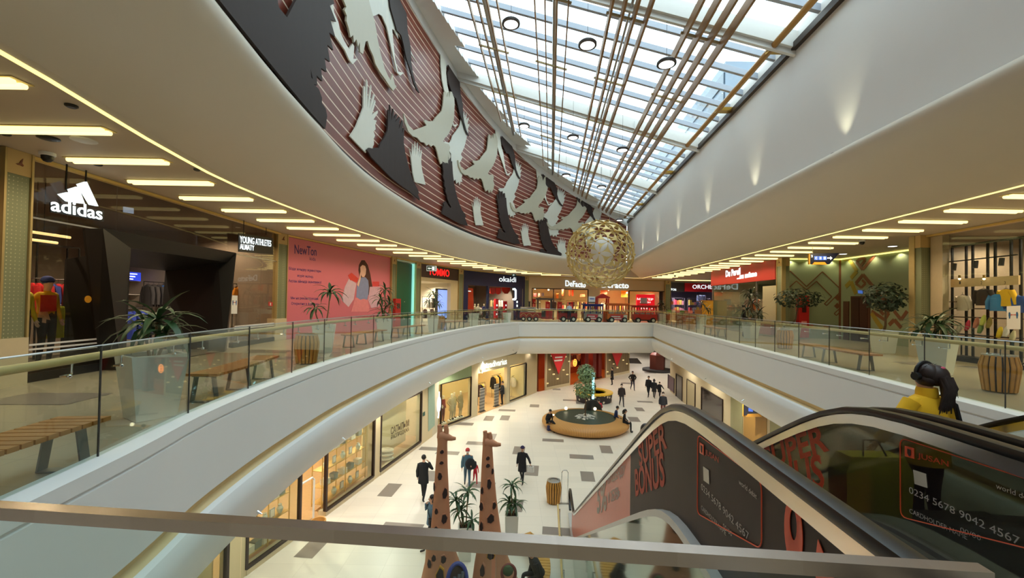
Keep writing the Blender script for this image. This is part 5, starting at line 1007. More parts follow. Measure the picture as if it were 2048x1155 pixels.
for i in range(5):
    u0 = .5+i*1.65; shelf_unit(FC, u0, u0+1.3, -2.0-.4*(i % 2), 2.4, 4, 'toy shop shelf unit full of bright boxes, %s from the left' % ORD[i], mat('toy_shelf', (150, 140, 150), .5))
    for k in range(3):
        for j in range(4):
            c = rnd.choice([(206, 60, 80), (90, 80, 160), (220, 190, 90), (70, 110, 180), (230, 150, 170), (220, 120, 60), (200, 200, 210)]); w = .2+rnd.random()*.08; hh = .25+rnd.random()*.3
            o = FC.slab('toy_box', cloth(c), u0+.06+.31*j, u0+.06+.31*j+w, .147+.753*k+.0, .147+.753*k+hh, -2.1-.4*(i % 2), -1.85-.4*(i % 2))
            tag(o, 'toy box, %s on %s shelf of the %s unit, red toy shop' % (ORD[j], ('lowest', 'second', 'third')[k], ORD[i]), 'toy box', 'toy boxes on the shelves')
for i, px in enumerate((1351, 1362, 1381, 1396, 1410, 1428)):
    p = FC.px(px, 583, -2); p.z = min(p.z, 3.1); r = thing('ceiling_panel', 'white square ceiling light inside the toy shop, %s from the left' % ORD[i], 'ceiling light', p); m = MB(); m.box((p.x, p.y, 3.26), (.9, .5, .05), FC.rz); m.build('diffuser', LAMP, r)
for i in range(5):
    q = FC.px(1396+3.3*i, 590, -1.0); garment('jacket', q, (170, 190, 250), FC.rz+1.2, 'pale blue lit jacket hanging in the toy shop centre, %s from the left' % ORD[i], 'pale blue jackets in the toy shop', .5, .6)

# more stock inside the beige shop, and small lit pictures high on its walls
for n_, (x0, x1, off, h, cols, wh) in enumerate([(1116, 1132, -3.0, 1.5, [(206, 60, 50, 'red'), (220, 120, 60, 'orange'), (190, 50, 44, 'red'), (230, 200, 150, 'cream')], 'behind the left standees'), (1134, 1150, -3.6, 1.9, [(120, 40, 36, 'dark red'), (230, 190, 120, 'sand'), (200, 90, 50, 'rust'), (60, 40, 36, 'dark')], 'under the hanging banners'),
        (1154, 1174, -4.2, 1.9, [(236, 206, 120, 'yellow'), (90, 50, 40, 'brown'), (226, 190, 140, 'sand'), (70, 44, 40, 'dark'), (206, 80, 50, 'red')], 'under the long wall shelf'), (1202, 1216, -2.2, 1.8, [(240, 232, 214, 'white'), (236, 222, 196, 'cream'), (238, 230, 210, 'white')], 'below the play booth roof'), (1228, 1252, -3.0, 1.6, [(200, 90, 50, 'rust'), (80, 46, 40, 'brown'), (230, 170, 60, 'amber'), (120, 60, 44, 'brown'), (224, 200, 160, 'cream')], 'behind the orange train car')]):
    rail_of(FD, FD.uz(x0, 600, off)[0], FD.uz(x1, 600, off)[0], off, h, cols, 'top', wh+' in the beige shop', 'tops on rail %s of the beige shop' % ORD[n_], name='top', gh=.75, cat='top')
for i, (x0, y0, x1, y1, c) in enumerate([(1067, 586, 1073, 593, (160, 60, 56)), (1076, 586, 1080, 593, (190, 120, 100)), (1083, 585, 1088, 592, (60, 36, 34)), (1112, 586, 1117, 596, (226, 120, 40)), (1160, 588, 1170, 593, (220, 90, 50)), (1242, 580, 1255, 594, (244, 170, 40)), (1201, 580, 1214, 588, (232, 120, 70))]):
    r = thing('wall_picture', 'bright picture panel inside the beige shop, %s from the left' % ORD[i], 'picture', FD.px(x0, y1, -2.6)); FD.prism([(x0, y0), (x1, y0), (x1, y1), (x0, y1)], -2.6, .03, 'panel', mat('picture_%d' % i, c, .5, var=.3, scale=3), r)
# dim stock on the navy shop floor
rail_of(FO, FO.uz(947, 610, -3)[0], FO.uz(972, 610, -3)[0], -3, 1.2, [(60, 90, 60, 'green'), (40, 40, 60, 'navy'), (200, 190, 180, 'pale'), (150, 60, 80, 'plum'), (44, 40, 44, 'black')], 'coat', 'low behind the small mannequins', 'coats behind the small mannequins', name='coat', gh=.7, cat='coat')
rail_of(FO, FO.uz(986, 620, -3)[0], FO.uz(1026, 620, -3)[0], -3, 1.0, [(120, 30, 34, 'red'), (60, 40, 36, 'brown'), (210, 160, 80, 'mustard'), (90, 60, 44, 'brown'), (150, 40, 44, 'red')], 'skirt', 'low behind the red sale posts', 'skirts behind the sale posts', name='skirt', gh=.6, cat='skirt', sleeves=False)
# ------------------------------------------------------------------ right gallery: red sign shop, green wall, lit window
LEAFG = mat('sage_green_wall', (134, 142, 110), .5, var=.03, scale=1.5); INLAY = mat('brown_inlay', (112, 66, 38), .5, var=.05); OLIVE = mat('olive_inlay', (140, 120, 40), .5, var=.05); OUTL = mat('pale_inlay_edge', (196, 188, 150), .5)
r = thing('shop_fascia', 'long red fascia board with white lettering on the right gallery', 'sign', FP.P(4.5, 3.1, 0)); FP.slab('board', mat('brick_red_fascia', (178, 44, 34), .5, var=.02), 0, FP.L-.25, 3.06, CT-.03, -.1, .12, r)
FP.text('Du Pareil', 'lettering', LED, r, (1451.5, 554), (1481, 548.5), (1451.5, 541), .12, .012, .045); FP.text('...au même', 'lettering', LED, r, (1474, 558.5), (1514, 552), (1474, 548.5), .12, .012, .045)
r = thing('glass_shop_front', 'dim glass front below the red fascia board', 'shop front', FP.P(4, 0, 0)); n = 4
for i in range(n): a, b = .1+(FP.L-2.6)*i/n, .1+(FP.L-2.6)*(i+1)/n; FP.slab('glass_panel', SHOPG, a+.01, b-.01, .02, 3.05, -.012, 0, r)
uP = lambda x: FP.uz(x, 600)[0]
FP.slab('base_rail', STEEL, .1, FP.L-2.4, 0, .08, -.03, .03, r); FP.slab('frame', STEEL, FP.L-2.42, FP.L-2.36, 0, 3.05, -.04, .04, r); FP.slab('frame', STEEL, .05, .1, 0, 3.05, -.04, .04, r)
struct(FP.slab('wall_right_pier', mat('pale_pier', (190, 180, 150), .5), FP.L-1.75, FP.L-.3, 0, 2.75, -.2, 0)); interior(FP, .1, FP.L-.3, 5, 'wall_right_toys', mat('dim_green_wall', (146, 150, 128), .6), CON_IN, z1=3.2, power=70, nl=3)
for i, (px, rgb) in enumerate([(1497, (214, 170, 160)), (1505, (40, 36, 36)), (1516, (220, 120, 70)), (1526, (206, 190, 170))]):
    garment('jacket', FP.px(px, 598, -1.2-.1*i), rgb, FP.rz+.4, ('pinkish', 'black', 'orange', 'pale')[i]+' jacket hanging in the dim window under the red board', 'jackets under the red board', .5, .7)
shelf_unit(FP, FP.L-2.3, FP.L-1.8, -.8, 1.9, 4, 'small display shelves beside the pale pier', mat('pink_box', (170, 110, 110), .5)); r = thing('window_box', 'low dusty pink box in the window right of the white planter', 'display box', FP.P(FP.L-2.0, .05, .1)); FP.slab('body', mat('pink_box', (170, 110, 110), .5), uP(1524), uP(1551), .1, .62, .02, .2, r); FP.slab('lid', mat('pink_lid', (150, 96, 96), .5), uP(1524)-.02, uP(1551)+.02, .62, .65, .02, .22, r)
# green wall with inlaid ornament
struct(FW1.slab('wall_right_green', LEAFG, -.1, FW1.L, 0, CT-.02, -.2, 0)); struct(FW2.slab('wall_right_ornament', LEAFG, 0, FW2.L, 0, CT-.02, -.2, 0))
struct(FW1.slab('trim_12', INLAY, FW1.L-.08, FW1.L-.0, 0, CT-.03, 0, .05)); m = MB(); FW1.box(m, 0, FW1.L, CT-.06, CT-.02, .02, .12); FW2.box(m, 0, FW2.L, CT-.06, CT-.02, .02, .12); struct(m.build('trim_13', mat('green_wall_cove', (240, 236, 140), .4, emit=1.6), smooth=0))
for F, k in ((FW1, 3), (FW2, 5)):
    for i in range(k): q = F.P(F.L*(i+.5)/k, CT-.1, .16); l = light('cove_glow', 'SPOT', q, 18, (1, .95, .6), .02, cone=2.4); aim(l, tuple(-F.n*.3+V((0, 0, -1))))
w1 = lambda x, y: (1540+x/5.25, 500+y/5.25)
def strokes(F, name, label, pts, w, mt, off=.004, close=False):
    r = thing(name, label, 'wall ornament', F.px(*pts[0], off), 'inlaid ornaments on the green wall'); m = MB(); P = [F.px(*p, off) for p in pts]+([F.px(*pts[0], off)] if close else [])
    for a, b in zip(P, P[1:]): m.bar(a-(b-a).normalized()*w*.4, b+(b-a).normalized()*w*.4, .012, w, up=F.n.cross((b-a).normalized())) if 0 else m.prism([a+(b-a).normalized().cross(F.n)*w/2, b+(b-a).normalized().cross(F.n)*w/2, b-(b-a).normalized().cross(F.n)*w/2, a-(b-a).normalized().cross(F.n)*w/2], F.n*.012)
    m.build('inlay', mt, r, smooth=0); return r
strokes(FW1, 'wall_ornament', 'thin brown double zigzag line, upper stroke, on the sage green wall', [w1(145, 280), w1(213, 218), w1(383, 380), w1(550, 225), w1(745, 412)], .045, INLAY)
strokes(FW1, 'wall_ornament', 'thin brown zigzag, lower stroke, ending in a hook on the sage green wall', [w1(150, 435), w1(277, 322), w1(383, 415), w1(487, 325), w1(648, 487), w1(570, 562), w1(595, 580), w1(740, 435)], .045, INLAY)
strokes(FW1, 'wall_ornament', 'small brown hook beside the corner strip on the sage green wall', [w1(742, 600), w1(673, 665), w1(697, 685), w1(742, 640)], .045, INLAY)
for i, (x, y) in enumerate(((712, 500), (705, 585))):
    r = thing('wall_ornament', 'brown diamond by the corner strip on the green wall, %s one' % ('upper', 'lower')[i], 'wall ornament', FW1.px(*w1(x, y), .004), 'inlaid ornaments on the green wall'); FW1.prism([w1(x-34, y), w1(x, y-34), w1(x+30, y), w1(x, y+32)], .004, .012, 'inlay', INLAY, r)
w2 = lambda x, y: (1650+x/2.887, 400+y/2.887)
for pts, w, mt, lb in [([w2(290, 315), w2(218, 400), w2(182, 355), w2(215, 330), w2(235, 345), w2(210, 375)], .16, INLAY, 'brown hooked ornament at the top of the green side wall'), ([w2(178, 480), w2(220, 430), w2(330, 560), w2(355, 600)], .17, INLAY, 'long brown diagonal band above the double door'),
        ([w2(178, 480), w2(210, 505), w2(235, 480), w2(215, 460)], .12, INLAY, 'small brown hook left of the diagonal band'), ([w2(270, 640), w2(345, 690), w2(370, 650), w2(350, 615), w2(320, 640), w2(340, 660)], .15, INLAY, 'brown spiral ornament right of the double door'), ([w2(370, 720), w2(400, 690), w2(440, 735)], .17, INLAY, 'brown angle ornament low by the right tree'),
        ([w2(110, 340), w2(140, 340), w2(185, 410), w2(150, 450)], .2, OLIVE, 'olive ornament beside the corner strip, upper'), ([w2(120, 500), w2(150, 470), w2(180, 540)], .22, OLIVE, 'olive ornament beside the corner strip, above the small door'), ([w2(270, 650), w2(300, 700), w2(330, 740)], .22, OLIVE, 'olive ornament right of the double door, low'), ([w2(400, 640), w2(440, 690), w2(475, 640)], .15, INLAY, 'brown angle beside the right pilaster')]:
    strokes(FW2, 'wall_ornament', lb, pts, w, mt)
DOORB = mat('door_brown', (82, 52, 36), .4, var=.06); struct(FW2.slab('door_1', DOORB, *sorted((FW2.uz(1703, 660)[0], FW2.uz(1741, 660)[0])), 0, 2.2, 0, .05))
a, b = sorted((FW2.uz(1704, 660)[0], FW2.uz(1740, 660)[0])); mid = (a+b)/2
for u0, u1 in ((a+.06, mid-.02), (mid+.02, b-.06)): struct(FW2.slab('door_2', mat('door_leaf', (60, 36, 28), .35, var=.08), u0, u1, .02, 2.12, .05, .08))
a, b = sorted((FW2.uz(1688, 660)[0], FW2.uz(1699, 660)[0])); struct(FW2.slab('door_3', DOORB, a, b, 0, 1.95, 0, .05))
r = thing('exit_sign', 'small blue lit sign above the brown double door', 'sign', FW2.px(1721, 583, .02)); FW2.prism([(1717, 580), (1725.5, 580.5), (1725.5, 587), (1717, 586)], .02, .03, 'panel', mat('blue_sign', (70, 110, 200), .4, emit=.6), r)
# red fire cabinet before the green wall
r = thing('fire_cabinet', 'tall red fire cabinet against the sage green wall behind the small tree', 'cabinet', FW1.px(1606, 650, .1)); a, b = FW1.uz(1597, 640, .25)[0], FW1.uz(1617, 640, .25)[0]; FW1.slab('body', RED, a, b, .05, 2.2, .02, .3, r); FW1.slab('reel_window', mat('gauge_dark', (60, 20, 20), .3), a+.15, b-.15, 1.35, 1.8, .3, .32, r); FW1.slab('plate', mat('fire_plate', (230, 150, 140), .5), a+.12, b-.12, .62, .9, .3, .31, r)
# hanging direction sign
FS = Fac((11.5, 17.0), (15.5, 17.0)); FSn = FS; r = thing('direction_sign', 'dark blue hanging direction sign with pictograms, arrow and yellow edge', 'sign', FS.px(1645, 520)); SB = mat('sign_dark_blue', (22, 26, 48), .4); SY = mat('sign_yellow', (236, 170, 50), .4); SW = mat('sign_white', (240, 246, 255), .4, emit=.8); SBL = mat('sign_blue', (70, 110, 220), .4, emit=.5)
FS.prism([(1617, 507), (1676.5, 506), (1657, 528), (1617, 528)], 0, .06, 'board', SB, r); FS.prism([(1615.5, 507.5), (1618, 507.5), (1618, 528.5), (1615.5, 528)], -.003, .07, 'edge', SY, r); FS.prism([(1622, 529), (1626, 524), (1647, 524), (1652, 529)], -.002, .07, 'edge', SY, r)
FS.text('2', 'lettering', SW, r, (1622, 514), (1625.5, 514), (1622, 509.5), .062, .006, .02)
for i, x in enumerate((1628.5, 1637, 1645.5)):
    FS.prism([(x, 512), (x+7.5, 512), (x+7.5, 519.5), (x, 519.5)], .061, .005, 'pictogram', SBL, r); FS.text('CзI'[i], 'lettering', SW, r, (x+2, 518), (x+5.5, 518), (x+2, 513.5), .067, .005, .02)
FS.prism([(1654.5, 514.8), (1660.5, 514.8), (1660.5, 512.2), (1664.5, 515.8), (1660.5, 519.4), (1660.5, 516.8), (1654.5, 516.8)], .062, .006, 'arrow', SW, r)
for x in (1625, 1660): m = MB(); q = FS.px(x, 508, .03); m.tube([q, V((q.x, q.y, CT))], .01, 5); m.build('hanging_rod', STEEL, r)
for i, (px, py) in enumerate([(1785, 491.5), (1686, 507)]):
    p = at_z(px, py, CT-.01); r = thing('downlight', 'round white ceiling downlight over the green wall recess, %s' % ('right', 'left')[i], 'ceiling light', p); m = MB(); m.lathe([(.17, -.02), (.17, 0), (.001, .0)], p, 16); m.build('trim_ring', WHITE, r); m = MB(); m.lathe([(.14, -.025), (.14, -.02), (.001, -.025)], p, 16); m.build('lens', LAMP, r)
def dome(p, label):
    r = thing('security_camera', label, 'camera', p, 'ceiling cameras'); m = MB(); m.lathe([(.11, -.0), (.11, -.05), (.09, -.06)], p, 14); m.build('housing', WHITE, r); m = MB(); m.lathe([(.085, -.06), (.08, -.12), (.05, -.16), (.001, -.175)], p, 14); m.build('dome', BLACK, r)
for px, py, s in [(1724, 484, 'right gallery ceiling before the green wall'), (95, 309, 'left gallery ceiling above the first pilaster'), (1350, 553, 'right ceiling near the far beige shop')]: dome(at_z(px, py-4, CT-.002), 'small dome camera on the '+s)
for i, (px, py, k) in enumerate([(143, 210, 'dark round ceiling sprinkler near the cove light, nearest'), (12, 267, 'dark round ceiling fitting at the far left edge'), (168, 279, 'pale round ceiling hatch above the sports shop'), (196, 328, 'small round ceiling speaker left of the second light'), (394, 338, 'small round ceiling fitting by the cove light, farther one'), (97, 275, 'dark oval ceiling detector by the second light')]):
    p = at_z(px, py, CT-.001); m = MB(); rr = (.07, .06, .17, .07, .06, .14)[i]; m.lathe([(rr, 0), (rr, -.02), (rr*.7, -.035), (.001, -.035)], p, 14); tag(m.build('ceiling_fitting', (BLACK, BLACK, WHITE, DARKG, DARKG, BLACK)[i]), k, 'ceiling fitting')
# lit window on the far right
interior(FR, .1, FR.L, 5, 'wall_right_sports', mat('right_shop_wall', (150, 132, 112), .6, var=.05), CON_IN, power=380, nl=4, col=(1, .82, .58)); uR = lambda x, o=0: FR.uz(x, 600, o)[0]
struct(FR.slab('wall_right_beige', mat('beige_panel', (186, 168, 138), .5), .25, uR(1885), 0, CT-.08, -.2, 0))
r = thing('glass_shop_front', 'tall glass front of the lit sports window at far right', 'shop front', FR.P(3, 0, 0)); a = uR(1885)
while a < FR.L-.1: b = min(a+1.15, FR.L); FR.slab('glass_panel', SHOPG, a+.006, b-.006, .12, CT-.1, -.012, 0, r); a = b
FR.slab('base_plinth', BLACK, uR(1885), FR.L, 0, .12, -.1, .02, r)
zq = lambda x, y, oo=-.6: FR.px(x, y, oo).z
r = thing('display_wall', 'black steel display frame with lit numbered wooden header at far right', 'shelving', FR.P(3, 0, -.7)); o = -.6
for x in (1903, 1931, 1944, 1974, 1989, 2021, 2040): FR.slab('post', BLACK, uR(x, o)-.025, uR(x, o)+.025, .05, zq(1930, 490), o-.05, o, r)
FR.slab('beam', BLACK, uR(1903, o), FR.L-.05, zq(1930, 492), zq(1930, 488), o-.05, o, r)
HEAD = mat('header_wood', (206, 176, 132), .5, var=.1); FR.slab('header', HEAD, uR(1901, o+.1), uR(2037, o+.1), zq(1965, 572), zq(1965, 555), o+.05, o+.1, r)
for x in (1920, 1963, 2010): FR.text('1' if x < 1950 else ('2' if x < 2000 else '3'), 'numeral', DARKG, r, (x-1.5, 568), (x+1.5, 568), (x-1.5, 562), o+.105, .004)
for z in (zq(1965, 672), zq(1965, 636), zq(1965, 618), zq(1965, 604)): FR.slab('shelf', mat('dark_shelf', (70, 50, 40), .5), uR(1903, o), uR(2040, o), z, z+.03, o-.3, o+.15, r)
for i, x in enumerate((1919, 1968)):
    q = FR.px(x, 556, o+.2); rr = thing('header_spot', 'small warm spot lamp lighting the wooden header, %s' % ('left', 'right')[i], 'lamp', q); m = MB(); m.tube([q, q+V((0, 0, .1))], .03, 8); m.build('can', BRASS, rr); m = MB(); m.ball(q-V((0, 0, .02)), .035, 8, 5); m.build('bulb', mat('spot_glow', (255, 240, 200), .4, emit=5, var=0), rr); light('spot_beam', 'SPOT', q-V((0, 0, .03)), 25, (1, .8, .5), .01, cone=1.6)
rr = thing('track_rail', 'black ceiling track rail with spot lamps at far right', 'lamp track', FR.px(1960, 522, -.3)); m = MB(); m.tube([FR.px(1892, 524, -.3), FR.px(2035, 509, -.3)], .02, 6); m.build('rail', BLACK, rr)
for x, y in ((1909, 534), (1952, 529), (2004, 524)): m = MB(); q = FR.px(x, y, -.3); m.tube([q+V((0, 0, .12)), q-V((.03, 0, .1))], .06, 10); m.build('spot_can', BLACK, rr)
for i, (x, y, c, w) in enumerate([(1925, 600, (206, 190, 176), 'cream and maroon'), (1967, 588, (56, 44, 40), 'black'), (1998, 598, (60, 130, 190), 'sky blue'), (2012, 588, (238, 186, 40), 'yellow'), (2030, 600, (54, 84, 160), 'royal blue')]): garment('jacket', FR.px(x, y-10, -.45), c, FR.rz+.2*(i % 3-1), w+' jacket on the upper rail of the far right window', 'jackets in the far right window', .5, .5)
for i, (x, y, c, w) in enumerate([(1918, 655, (180, 174, 160), 'grey'), (1935, 650, (206, 60, 90), 'pink'), (1952, 645, (196, 120, 100), 'salmon'), (1961, 655, (110, 140, 80), 'green'), (1966, 640, (200, 204, 100), 'lime'), (1978, 645, (150, 130, 70), 'olive'), (1999, 664, (232, 200, 50), 'yellow'), (2012, 662, (220, 214, 210), 'white'), (2025, 672, (196, 186, 150), 'beige')]):
    q = FR.px(x, y, -.3); m = MB(); d = V((.05, 0, .16)); m.tube([q-d, q-d*.3+V((.02, 0, .02)), q+d*.5, q+d], [.05, .075, .06, .03], 9, flat=.7); tag(m.build('sport_glove', cloth(c)), w+' padded glove in the low row of the far right window', 'glove', 'gloves in the far right window')
shelf_unit(FR, uR(1905, -.3), uR(2044, -.3), -.32, .75, 2, 'low dark display bench in the far right window', BLACK, .5)
notice(FR, 2014, 612, 2041, 658, .01, 'tall white distancing notice on the far right window')
# ------------------------------------------------------------------ lower floor: home shop on the left
FZ = Fac((-8.2, 8.2), (-4.44, 24.5)); FV = Fac((-4.3, 25.6), (2.17, 36.8)); FB = Fac((2.3, 37.1), (13.4, 48.3)); FL = Fac((14.4, 38.5), (10.6, 8)); ZC = -2.46
uz_ = lambda x, y=1000: FZ.uz(x, y)[0]
interior(FZ, .1, FZ.L-.2, 4.5, 'wall_left_home', mat('home_shop_wall', (222, 206, 168), .6, var=.04), WOODF, z0=L0+.012, z1=ZC, power=260, nl=6, col=(1, .90, .70))
w = [(uz_(494, 1080), uz_(598, 1100)), (uz_(600), uz_(650)), (uz_(652), uz_(746)), (uz_(759), uz_(839.5))]
for i, (a, b) in enumerate([(uz_(455, 1100)+.05, w[0][0]), (w[2][1], w[3][0]), (w[3][1], FZ.L)]): struct(FZ.slab('wall_left_home_pier', WARMP, a, b, L0, ZC, -.3, 0))
struct(FZ.slab('wall_left_home_head', WARMP, 0, FZ.L, FZ.px(748, 826).z, ZC, -.3, 0))
FRB = mat('window_frame_bronze', (44, 26, 20), .4, .2)
def display_window(F, a, b, z0, z1, label, off=.0, fr=.09):
    r = thing('display_window', label, 'shop window', F.P((a+b)/2, z0, off)); F.slab('glass_panel', SHOPG, a, b, z0, z1, off-.03, off-.02, r)
    for q in ((a-fr/2, a+fr/2, z0, z1), (b-fr/2, b+fr/2, z0, z1)): F.slab('frame', FRB, *q, off-.08, off+.03, r)
    F.slab('frame', FRB, a, b, z1-fr/2, z1+fr/2, off-.08, off+.03, r); F.slab('frame', FRB, a, b, z0-.03, z0+.05, off-.08, off+.03, r); return r
zs = L0+.18; zh = FZ.px(748, 828).z
display_window(FZ, *w[0], zs, zh, 'dark framed window with gilt shelves, nearest the viewer on the lower floor'); display_window(FZ, *w[2], zs, zh, 'dark framed window with gilt shelves beside the shop entrance'); display_window(FZ, *w[3], zs, FZ.px(800, 803).z, 'cream backed sale window with printed words')
for i, (a, b) in enumerate((w[0], w[2], w[3])): struct(FZ.slab('trim_14', mat('stone_sill', (196, 182, 150), .4), a, b, L0, zs-.02, -.3, .02))
w0 = (uz_(345, 1150), uz_(455, 1100)); display_window(FZ, *w0, zs, zh, 'plain cream backed window cut by the bottom edge of the photo')
BACKC = mat('cream_window_back', (240, 220, 170), .6); struct(FZ.slab('wall_left_home_back', BACKC, w[3][0], w[3][1], zs, ZC, -.95, -.9)); struct(FZ.slab('wall_left_home_back_2', BACKC, *w0, zs, ZC, -.5, -.45))
r = thing('window_lettering', 'dark sale words printed on the cream backed window', 'lettering', FZ.px(800, 870, -.01)); INKD = mat('dark_ink', (70, 52, 38), .6); FZ.text('САТЫЛЫМ', 'lettering', INKD, r, (782, 869), (818, 851), (782, 854.5), -.015, .004, .012); FZ.text('РАСПРОДАЖА', 'lettering', INKD, r, (782.5, 880.5), (818, 862.5), (782.5, 870), -.015, .004, .008)
r = thing('lettered_sign', 'black raised shop letters above the sale window, half hidden by the gallery edge', 'sign', FZ.px(803, 785, .02)); FZ.text('ZARA HOME', 'lettering', BLACK, r, (766, 804), (841, 770), (766, 786), .0, .05, .01)
FZp = lambda x, y, o: FZ.px(x, y, o)
r = thing('cushion_stack', 'white folded bedding stacked inside the cream backed window', 'bedding', FZp(772, 905, -.6)); 
for k in range(3): m = MB(); q = FZp(772, 915-8*k, -.55); m.ball(q, (.38, .3, .1), 14, 8); m.build('folded_cover', cloth((240, 230, 206)), r)
GILT = mat('gilt_shelf', (220, 188, 120), .3, .7, var=.05)
def gilt_unit(a, b, off, label, zt):
    r = thing('gilt_shelf_unit', label, 'shelving', FZ.P((a+b)/2, zs, off)); n = 5
    for k in range(n): FZ.slab('shelf', GILT, a, b, zs+.1+(zt-zs-.2)*k/(n-1), zs+.12+(zt-zs-.2)*k/(n-1), off-.22, off+.22, r)
    for u in (a, (a+b)/2, b): 
        for o in (off-.22, off+.2): FZ.slab('post', GILT, u-.015, u+.015, zs, zt, o, o+.025, r)
    return r
gilt_unit(w[0][0]+.2, w[0][1]-.15, -.5, 'gilt shelf unit of boxes in the nearest lower window', zh-.1); gilt_unit(w[2][0]+.15, w[2][1]-.2, -.5, 'gilt shelf unit of linen beside the lower shop entrance', zh-.1)
rnd = random.Random(5); KIND = [('folded_towel', 'folded towels', (236, 226, 204)), ('picture_frame', 'silver picture frame', (190, 186, 176)), ('storage_box', 'patterned storage box', (150, 150, 140)), ('glass_vase', 'pale vase', (214, 220, 206))]
for wi, (a, b, nm) in enumerate(((w[0][0]+.3, w[0][1]-.25, 'nearest lower window'), (w[2][0]+.25, w[2][1]-.3, 'window by the lower entrance'))):
    for k in range(4):
        zz = zs+.12+(zh-.1-zs-.2)*k/4
        for j in range(5):
            u = a+(b-a)*(j+.5)/5; kd = KIND[(k*3+j*2+wi) % 4]; m = MB(); p = FZ.P(u, zz, -.42); lb = '%s in the %s, %s along %s shelf' % (kd[1], nm, ORD[j], ORD[k])
            if kd[0] == 'folded_towel':
                for q in range(3): FZ.box(m, u-.14, u+.14, zz+.07*q, zz+.065+.07*q, -.55, -.3)
            elif kd[0] == 'picture_frame': m.mat(0); FZ.box(m, u-.1, u+.1, zz, zz+.28, -.45, -.42); m.mat(1); FZ.box(m, u-.07, u+.07, zz+.03, zz+.25, -.42, -.415)
            elif kd[0] == 'storage_box': FZ.box(m, u-.12, u+.12, zz, zz+.2, -.55, -.33); FZ.box(m, u-.125, u+.125, zz+.17, zz+.215, -.555, -.325)
            else: m.lathe([(.05, 0), (.09, .08), (.1, .16), (.05, .24), (.06, .28), (.045, .27)], p, 12)
            tag(m.build(kd[0], [cloth(kd[2]), cloth((244, 238, 226))]), lb, kd[1].split()[-1], 'goods on the gilt shelves')
gilt_unit(w[1][0]+.1, w[1][1]-.4, -3.2, 'brown shelf unit deep inside the lower entrance', zh-.6)
for k in range(3):
    for j in range(4):
        u = w[1][0]+.2+.3*j; zz = zs+.12+(zh-.6-zs-.2)*k/4; m = MB(); q = FZ.P(u, zz, -3.1)
        m.lathe([(.05, 0), (.06, .12), (.03, .17), (.03, .22), (.001, .22)], q, 10); tag(m.build('bottle', mat('amber_bottle', (150, 84, 40), .25)), 'amber bottle inside the lower entrance, %s on the %s shelf' % (ORD[j], ORD[k]), 'bottle', 'bottles inside the lower entrance')
r = thing('security_gate', 'slim pale anti theft gate in the lower shop entrance', 'gate', FZ.px(620, 1015, -.2)); u = uz_(624); m = MB()
m.tube([FZ.P(u-.35, L0+.02, -.2), FZ.P(u-.35, L0+1.45, -.2), FZ.P(u-.25, L0+1.55, -.2), FZ.P(u+.25, L0+1.55, -.2), FZ.P(u+.35, L0+1.45, -.2), FZ.P(u+.35, L0+.02, -.2)], .035, 8); m.build('hoop', WHITE, r); FZ.slab('foot', STEEL, u-.4, u+.4, L0+.012, L0+.06, -.3, -.1, r)
r = thing('basket', 'round wicker basket on the floor of the lower shop entrance', 'basket', FZ.P(u, L0, .15)); m = MB(); q = FZ.P(u-.05, L0+.012, .3); m.lathe([(.2, 0), (.24, .12), (.25, .28), (.22, .28), (.2, .05)], q, 18); m.build('body', mat('wicker', (206, 160, 90), .7, var=.2, scale=40), r)
# ------------------------------------------------------------------ pier with clef emblem and the fashion shop
struct(MB().pbox(FZ.P(FZ.L, L0, 0), FV.a-FZ.b, FZ.n*-.3, (0, 0, ZC-L0)).build('wall_left_pier_stone', mat('stone_pier', (206, 196, 170), .45, var=.04), smooth=0))
FQ = Fac(FZ.b[:2], FV.a[:2]); r = thing('emblem_sign', 'white glowing clef emblem on the stone pier', 'sign', FQ.px(878, 800, .05)); c = FQ.px(878, 808, .05); m = MB(); up = V((0, 0, 1)); hq = .85
m.tube([c+FQ.t*.26*math.sin(k*PI/12)+up*.42*math.cos(k*PI/12) for k in range(25)], .04, 6); m.tube([c+up*.75, c-up*.55, c-up*.8+FQ.t*-.08, c-up*.72-FQ.t*.16], .035, 6); m.tube([c+FQ.t*.1*math.sin(k*PI/6)+up*(.13*math.cos(k*PI/6)-.05) for k in range(13)], .035, 6); m.build('emblem', LED, r)
r = thing('poster', 'tall pale green lattice poster on the pier before the emblem', 'poster', FZ.px(862, 820, .03)); FZ.prism([(856.5, 775), (869, 764), (869, 850), (856.5, 862)], .01, .02, 'panel', mat('lattice_green', (150, 176, 160), .5, var=.2, scale=30), r)
r = thing('exit_sign', 'tiny green exit plate right of the sale window', 'sign', FZ.px(847.5, 827, .02)); FZ.prism([(845.5, 825), (849.5, 822), (849.5, 830), (845.5, 832)], .01, .02, 'plate', GRN, r)
interior(FV, .1, FV.L-2.2, 5, 'wall_left_fashion', mat('fashion_shop_wall', (226, 208, 156), .6, var=.05), WOODF, z0=L0+.012, z1=ZC, power=330, nl=4, col=(1, .86, .56))
vz = lambda x, y=800, o=0: FV.uz(x, y, o)[0]; v1, v2, v3, v4, v5 = .25, vz(942), vz(955), vz(1019), vz(1052); HD = mat('fashion_head_green', (150, 168, 130), .4, var=.04); zv = L0+2.75
struct(FV.slab('wall_left_fashion_head', HD, 0, vz(950), zv, ZC, -.2, 0)); struct(FV.slab('wall_left_fashion_beam', WARMP, vz(950), FV.L, zv+.1, ZC, -.2, 0)); struct(FV.slab('wall_left_fashion_post', WARMP, v2, v3, L0, ZC, -.25, .02)); struct(FV.slab('wall_left_fashion_end', WARMP, v5, FV.L, L0, ZC, -.3, 0)); struct(FV.slab('wall_left_fashion_post_2', WARMP, vz(1013), v4, L0, ZC, -.25, .02))
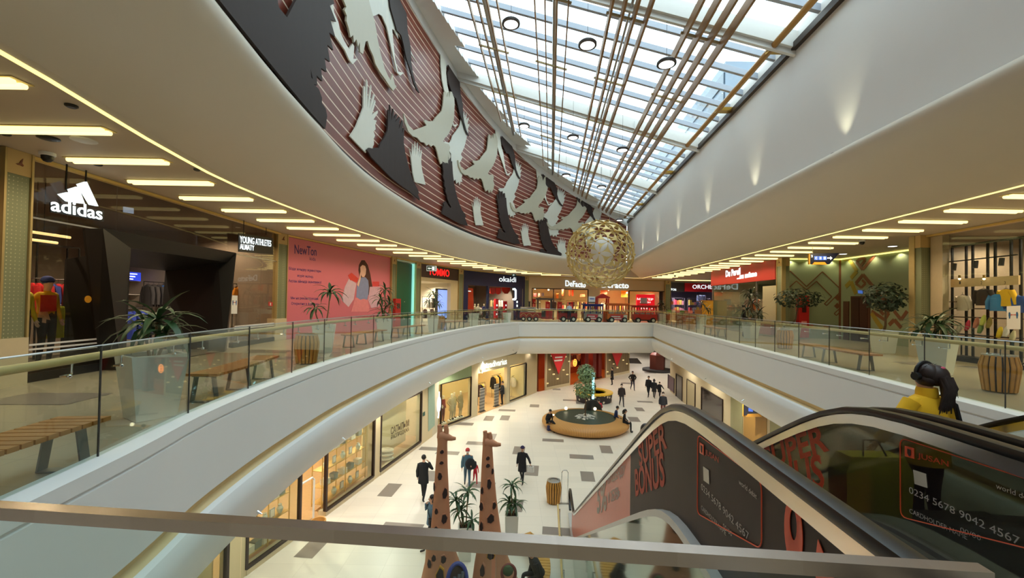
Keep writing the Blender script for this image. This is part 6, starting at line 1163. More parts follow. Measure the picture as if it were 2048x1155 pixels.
for a, b, s in ((v1, v2, 'left of the entrance'), (v4, v5, 'right of the entrance')): display_window(FV, a, b, L0+.14, zv, 'tall lit fashion window %s on the lower floor' % s, fr=.05); struct(FV.slab('trim_15', mat('stone_sill', (196, 182, 150), .4), a, b, L0, L0+.12, -.3, .02))
r = thing('lettered_sign', 'white glowing bold lettering with clef above the fashion shop entrance', 'sign', FV.px(988, 730, .1)); FV.text('stradivarius', 'lettering', LED, r, (968, 737), (1013.5, 727.5), (968, 724), .1, .012, .004); c = FV.px(965.5, 732, .1); m = MB(); m.tube([c+FV.t*.14*math.sin(k*PI/8)+up*.24*math.cos(k*PI/8) for k in range(17)], .03, 6); m.tube([c+up*.42, c-up*.4, c-up*.46-FV.t*.08], .028, 6); m.build('emblem', LED, r)
for i, (px, c, s) in enumerate([(903, (210, 190, 150), 'beige dress'), (911, (230, 206, 150), 'cream suit'), (921, (196, 170, 120), 'tan dress'), (889, (150, 60, 50), 'rust coat')]):
    p = FV.P(vz(px, 800, -.5), L0+.14, -.5-.12*(i % 2)); m = MB(); rr = thing('display_plinth', 'low base under the lower window mannequin in '+s, 'plinth', (p.x, p.y, L0+.02)); m.lathe([(.24, L0+.02), (.24, L0+.135), (.001, L0+.135)], (p.x, p.y, 0), 16); m.build('disc', WHITE, rr)
    person('mannequin', 'mannequin in %s in the lower fashion window' % s, p, FV.rz-PI, 1.72, ('down', 'hip'), 'stand', c, (206, 190, 160) if i != 3 else (110, 50, 44), skin=(236, 222, 196), hair=None, coat=(c, .62) if i in (0, 2) else None, cat='mannequin', facing_detail=False, fingers=False)
rail_of(FV, vz(957, 800, -1.6), vz(968, 800, -1.6), -1.6, 1.6, [(60, 36, 40, 'dark red'), (40, 36, 40, 'black'), (232, 200, 90, 'yellow'), (210, 180, 150, 'tan')], 'dress', 'left inside the fashion entrance', 'dresses left inside the fashion entrance', name='dress', gh=.9, cat='dress', z0=L0)
rail_of(FV, vz(984, 800, -2.2), vz(1000, 800, -2.2), -2.2, 1.75, [(34, 32, 36, 'black'), (230, 180, 90, 'golden'), (236, 206, 130, 'cream'), (36, 34, 38, 'black'), (226, 180, 60, 'mustard')], 'coat', 'centre of the fashion entrance', 'coats in the fashion entrance', name='coat', gh=1.0, cat='coat', z0=L0)
rail_of(FV, vz(1024, 800, -.9), vz(1046, 800, -.9), -.9, 1.7, [(230, 220, 200, 'white'), (44, 70, 60, 'dark green'), (36, 36, 40, 'black'), (226, 214, 190, 'cream'), (40, 36, 36, 'black'), (170, 80, 60, 'rust')], 'jacket', 'in the right fashion window', 'jackets in the right fashion window', gh=.8, z0=L0)
for i, px in enumerate((971.5, 1000)):
    r = thing('anti_theft_gate', 'grey striped anti theft panel at the fashion entrance, %s' % ('left', 'right')[i], 'gate', FV.P(vz(px), L0, -.3)); u = vz(px); FV.slab('panel', pattern_mat('gate_bands', stripes((150, 148, 140), (100, 98, 94), 'Z', .22, .5), .4), u-.28, u+.28, L0+.05, L0+1.65, -.36, -.28, r); FV.slab('foot', DARKG, u-.32, u+.32, L0+.012, L0+.05, -.42, -.2, r)
# ------------------------------------------------------------------ far lower shop with lattice windows, red pennants and orange glow
struct(MB().pbox(V((*FV.b[:2], L0)), FB.a-FV.b, V((-.3, .3, 0)), (0, 0, ZC-L0)).build('wall_far_lower_pier', WARMP, smooth=0)); interior(FB, .2, FB.L-.2, 4, 'wall_far_lower', mat('ember_wall', (150, 64, 34), .6, var=.1), mat('ember_floor', (190, 110, 50), .4), z0=L0+.012, z1=ZC, power=200, nl=3, col=(1, .55, .25))
bz = lambda x, y=750: FB.uz(x, y)[0]; LAT = pattern_mat('lattice_glass', stripes((112, 94, 66), (160, 140, 100), 'X', .16, .3), .4); zb = ZC
for a, b, s in ((bz(1092), bz(1139), 'left of the orange entrance'), (bz(1212), bz(1258), 'right of the orange entrance')):
    r = thing('lattice_window', 'brown lattice window with small lit pieces, '+s, 'shop window', FB.P((a+b)/2, L0, 0)); FB.slab('lattice', LAT, a, b, L0+.25, zb, -.1, 0, r); FB.slab('sill', WARMP, a, b, L0, L0+.25, -.12, .04, r)
    for e in (a, b): FB.slab('frame', WARMP, e-.06, e+.06, L0, zb, -.12, .05, r)
    for k in range(12): u = a+(b-a)*((k*5 % 12)+.5)/12; z = L0+.6+.24*k; m = MB(); m.box(FB.P(u, z, .06), (.22, .1, .1), FB.rz); m.build('lit_shelf', mat('lit_shelf', (240, 216, 160), .5, emit=.6), r)
for px, tip, hw, s in ((1117, 748, 13, 'left, with two white text bars'), (1234, 732, 8.5, 'right, half hidden by the gallery edge')):
    r = thing('pennant', 'red triangular sale pennant hanging before the lattice window, '+s, 'pennant', FB.px(px, 720, .3)); FB.prism([(px-hw*1.25, 705), (px+hw*1.25, 705), (px, tip)], .3, .03, 'cloth', mat('pennant_red', (196, 30, 36), .6), r)
    if hw > 10: FB.prism([(px-7, 713), (px+8, 712), (px+8, 715), (px-7, 716)], .335, .004, 'text_bar', WHITE, r); FB.prism([(px-9, 719.5), (px+8, 718), (px+7, 721), (px-8, 722.5)], .335, .004, 'text_bar', WHITE, r)
r = thing('neon_emblem', 'round orange neon emblem glowing inside the far lower shop', 'sign', FB.px(1150, 724, -.6)); NEO = mat('neon_orange', (255, 150, 60), .4, emit=2.5); c = FB.px(1150, 725, -.6); m = MB(); m.tube([c+FB.t*.26*math.sin(k*PI/8)+up*.32*math.cos(k*PI/8) for k in range(17)], .05, 6); m.tube([c+FB.t*.12*math.sin(k*PI/8)+up*.16*math.cos(k*PI/8) for k in range(17)], .04, 6); m.build('tube', NEO, r)
r = thing('glow_counter', 'low orange glowing counter in the far lower entrance', 'counter', FB.P(bz(1146), L0, -.8)); FB.slab('body', mat('orange_glow', (236, 130, 40), .5, emit=.8), bz(1141), bz(1153), L0+.02, L0+1.3, -1.3, -.8, r); FB.slab('top', FRB, bz(1141)-.03, bz(1153)+.03, L0+1.3, L0+1.36, -1.35, -.75, r)
for i, px in enumerate((1178, 1194, 1205)): r = thing('red_post', 'dark red post in the far lower entrance, %s from the left' % ORD[i], 'column', FB.P(bz(px), L0, -.4)); FB.slab('shaft', mat('ember_red', (120, 30, 24), .5), bz(px)-.3, bz(px)+.3, L0+.02, ZC, -.8, -.3, r); FB.slab('base', FRB, bz(px)-.34, bz(px)+.34, L0+.012, L0+.12, -.84, -.26, r)
for i in range(6): garment('jacket', FB.P(bz(1160)+.35*i, L0+2.6-.5*(i % 2), -1.2), [(60, 34, 30), (200, 150, 110), (90, 40, 34)][i % 3], FB.rz, ('brown', 'tan', 'dark red')[i % 3]+' jacket inside the far lower shop, %s from the left' % ORD[i], 'jackets in the far lower shop', .5, .7)
# ------------------------------------------------------------------ right side of the lower floor
struct(FL.slab('wall_right_lower', mat('right_lower_wall', (208, 194, 160), .5, var=.03), 0, FL.L, L0, ZC, -.3, 0)); lz = lambda x, y=790: FL.uz(x, y)[0]
def panel(name, label, cat, x0, x1, y0, y1, mt, fr=None, off=.01, fl=False):
    r = thing(name, label, cat, FL.px((x0+x1)/2, y1, off)); a, b = FL.uz(x0, y0, off)[0], FL.uz(x1, y0, off)[0]; zt = FL.px(x0, y0, off).z; zq_ = max(L0+.02, FL.px(x0, y1, off).z) if not fl else L0+.02
    FL.slab('panel', mt, a, b, zq_, zt, off, off+.02, r)
    if fr: 
        for q in ((a-.05, a, zq_, zt), (b, b+.05, zq_, zt), (a-.05, b+.05, zt, zt+.05)): FL.slab('frame', fr, *q, off, off+.06, r)
    return r
panel('framed_poster', 'dark purple framed poster on the far right lower wall', 'poster', 1337, 1349, 749, 776, mat('poster_purple', (70, 36, 60), .4, var=.4, scale=6), BLACK); panel('shop_window', 'black glass strip right of the purple poster', 'shop window', 1353, 1365, 747, 800, mat('black_glass', (24, 24, 28), .1), FRB, fl=True)
panel('door_panel', 'grey beige flush door with dark edge on the right lower wall', 'door', 1375, 1391, 758, 800, mat('beige_door', (176, 164, 130), .5), FRB, fl=True); panel('shop_window', 'large dark shop window above the near escalator handrail', 'shop window', 1404, 1446, 774, 830, mat('dark_window_glass', (40, 32, 28), .1, var=.4, scale=2), FRB)
for i, x in enumerate((1462, 1541)): panel('wall_panel', 'sage green wall panel on the right lower wall, %s' % ('before the yellow recess', 'after the yellow recess')[i], 'wall panel', x, x+24, 785, 850, mat('sage_panel', (150, 148, 108), .5), None, fl=True)
panel('lit_recess', 'warm yellow lit recess on the right lower wall', 'recess', 1488, 1534, 798, 870, mat('amber_recess', (170, 130, 60), .5), None, fl=True)
r = thing('direction_sign', 'dark blue sign with yellow edge half hidden under the right gallery', 'sign', FL.px(1505, 810, .5)); FL.prism([(1489, 806), (1528, 811), (1514, 831), (1489, 830)], .5, .05, 'board', SB, r); FL.prism([(1494, 833), (1498, 827), (1519, 826.5), (1524, 833)], .5, .06, 'edge', SY, r); FL.prism([(1487.5, 807), (1489.5, 807), (1489.5, 832), (1487.5, 832)], .5, .06, 'edge', SY, r); FL.prism([(1497, 815), (1506, 817), (1506, 823), (1497, 822)], .555, .004, 'pictogram', SBL, r)
# nozzles on the rounded gallery edge
def nozzles():
    i = 0
    for P, ks in ((KL, (10, 18, 24, 30, 35, 39)), (KR, None)):
        pts = [(P[k], normals2(P)[k]) for k in ks] if ks else [(KR[0].lerp(KR[3], t), normals2(KR)[1]) for t in (.25, .5, .66, .78, .87)]
        for p, n in pts:
            q = V((p.x+n.x*.2, p.y+n.y*.2, -1.93)); m = MB(); m.tube([q-V((n.x, n.y, -.5))*.05, q+V((n.x, n.y, -.6))*.06], [.03, .012], 7)
            tag(m.build('sprinkler_nozzle', CHROME), 'tiny fire nozzle on the rounded %s gallery edge, %s from the near end' % (('left', ORD[i]) if ks else ('right', ORD[10-i])), 'nozzle', 'fire nozzles on the gallery edge'); i += 1
nozzles()
# ------------------------------------------------------------------ round fountain bench with tree
fc = V((4.75, 27.0, L0)); r = thing('fountain_bench', 'round slatted wooden bench around a dark pool with a tree', 'fountain', fc)
def _slats(nt, b, tc):
    n = nt.nodes; g = n.new('ShaderNodeTexGradient'); g.gradient_type = 'RADIAL'; nt.links.new(tc.outputs['Object'], g.inputs[0]); a = n.new('ShaderNodeMath'); a.operation = 'MULTIPLY'; a.inputs[1].default_value = 170; nt.links.new(g.outputs['Fac'], a.inputs[0])
    f = n.new('ShaderNodeMath'); f.operation = 'FRACT'; nt.links.new(a.outputs[0], f.inputs[0]); rp = n.new('ShaderNodeValToRGB'); e = rp.color_ramp.elements; e[0].position = .0; e[0].color = lin((90, 52, 22))+(1,); e[1].position = .3; e[1].color = lin((198, 144, 76))+(1,); nt.links.new(f.outputs[0], rp.inputs[0]); nt.links.new(rp.outputs[0], b.inputs['Base Color'])
SLAT = pattern_mat('bench_slats', _slats, .45); m = MB(); m.lathe([(2.35, .02), (2.6, .1), (2.72, .25), (2.7, .42), (2.55, .52), (2.25, .58), (2.0, .66), (1.9, .66), (1.9, .3)], fc, 72); m.build('bench', SLAT, r, smooth=60)
m = MB(); m.lathe([(1.95, .6), (1.9, .62), (1.78, .5), (1.75, .3)], fc, 48); m.build('pool_rim', mat('pool_rim', (40, 52, 34), .5, var=.4, scale=20), r); m = MB(); m.lathe([(1.8, .4), (.01, .4)], fc, 48); m.build('water', mat('dark_water', (28, 30, 24), .04, var=.1), r)
rnd = random.Random(9)
for k in range(70):
    a, d = rnd.random()*2*PI, .15+.55*math.sqrt(rnd.random()); q = fc+V((math.cos(a)*d, math.sin(a)*d, .46+.34*(1-d/.75)+.04*rnd.random())); m = MB(); m.ball(q, (.11+.05*rnd.random(), .09, .065), 8, 5, Matrix.Rotation(a, 3, 'Z')); tag(m.build('pebble', mat('pebble_%d' % (k % 3), ((222, 220, 212), (196, 196, 190), (160, 160, 156))[k % 3], .6)), 'rounded river stone piled round the fountain tree trunk', 'stone', 'stones round the fountain tree')
for i, (px, py) in enumerate([(1132, 816), (1190, 817), (1107, 829)]):
    q = at_y(px, py, 28.4 if i < 2 else 26.6); rr = thing('flood_lamp', 'small bright lamp on the fountain rim, %s' % ('back left', 'back right', 'left side')[i], 'lamp', q); m = MB(); m.ball(q, .1 if i < 2 else .05, 10, 6); m.build('bulb', mat('spot_glow', (255, 240, 200), .4, emit=5, var=0), rr); m = MB(); m.tube([q, V((q.x, q.y, L0+.62))], .02, 5); m.build('stem', DARKG, rr)
r = thing('neon_tower', 'slim cyan white glowing light tower behind the fountain', 'lamp', (5.6, 28.9, L0)); m = MB(); m.box((5.6, 28.9, -3.95), (.13, .13, 1.75)); m.build('tube', mat('cyan_column', (170, 244, 255), .4, emit=2.2, var=0), r); m = MB(); m.lathe([(.9, L0+.02), (.7, L0+.9), (.25, L0+1.25), (.001, L0+1.25)], (5.6, 28.9, 0), 20, sx=.8, sy=.35); m.build('base', BLACK, r)
# yellow ring kiosk
kc = V((6.7, 34.2, L0)); r = thing('ring_kiosk', 'round kiosk with bright yellow counter and dark starred base', 'kiosk', kc)
def _dots(nt, b, tc):
    n = nt.nodes; v = n.new('ShaderNodeTexVoronoi'); v.inputs['Scale'].default_value = 3.2; rp = n.new('ShaderNodeValToRGB'); rp.color_ramp.interpolation = 'CONSTANT'; rp.color_ramp.elements[0].color = lin((226, 214, 190))+(1,); rp.color_ramp.elements[1].position = .28; rp.color_ramp.elements[1].color = lin((44, 32, 36))+(1,)
    nt.links.new(tc.outputs['Object'], v.inputs['Vector']); nt.links.new(v.outputs['Distance'], rp.inputs[0]); nt.links.new(rp.outputs[0], b.inputs['Base Color'])
m = MB(); m.lathe([(1.38, .02), (1.42, .3), (1.43, .66), (.92, .66)], kc, 40); m.build('base', pattern_mat('starred_base', _dots, .5), r); m = MB(); m.lathe([(1.48, .66), (1.5, .71), (1.48, .76), (.93, .76), (.92, .66)], kc, 48); m.build('counter', mat('yellow_counter', (240, 190, 30), .4), r)
m = MB(); m.lathe([(.9, .03), (.88, .5), (.5, .5)], kc, 32); m.build('inner_shelf', mat('kiosk_inner', (120, 100, 60), .5), r); m = MB(); m.box(kc+V((-.1, .75, .95)), (.7, .3, .38)); m.build('till', BLACK, r)
# ------------------------------------------------------------------ giraffe climbing frames
CLAY = mat('clay_climber', (192, 134, 100), .75, var=.22, scale=2.5, bump=.3); HOLE = mat('hole_dark', (52, 36, 34), .8); LIP = mat('hole_lip', (190, 128, 96), .7)
def giraffe(x, y, label, prof, topz, holes, lean, horns):
    r = thing('giraffe_climber', label, 'climbing frame', (x, y, L0), None); rings = []
    for z, cx, hw in prof: rings.append([V((x+cx+math.cos(k*PI/10)*hw, y+math.sin(k*PI/10)*hw*.85, z)) for k in range(20)])
    MB().loft(rings).build('body', CLAY, r, smooth=70)
    m = MB(); zt, cx, hw = prof[-1]; q = V((x+cx, y, zt)); m.tube([q+V((-.06, 0, .03)), q+V((.08, -.01, .02)), q+V((.24, -.02, -.02)), q+V((.33, -.02, -.02))], [.12, .1, .055, .035], 10); m.build('muzzle', CLAY, r, smooth=70)
    for hx, hh in horns: m = MB(); m.tube([q+V((hx, 0, -.02)), q+V((hx+.01, 0, hh*.6)), q+V((hx-.01, 0, hh))], [.065, .06, .05], 8); m.build('horn', CLAY, r, smooth=70)
    for i, (hx, hz_, a, b, col) in enumerate(holes):
        for (z0, c0, w0), (z1, c1, w1) in zip(prof, prof[1:]):
            if z0 <= hz_ <= z1: t = (hz_-z0)/(z1-z0); cx, hw = c0+(c1-c0)*t, w0+(w1-w0)*t
        s = max(-.95, min(.95, hx)); px, py = x+cx+s*hw, y-math.sqrt(1-s*s)*hw*.85; n = V((s, -math.sqrt(1-s*s)/.85, 0)).normalized(); t = V((-n.y, n.x, 0)); rot = ((i*37) % 7-3)*.12
        c, sn = math.cos(rot), math.sin(rot); pts = [V((px, py, hz_))+t*(u*c-v_*sn)*a+V((0, 0, 1))*(u*sn+v_*c)*b for u, v_ in ((-.9, -.2), (-.5, -1), (.45, -.9), (1, -.1), (.6, .8), (-.3, 1))]
        m = MB(); m.prism([p-n*.05+(p-V((px, py, hz_)))*.22 for p in pts], n*.063); m.build('hole_lip', mat('bowl_yellow', (206, 150, 50), .6) if col else LIP, r, smooth=0); m = MB(); m.prism([p-n*.04 for p in pts], n*.06); m.build('hole', HOLE, r, smooth=0)
    return r
zz = lambda py: 1.62-(py-602)*10.5/850
PL = [(L0+.01, .12, .95), (-5.6, .1, .72), (-5.2, .06, .575), (-4.75, -.0, .42), (-4.32, -.07, .325), (-3.96, -.05, .245), (-3.17, -.05, .19), (-2.43, -.06, .15), (-1.9, -.05, .12), (-1.72, -.05, .13)]
giraffe(-1.6, 10.5, 'left giraffe shaped clay climbing frame with dark holes', PL, -1.5, [(.1, zz(898), .05, .05, 0), (.1, zz(919), .055, .04, 0), (-.1, zz(945), .06, .09, 0), (-.85, zz(968), .05, .1, 0), (.55, zz(978), .07, .13, 0), (-.4, zz(1012), .05, .07, 0), (.45, zz(1026), .08, .11, 0), (-.35, zz(1048), .1, .1, 0), (-.3, zz(1096), .06, .08, 0), (-.6, zz(1108), .07, .1, 0), (.3, zz(1098), .07, .09, 0), (.0, zz(1124), .1, .17, 1), (-.4, zz(1150), .08, .1, 0)], 0, ((-.075, .3), (.085, .3)))
PR = [(L0+.01, .3, .8), (-5.6, .28, .66), (-5.2, .18, .57), (-4.75, .1, .44), (-4.32, .05, .32), (-3.96, .02, .27), (-3.17, -.03, .2), (-2.43, -.06, .15), (-1.95, -.07, .12), (-1.85, -.07, .12)]
giraffe(-.47, 10.5, 'right giraffe shaped clay climbing frame with dark holes', PR, -1.6, [(.1, zz(909), .05, .05, 0), (.1, zz(923), .055, .05, 0), (.75, zz(935), .04, .07, 0), (.2, zz(958), .06, .12, 0), (-.7, zz(972), .05, .09, 0), (-.75, zz(1003), .07, .1, 0), (.65, zz(1000), .06, .08, 0), (.2, zz(1023), .09, .11, 0), (-.7, zz(1040), .06, .11, 0), (.1, zz(1051), .07, .05, 0), (-.0, zz(1090), .1, .08, 1), (-.5, zz(1117), .07, .15, 0), (.25, zz(1140), .08, .1, 1), (-.2, zz(1142), .04, .04, 0)], 0, ((-.06, .3), (.05, .26)))
c = V((-1.15, 9.85, zz(1121))); r = thing('climbing_bowl', 'tilted blue bowl with grey logs on the left giraffe', 'bowl', c); R_ = Matrix.Rotation(1.25, 3, 'X') @ Matrix.Rotation(.15, 3, 'Y'); m = MB(); m.tube([c+R_ @ V((math.cos(k*PI/12)*.22, math.sin(k*PI/12)*.36, 0)) for k in range(25)], .045, 8); m.build('rim', mat('blue_rim', (66, 76, 150), .5), r)
m = MB(); m.prism([c+R_ @ V((math.cos(k*PI/12)*.2, math.sin(k*PI/12)*.34, -.02)) for k in range(24)], R_ @ V((0, 0, -.05))); m.build('bowl_floor', mat('bowl_dark', (70, 50, 44), .7), r)
for i, dx in enumerate((-.06, .04, .12)): m = MB(); m.tube([c+R_ @ V((dx-.04, -.26, .03)), c+R_ @ V((dx, .1+.05*i, .06))], .04, 8); m.build('log', mat('log_grey', (96, 98, 104), .7, var=.2), r)
c = V((.03, 9.92, zz(1108))); r = thing('climbing_bowl', 'brown bowl with a small green plant on the right giraffe', 'bowl', c); m = MB(); m.tube([c+R_ @ V((math.cos(k*PI/12)*.16, math.sin(k*PI/12)*.17, 0)) for k in range(25)], .035, 8); m.build('rim', mat('rust_rim', (120, 52, 44), .6), r); m = MB(); m.ball(c+V((-.02, 0, .06)), (.13, .1, .12), 10, 6); m.build('moss', mat('moss', (70, 84, 50), .8, var=.3, scale=20), r)

# bare spots added to brighten the backs of the two cream backed windows
for a, b, o in ((w[3][0], w[3][1], -.45), (w0[0], w0[1], -.25)):
    for k in (.25, .75): light('window_fill_spot', 'SPOT', FZ.P(a+(b-a)*k, ZC-.12, o), 55, (1, .88, .6), .03, cone=2.4)
# ------------------------------------------------------------------ potted palms
POTW = mat('white_planter', (214, 218, 208), .4, var=.03); SOIL = mat('soil', (52, 38, 30), .9, var=.3, scale=30)
def leafmat(n, c):
    return mat(n, c, .45, var=.35, scale=5)
LEAF1 = leafmat('palm_leaf', (52, 82, 44)); LEAF2 = leafmat('palm_leaf_dark', (32, 52, 34)); LEAF3 = leafmat('palm_leaf_olive', (74, 88, 46)); STEMM = mat('palm_stem', (126, 104, 72), .8, var=.25, scale=20)
def leaf_crown(m, c, n, L, w, rnd, up=.9, low=-.35):
    for k in range(n):
        a = k*2.399+rnd.random()*.5; e = low+(up-low)*((k+.5)/n)*1.15; l = L*(.75+.45*rnd.random()); d = V((math.cos(a), math.sin(a), 0)); s = V((-d.y, d.x, 0)); p = V(c)+V((0, 0, .1*L*rnd.random())); el = e+.25; pts = []
        ww = w*(.8+.4*rnd.random())
        for i in range(6):
            t = i/5; pts.append((p.copy(), ww*(.35+1.3*t if t < .35 else 1.0-.95*((t-.35)/.65)**1.6)*.6)); el -= (1.45 if e < 1 else .9)/5*(.8+.4*rnd.random()); p = p+(d*math.cos(el)+V((0, 0, math.sin(el))))*l/5
        o = len(m.v)
        for q, hw in pts: m.v += [q-s*hw+V((0, 0, hw*.35)), q.copy(), q+s*hw+V((0, 0, hw*.35))]
        for i in range(5):
            for j in (0, 1): m.f.append((o+3*i+j, o+3*i+j+1, o+3*i+4+j, o+3*i+3+j)); m.m.append(m.cur)
def palm(p, rz, label, heads, pot=(.62, .44, .85), group=None, leaf=LEAF1, seed=1, potm=POTW):
    """heads: (dx, dy, height above pot rim, leaf length, leaf count)"""
    r = thing('potted_palm', label, 'potted plant', p, group); rnd = random.Random(seed); t, b, h = pot; p = V(p)
    def ring(w, z): return [p+Matrix.Rotation(rz, 3, 'Z') @ V((x*w/2, y*w/2, z)) for x, y in ((-1, -1), (1, -1), (1, 1), (-1, 1))]
    MB().loft([ring(b, .005), ring(t, h), ring(t-.07, h), ring(t-.09, h-.12)]).build('planter', potm, r, smooth=0)
    m = MB(); m.poly(ring(t-.085, h-.07)); m.build('soil', SOIL, r, smooth=0, fix=False)
    for dx, dy, hh, L, n in heads:
        c = p+V((dx, dy, h+hh)); m = MB(); m.tube([p+V((dx*.3, dy*.3, h-.08)), p+V((dx*.8, dy*.7, h+hh*.5)), c], [.022, .018, .014], 6); m.build('stem', STEMM, r); m = MB(); leaf_crown(m, c, n, L, .05*L/.5+.02, rnd); m.build('leaf_crown', leaf, r, smooth=60, fix=False)
    return r
palm((-4.84, 5.75, 0), -.55, 'large palm in white square planter, nearest on the left gallery', [(.05, .0, .42, .62, 22), (-.18, .1, .3, .55, 16), (.22, -.05, .26, .5, 14)], seed=2)
palm((-5.72, 13.0, 0), .3, 'two headed palm in white planter before the pink hoarding', [(.15, 0, .95, .55, 20), (-.3, 0, .45, .5, 18)], seed=3)
palm((-5.25, 17.6, 0), .2, 'dense bushy palm in white planter by the green doorway', [(0, 0, 1.15, .5, 16), (-.2, .1, .75, .55, 16), (.2, 0, .55, .55, 16), (-.1, 0, .25, .6, 16)], seed=4)
palm((-4.25, 23.0, 0), .2, 'palm in white planter before the red lettered shop', [(0, 0, 1.1, .6, 18), (-.25, .1, .7, .5, 14), (.25, 0, .6, .5, 14)], seed=5)
for i, (x, y) in enumerate(((-2.5, 28.3), (-.35, 31.6))):
    r = thing('planter', 'empty looking pale square planter before the navy shop, %s' % ('left', 'right')[i], 'planter', (x, y, 0), 'bare planters by the navy shop'); m = MB()
    ring = lambda w, z: [V((x+a*w/2, y+b*w/2, z)) for a, b in ((-1, -1), (1, -1), (1, 1), (-1, 1))]
    m.loft([ring(.46, .005), ring(.64, .85), ring(.57, .85), ring(.55, .75)]); m.build('pot', POTW, r, smooth=0); m = MB(); m.poly(ring(.555, .78)); m.build('soil', SOIL, r, smooth=0, fix=False)
palm((10.55, 10.55, 0), .45, 'broad palm in white planter, nearest on the right gallery', [(-.05, 0, .4, .65, 24), (-.3, .1, .2, .6, 16), (.2, .1, .25, .6, 16)], seed=6)
palm((12.1, 21.5, 0), .2, 'tall shaggy palm in white planter before the red fascia', [(0, 0, 1.35, .6, 22), (.1, .1, .9, .6, 18), (-.2, 0, .5, .65, 18), (.35, 0, .3, .6, 16)], leaf=LEAF2, seed=7)
palm((12.95, 36.8, 0), .1, 'dark palm in grey planter beside the last red train car', [(0, 0, .9, .6, 20), (-.25, 0, .5, .6, 16), (.3, 0, .4, .6, 14)], leaf=LEAF2, seed=8)
palm((13.1, 29.4, 0), .1, 'small palm in slim white planter beside the yellow stand', [(0, 0, .7, .6, 18), (.4, 0, .3, .6, 14)], pot=(.5, .45, 1.0), leaf=LEAF2, seed=9)
POTB = mat('lower_planter', (206, 202, 190), .5, var=.03)
palm((.1, 13.75, L0), .05, 'lower floor palm in grey white planter, right of the giraffes', [(.0, 0, .85, .5, 18), (-.08, .05, .3, .5, 16), (.12, 0, .25, .45, 16)], pot=(.42, .36, 1.0), seed=10)
palm((-1.3, 13.0, L0), .1, 'lower floor palm standing between the two giraffes', [(.05, 0, .95, .52, 18), (-.3, 0, .7, .5, 16), (-.15, .1, .35, .5, 16), (.2, 0, .1, .5, 14)], pot=(.42, .36, 1.0), seed=11)
def ficus(p, label, crown_c, crown_r, seed, pot=(.6, .46, .8)):
    r = thing('potted_tree', label, 'potted tree', p); rnd = random.Random(seed); p = V(p); t, b, h = pot
    def ring(w, z): return [p+V((x*w/2, y*w/2, z)) for x, y in ((-1, -1), (1, -1), (1, 1), (-1, 1))]
    if pot[2] > 0: MB().loft([ring(b, .005), ring(t, h), ring(t-.07, h), ring(t-.09, h-.1)]).build('planter', POTW, r, smooth=0); m = MB(); m.poly(ring(t-.085, h-.06)); m.build('soil', SOIL, r, smooth=0, fix=False)
    c = V(crown_c); m = MB(); m.tube([p+V((0, 0, max(0.02, h-.08))), p.lerp(c, .5)+V((.04, 0, 0)), c-V((0, 0, crown_r[2]*.5)), c+V((0, 0, crown_r[2]*.3))], [.045, .038, .03, .012], 7)
    for k in range(6): a = k*1.05; m.tube([c-V((0, 0, crown_r[2]*.6)), c+V((math.cos(a)*crown_r[0]*.6, math.sin(a)*crown_r[1]*.6, crown_r[2]*.2*(k % 3-1)))], [.02, .008], 5)
    m.build('trunk', mat('bark', (98, 78, 58), .85, var=.25, scale=15), r)
    m = MB()
    for k in range(int(420*max(1, crown_r[2]/.5))):
        d = V((rnd.gauss(0, 1), rnd.gauss(0, 1), rnd.gauss(0, 1))).normalized()*(.45+.55*rnd.random()**.5); q = c+V((d.x*crown_r[0], d.y*crown_r[1], d.z*crown_r[2])); n = (d+V((0, 0, .6))+V((rnd.random()-.5, rnd.random()-.5, rnd.random()-.5))).normalized(); t1 = n.orthogonal().normalized(); t1 = Matrix.Rotation(rnd.random()*6.28, 3, n) @ t1; t2 = n.cross(t1); s = .055+.04*rnd.random()
        m.add([q-t1*s*1.3, q+t2*s*.6, q+t1*s*1.3-n*.02, q-t2*s*.6], [(0, 1, 2, 3)])
    m.build('foliage', LEAF2 if seed < 50 else leafmat('tree_leaf', (124, 150, 104)), r, smooth=0, fix=False); return r
ficus((13.55, 15.5, 0), 'round headed small tree by the right patterned pilaster', (13.45, 15.3, 2.05), (.75, .6, .55), 21); ficus((13.75, 20.9, 0), 'flat topped small tree before the red fire cabinet', (13.95, 20.7, 2.05), (1.25, .6, .5), 22)
# tree of the fountain: three leafy tiers on one trunk
ft_ = ficus((4.75, 27.0, L0+.45), 'leafy tree rising from the stone pile in the fountain', (4.72, 27.0, -3.75), (.75, .7, .62), 60, (.1, .1, 0))
m = MB(); rnd = random.Random(5)
for k in range(900):
    d = V((rnd.gauss(0, 1), rnd.gauss(0, 1), rnd.gauss(0, 1))).normalized()*(.4+.6*rnd.random()**.5); q = V((4.78, 27, -2.8))+V((d.x*.62, d.y*.6, d.z*.62)); n = (d+V((0, 0, .6))).normalized(); t1 = n.orthogonal().normalized(); t1 = Matrix.Rotation(rnd.random()*6.28, 3, n) @ t1; t2 = n.cross(t1); s = .06+.04*rnd.random(); m.add([q-t1*s*1.3, q+t2*s*.6, q+t1*s*1.3-n*.02, q-t2*s*.6], [(0, 1, 2, 3)])
m.build('foliage', leafmat('tree_leaf', (124, 150, 104)), ft_, smooth=0, fix=False)
palm((10.4, 19.0, L0), 0, 'dark palm on the right lower floor before the yellow recess', [(0, 0, .7, .7, 18), (-.6, 0, .5, .7, 16), (.5, .2, .3, .7, 14)], pot=(.7, .6, .8), leaf=LEAF2, seed=12)
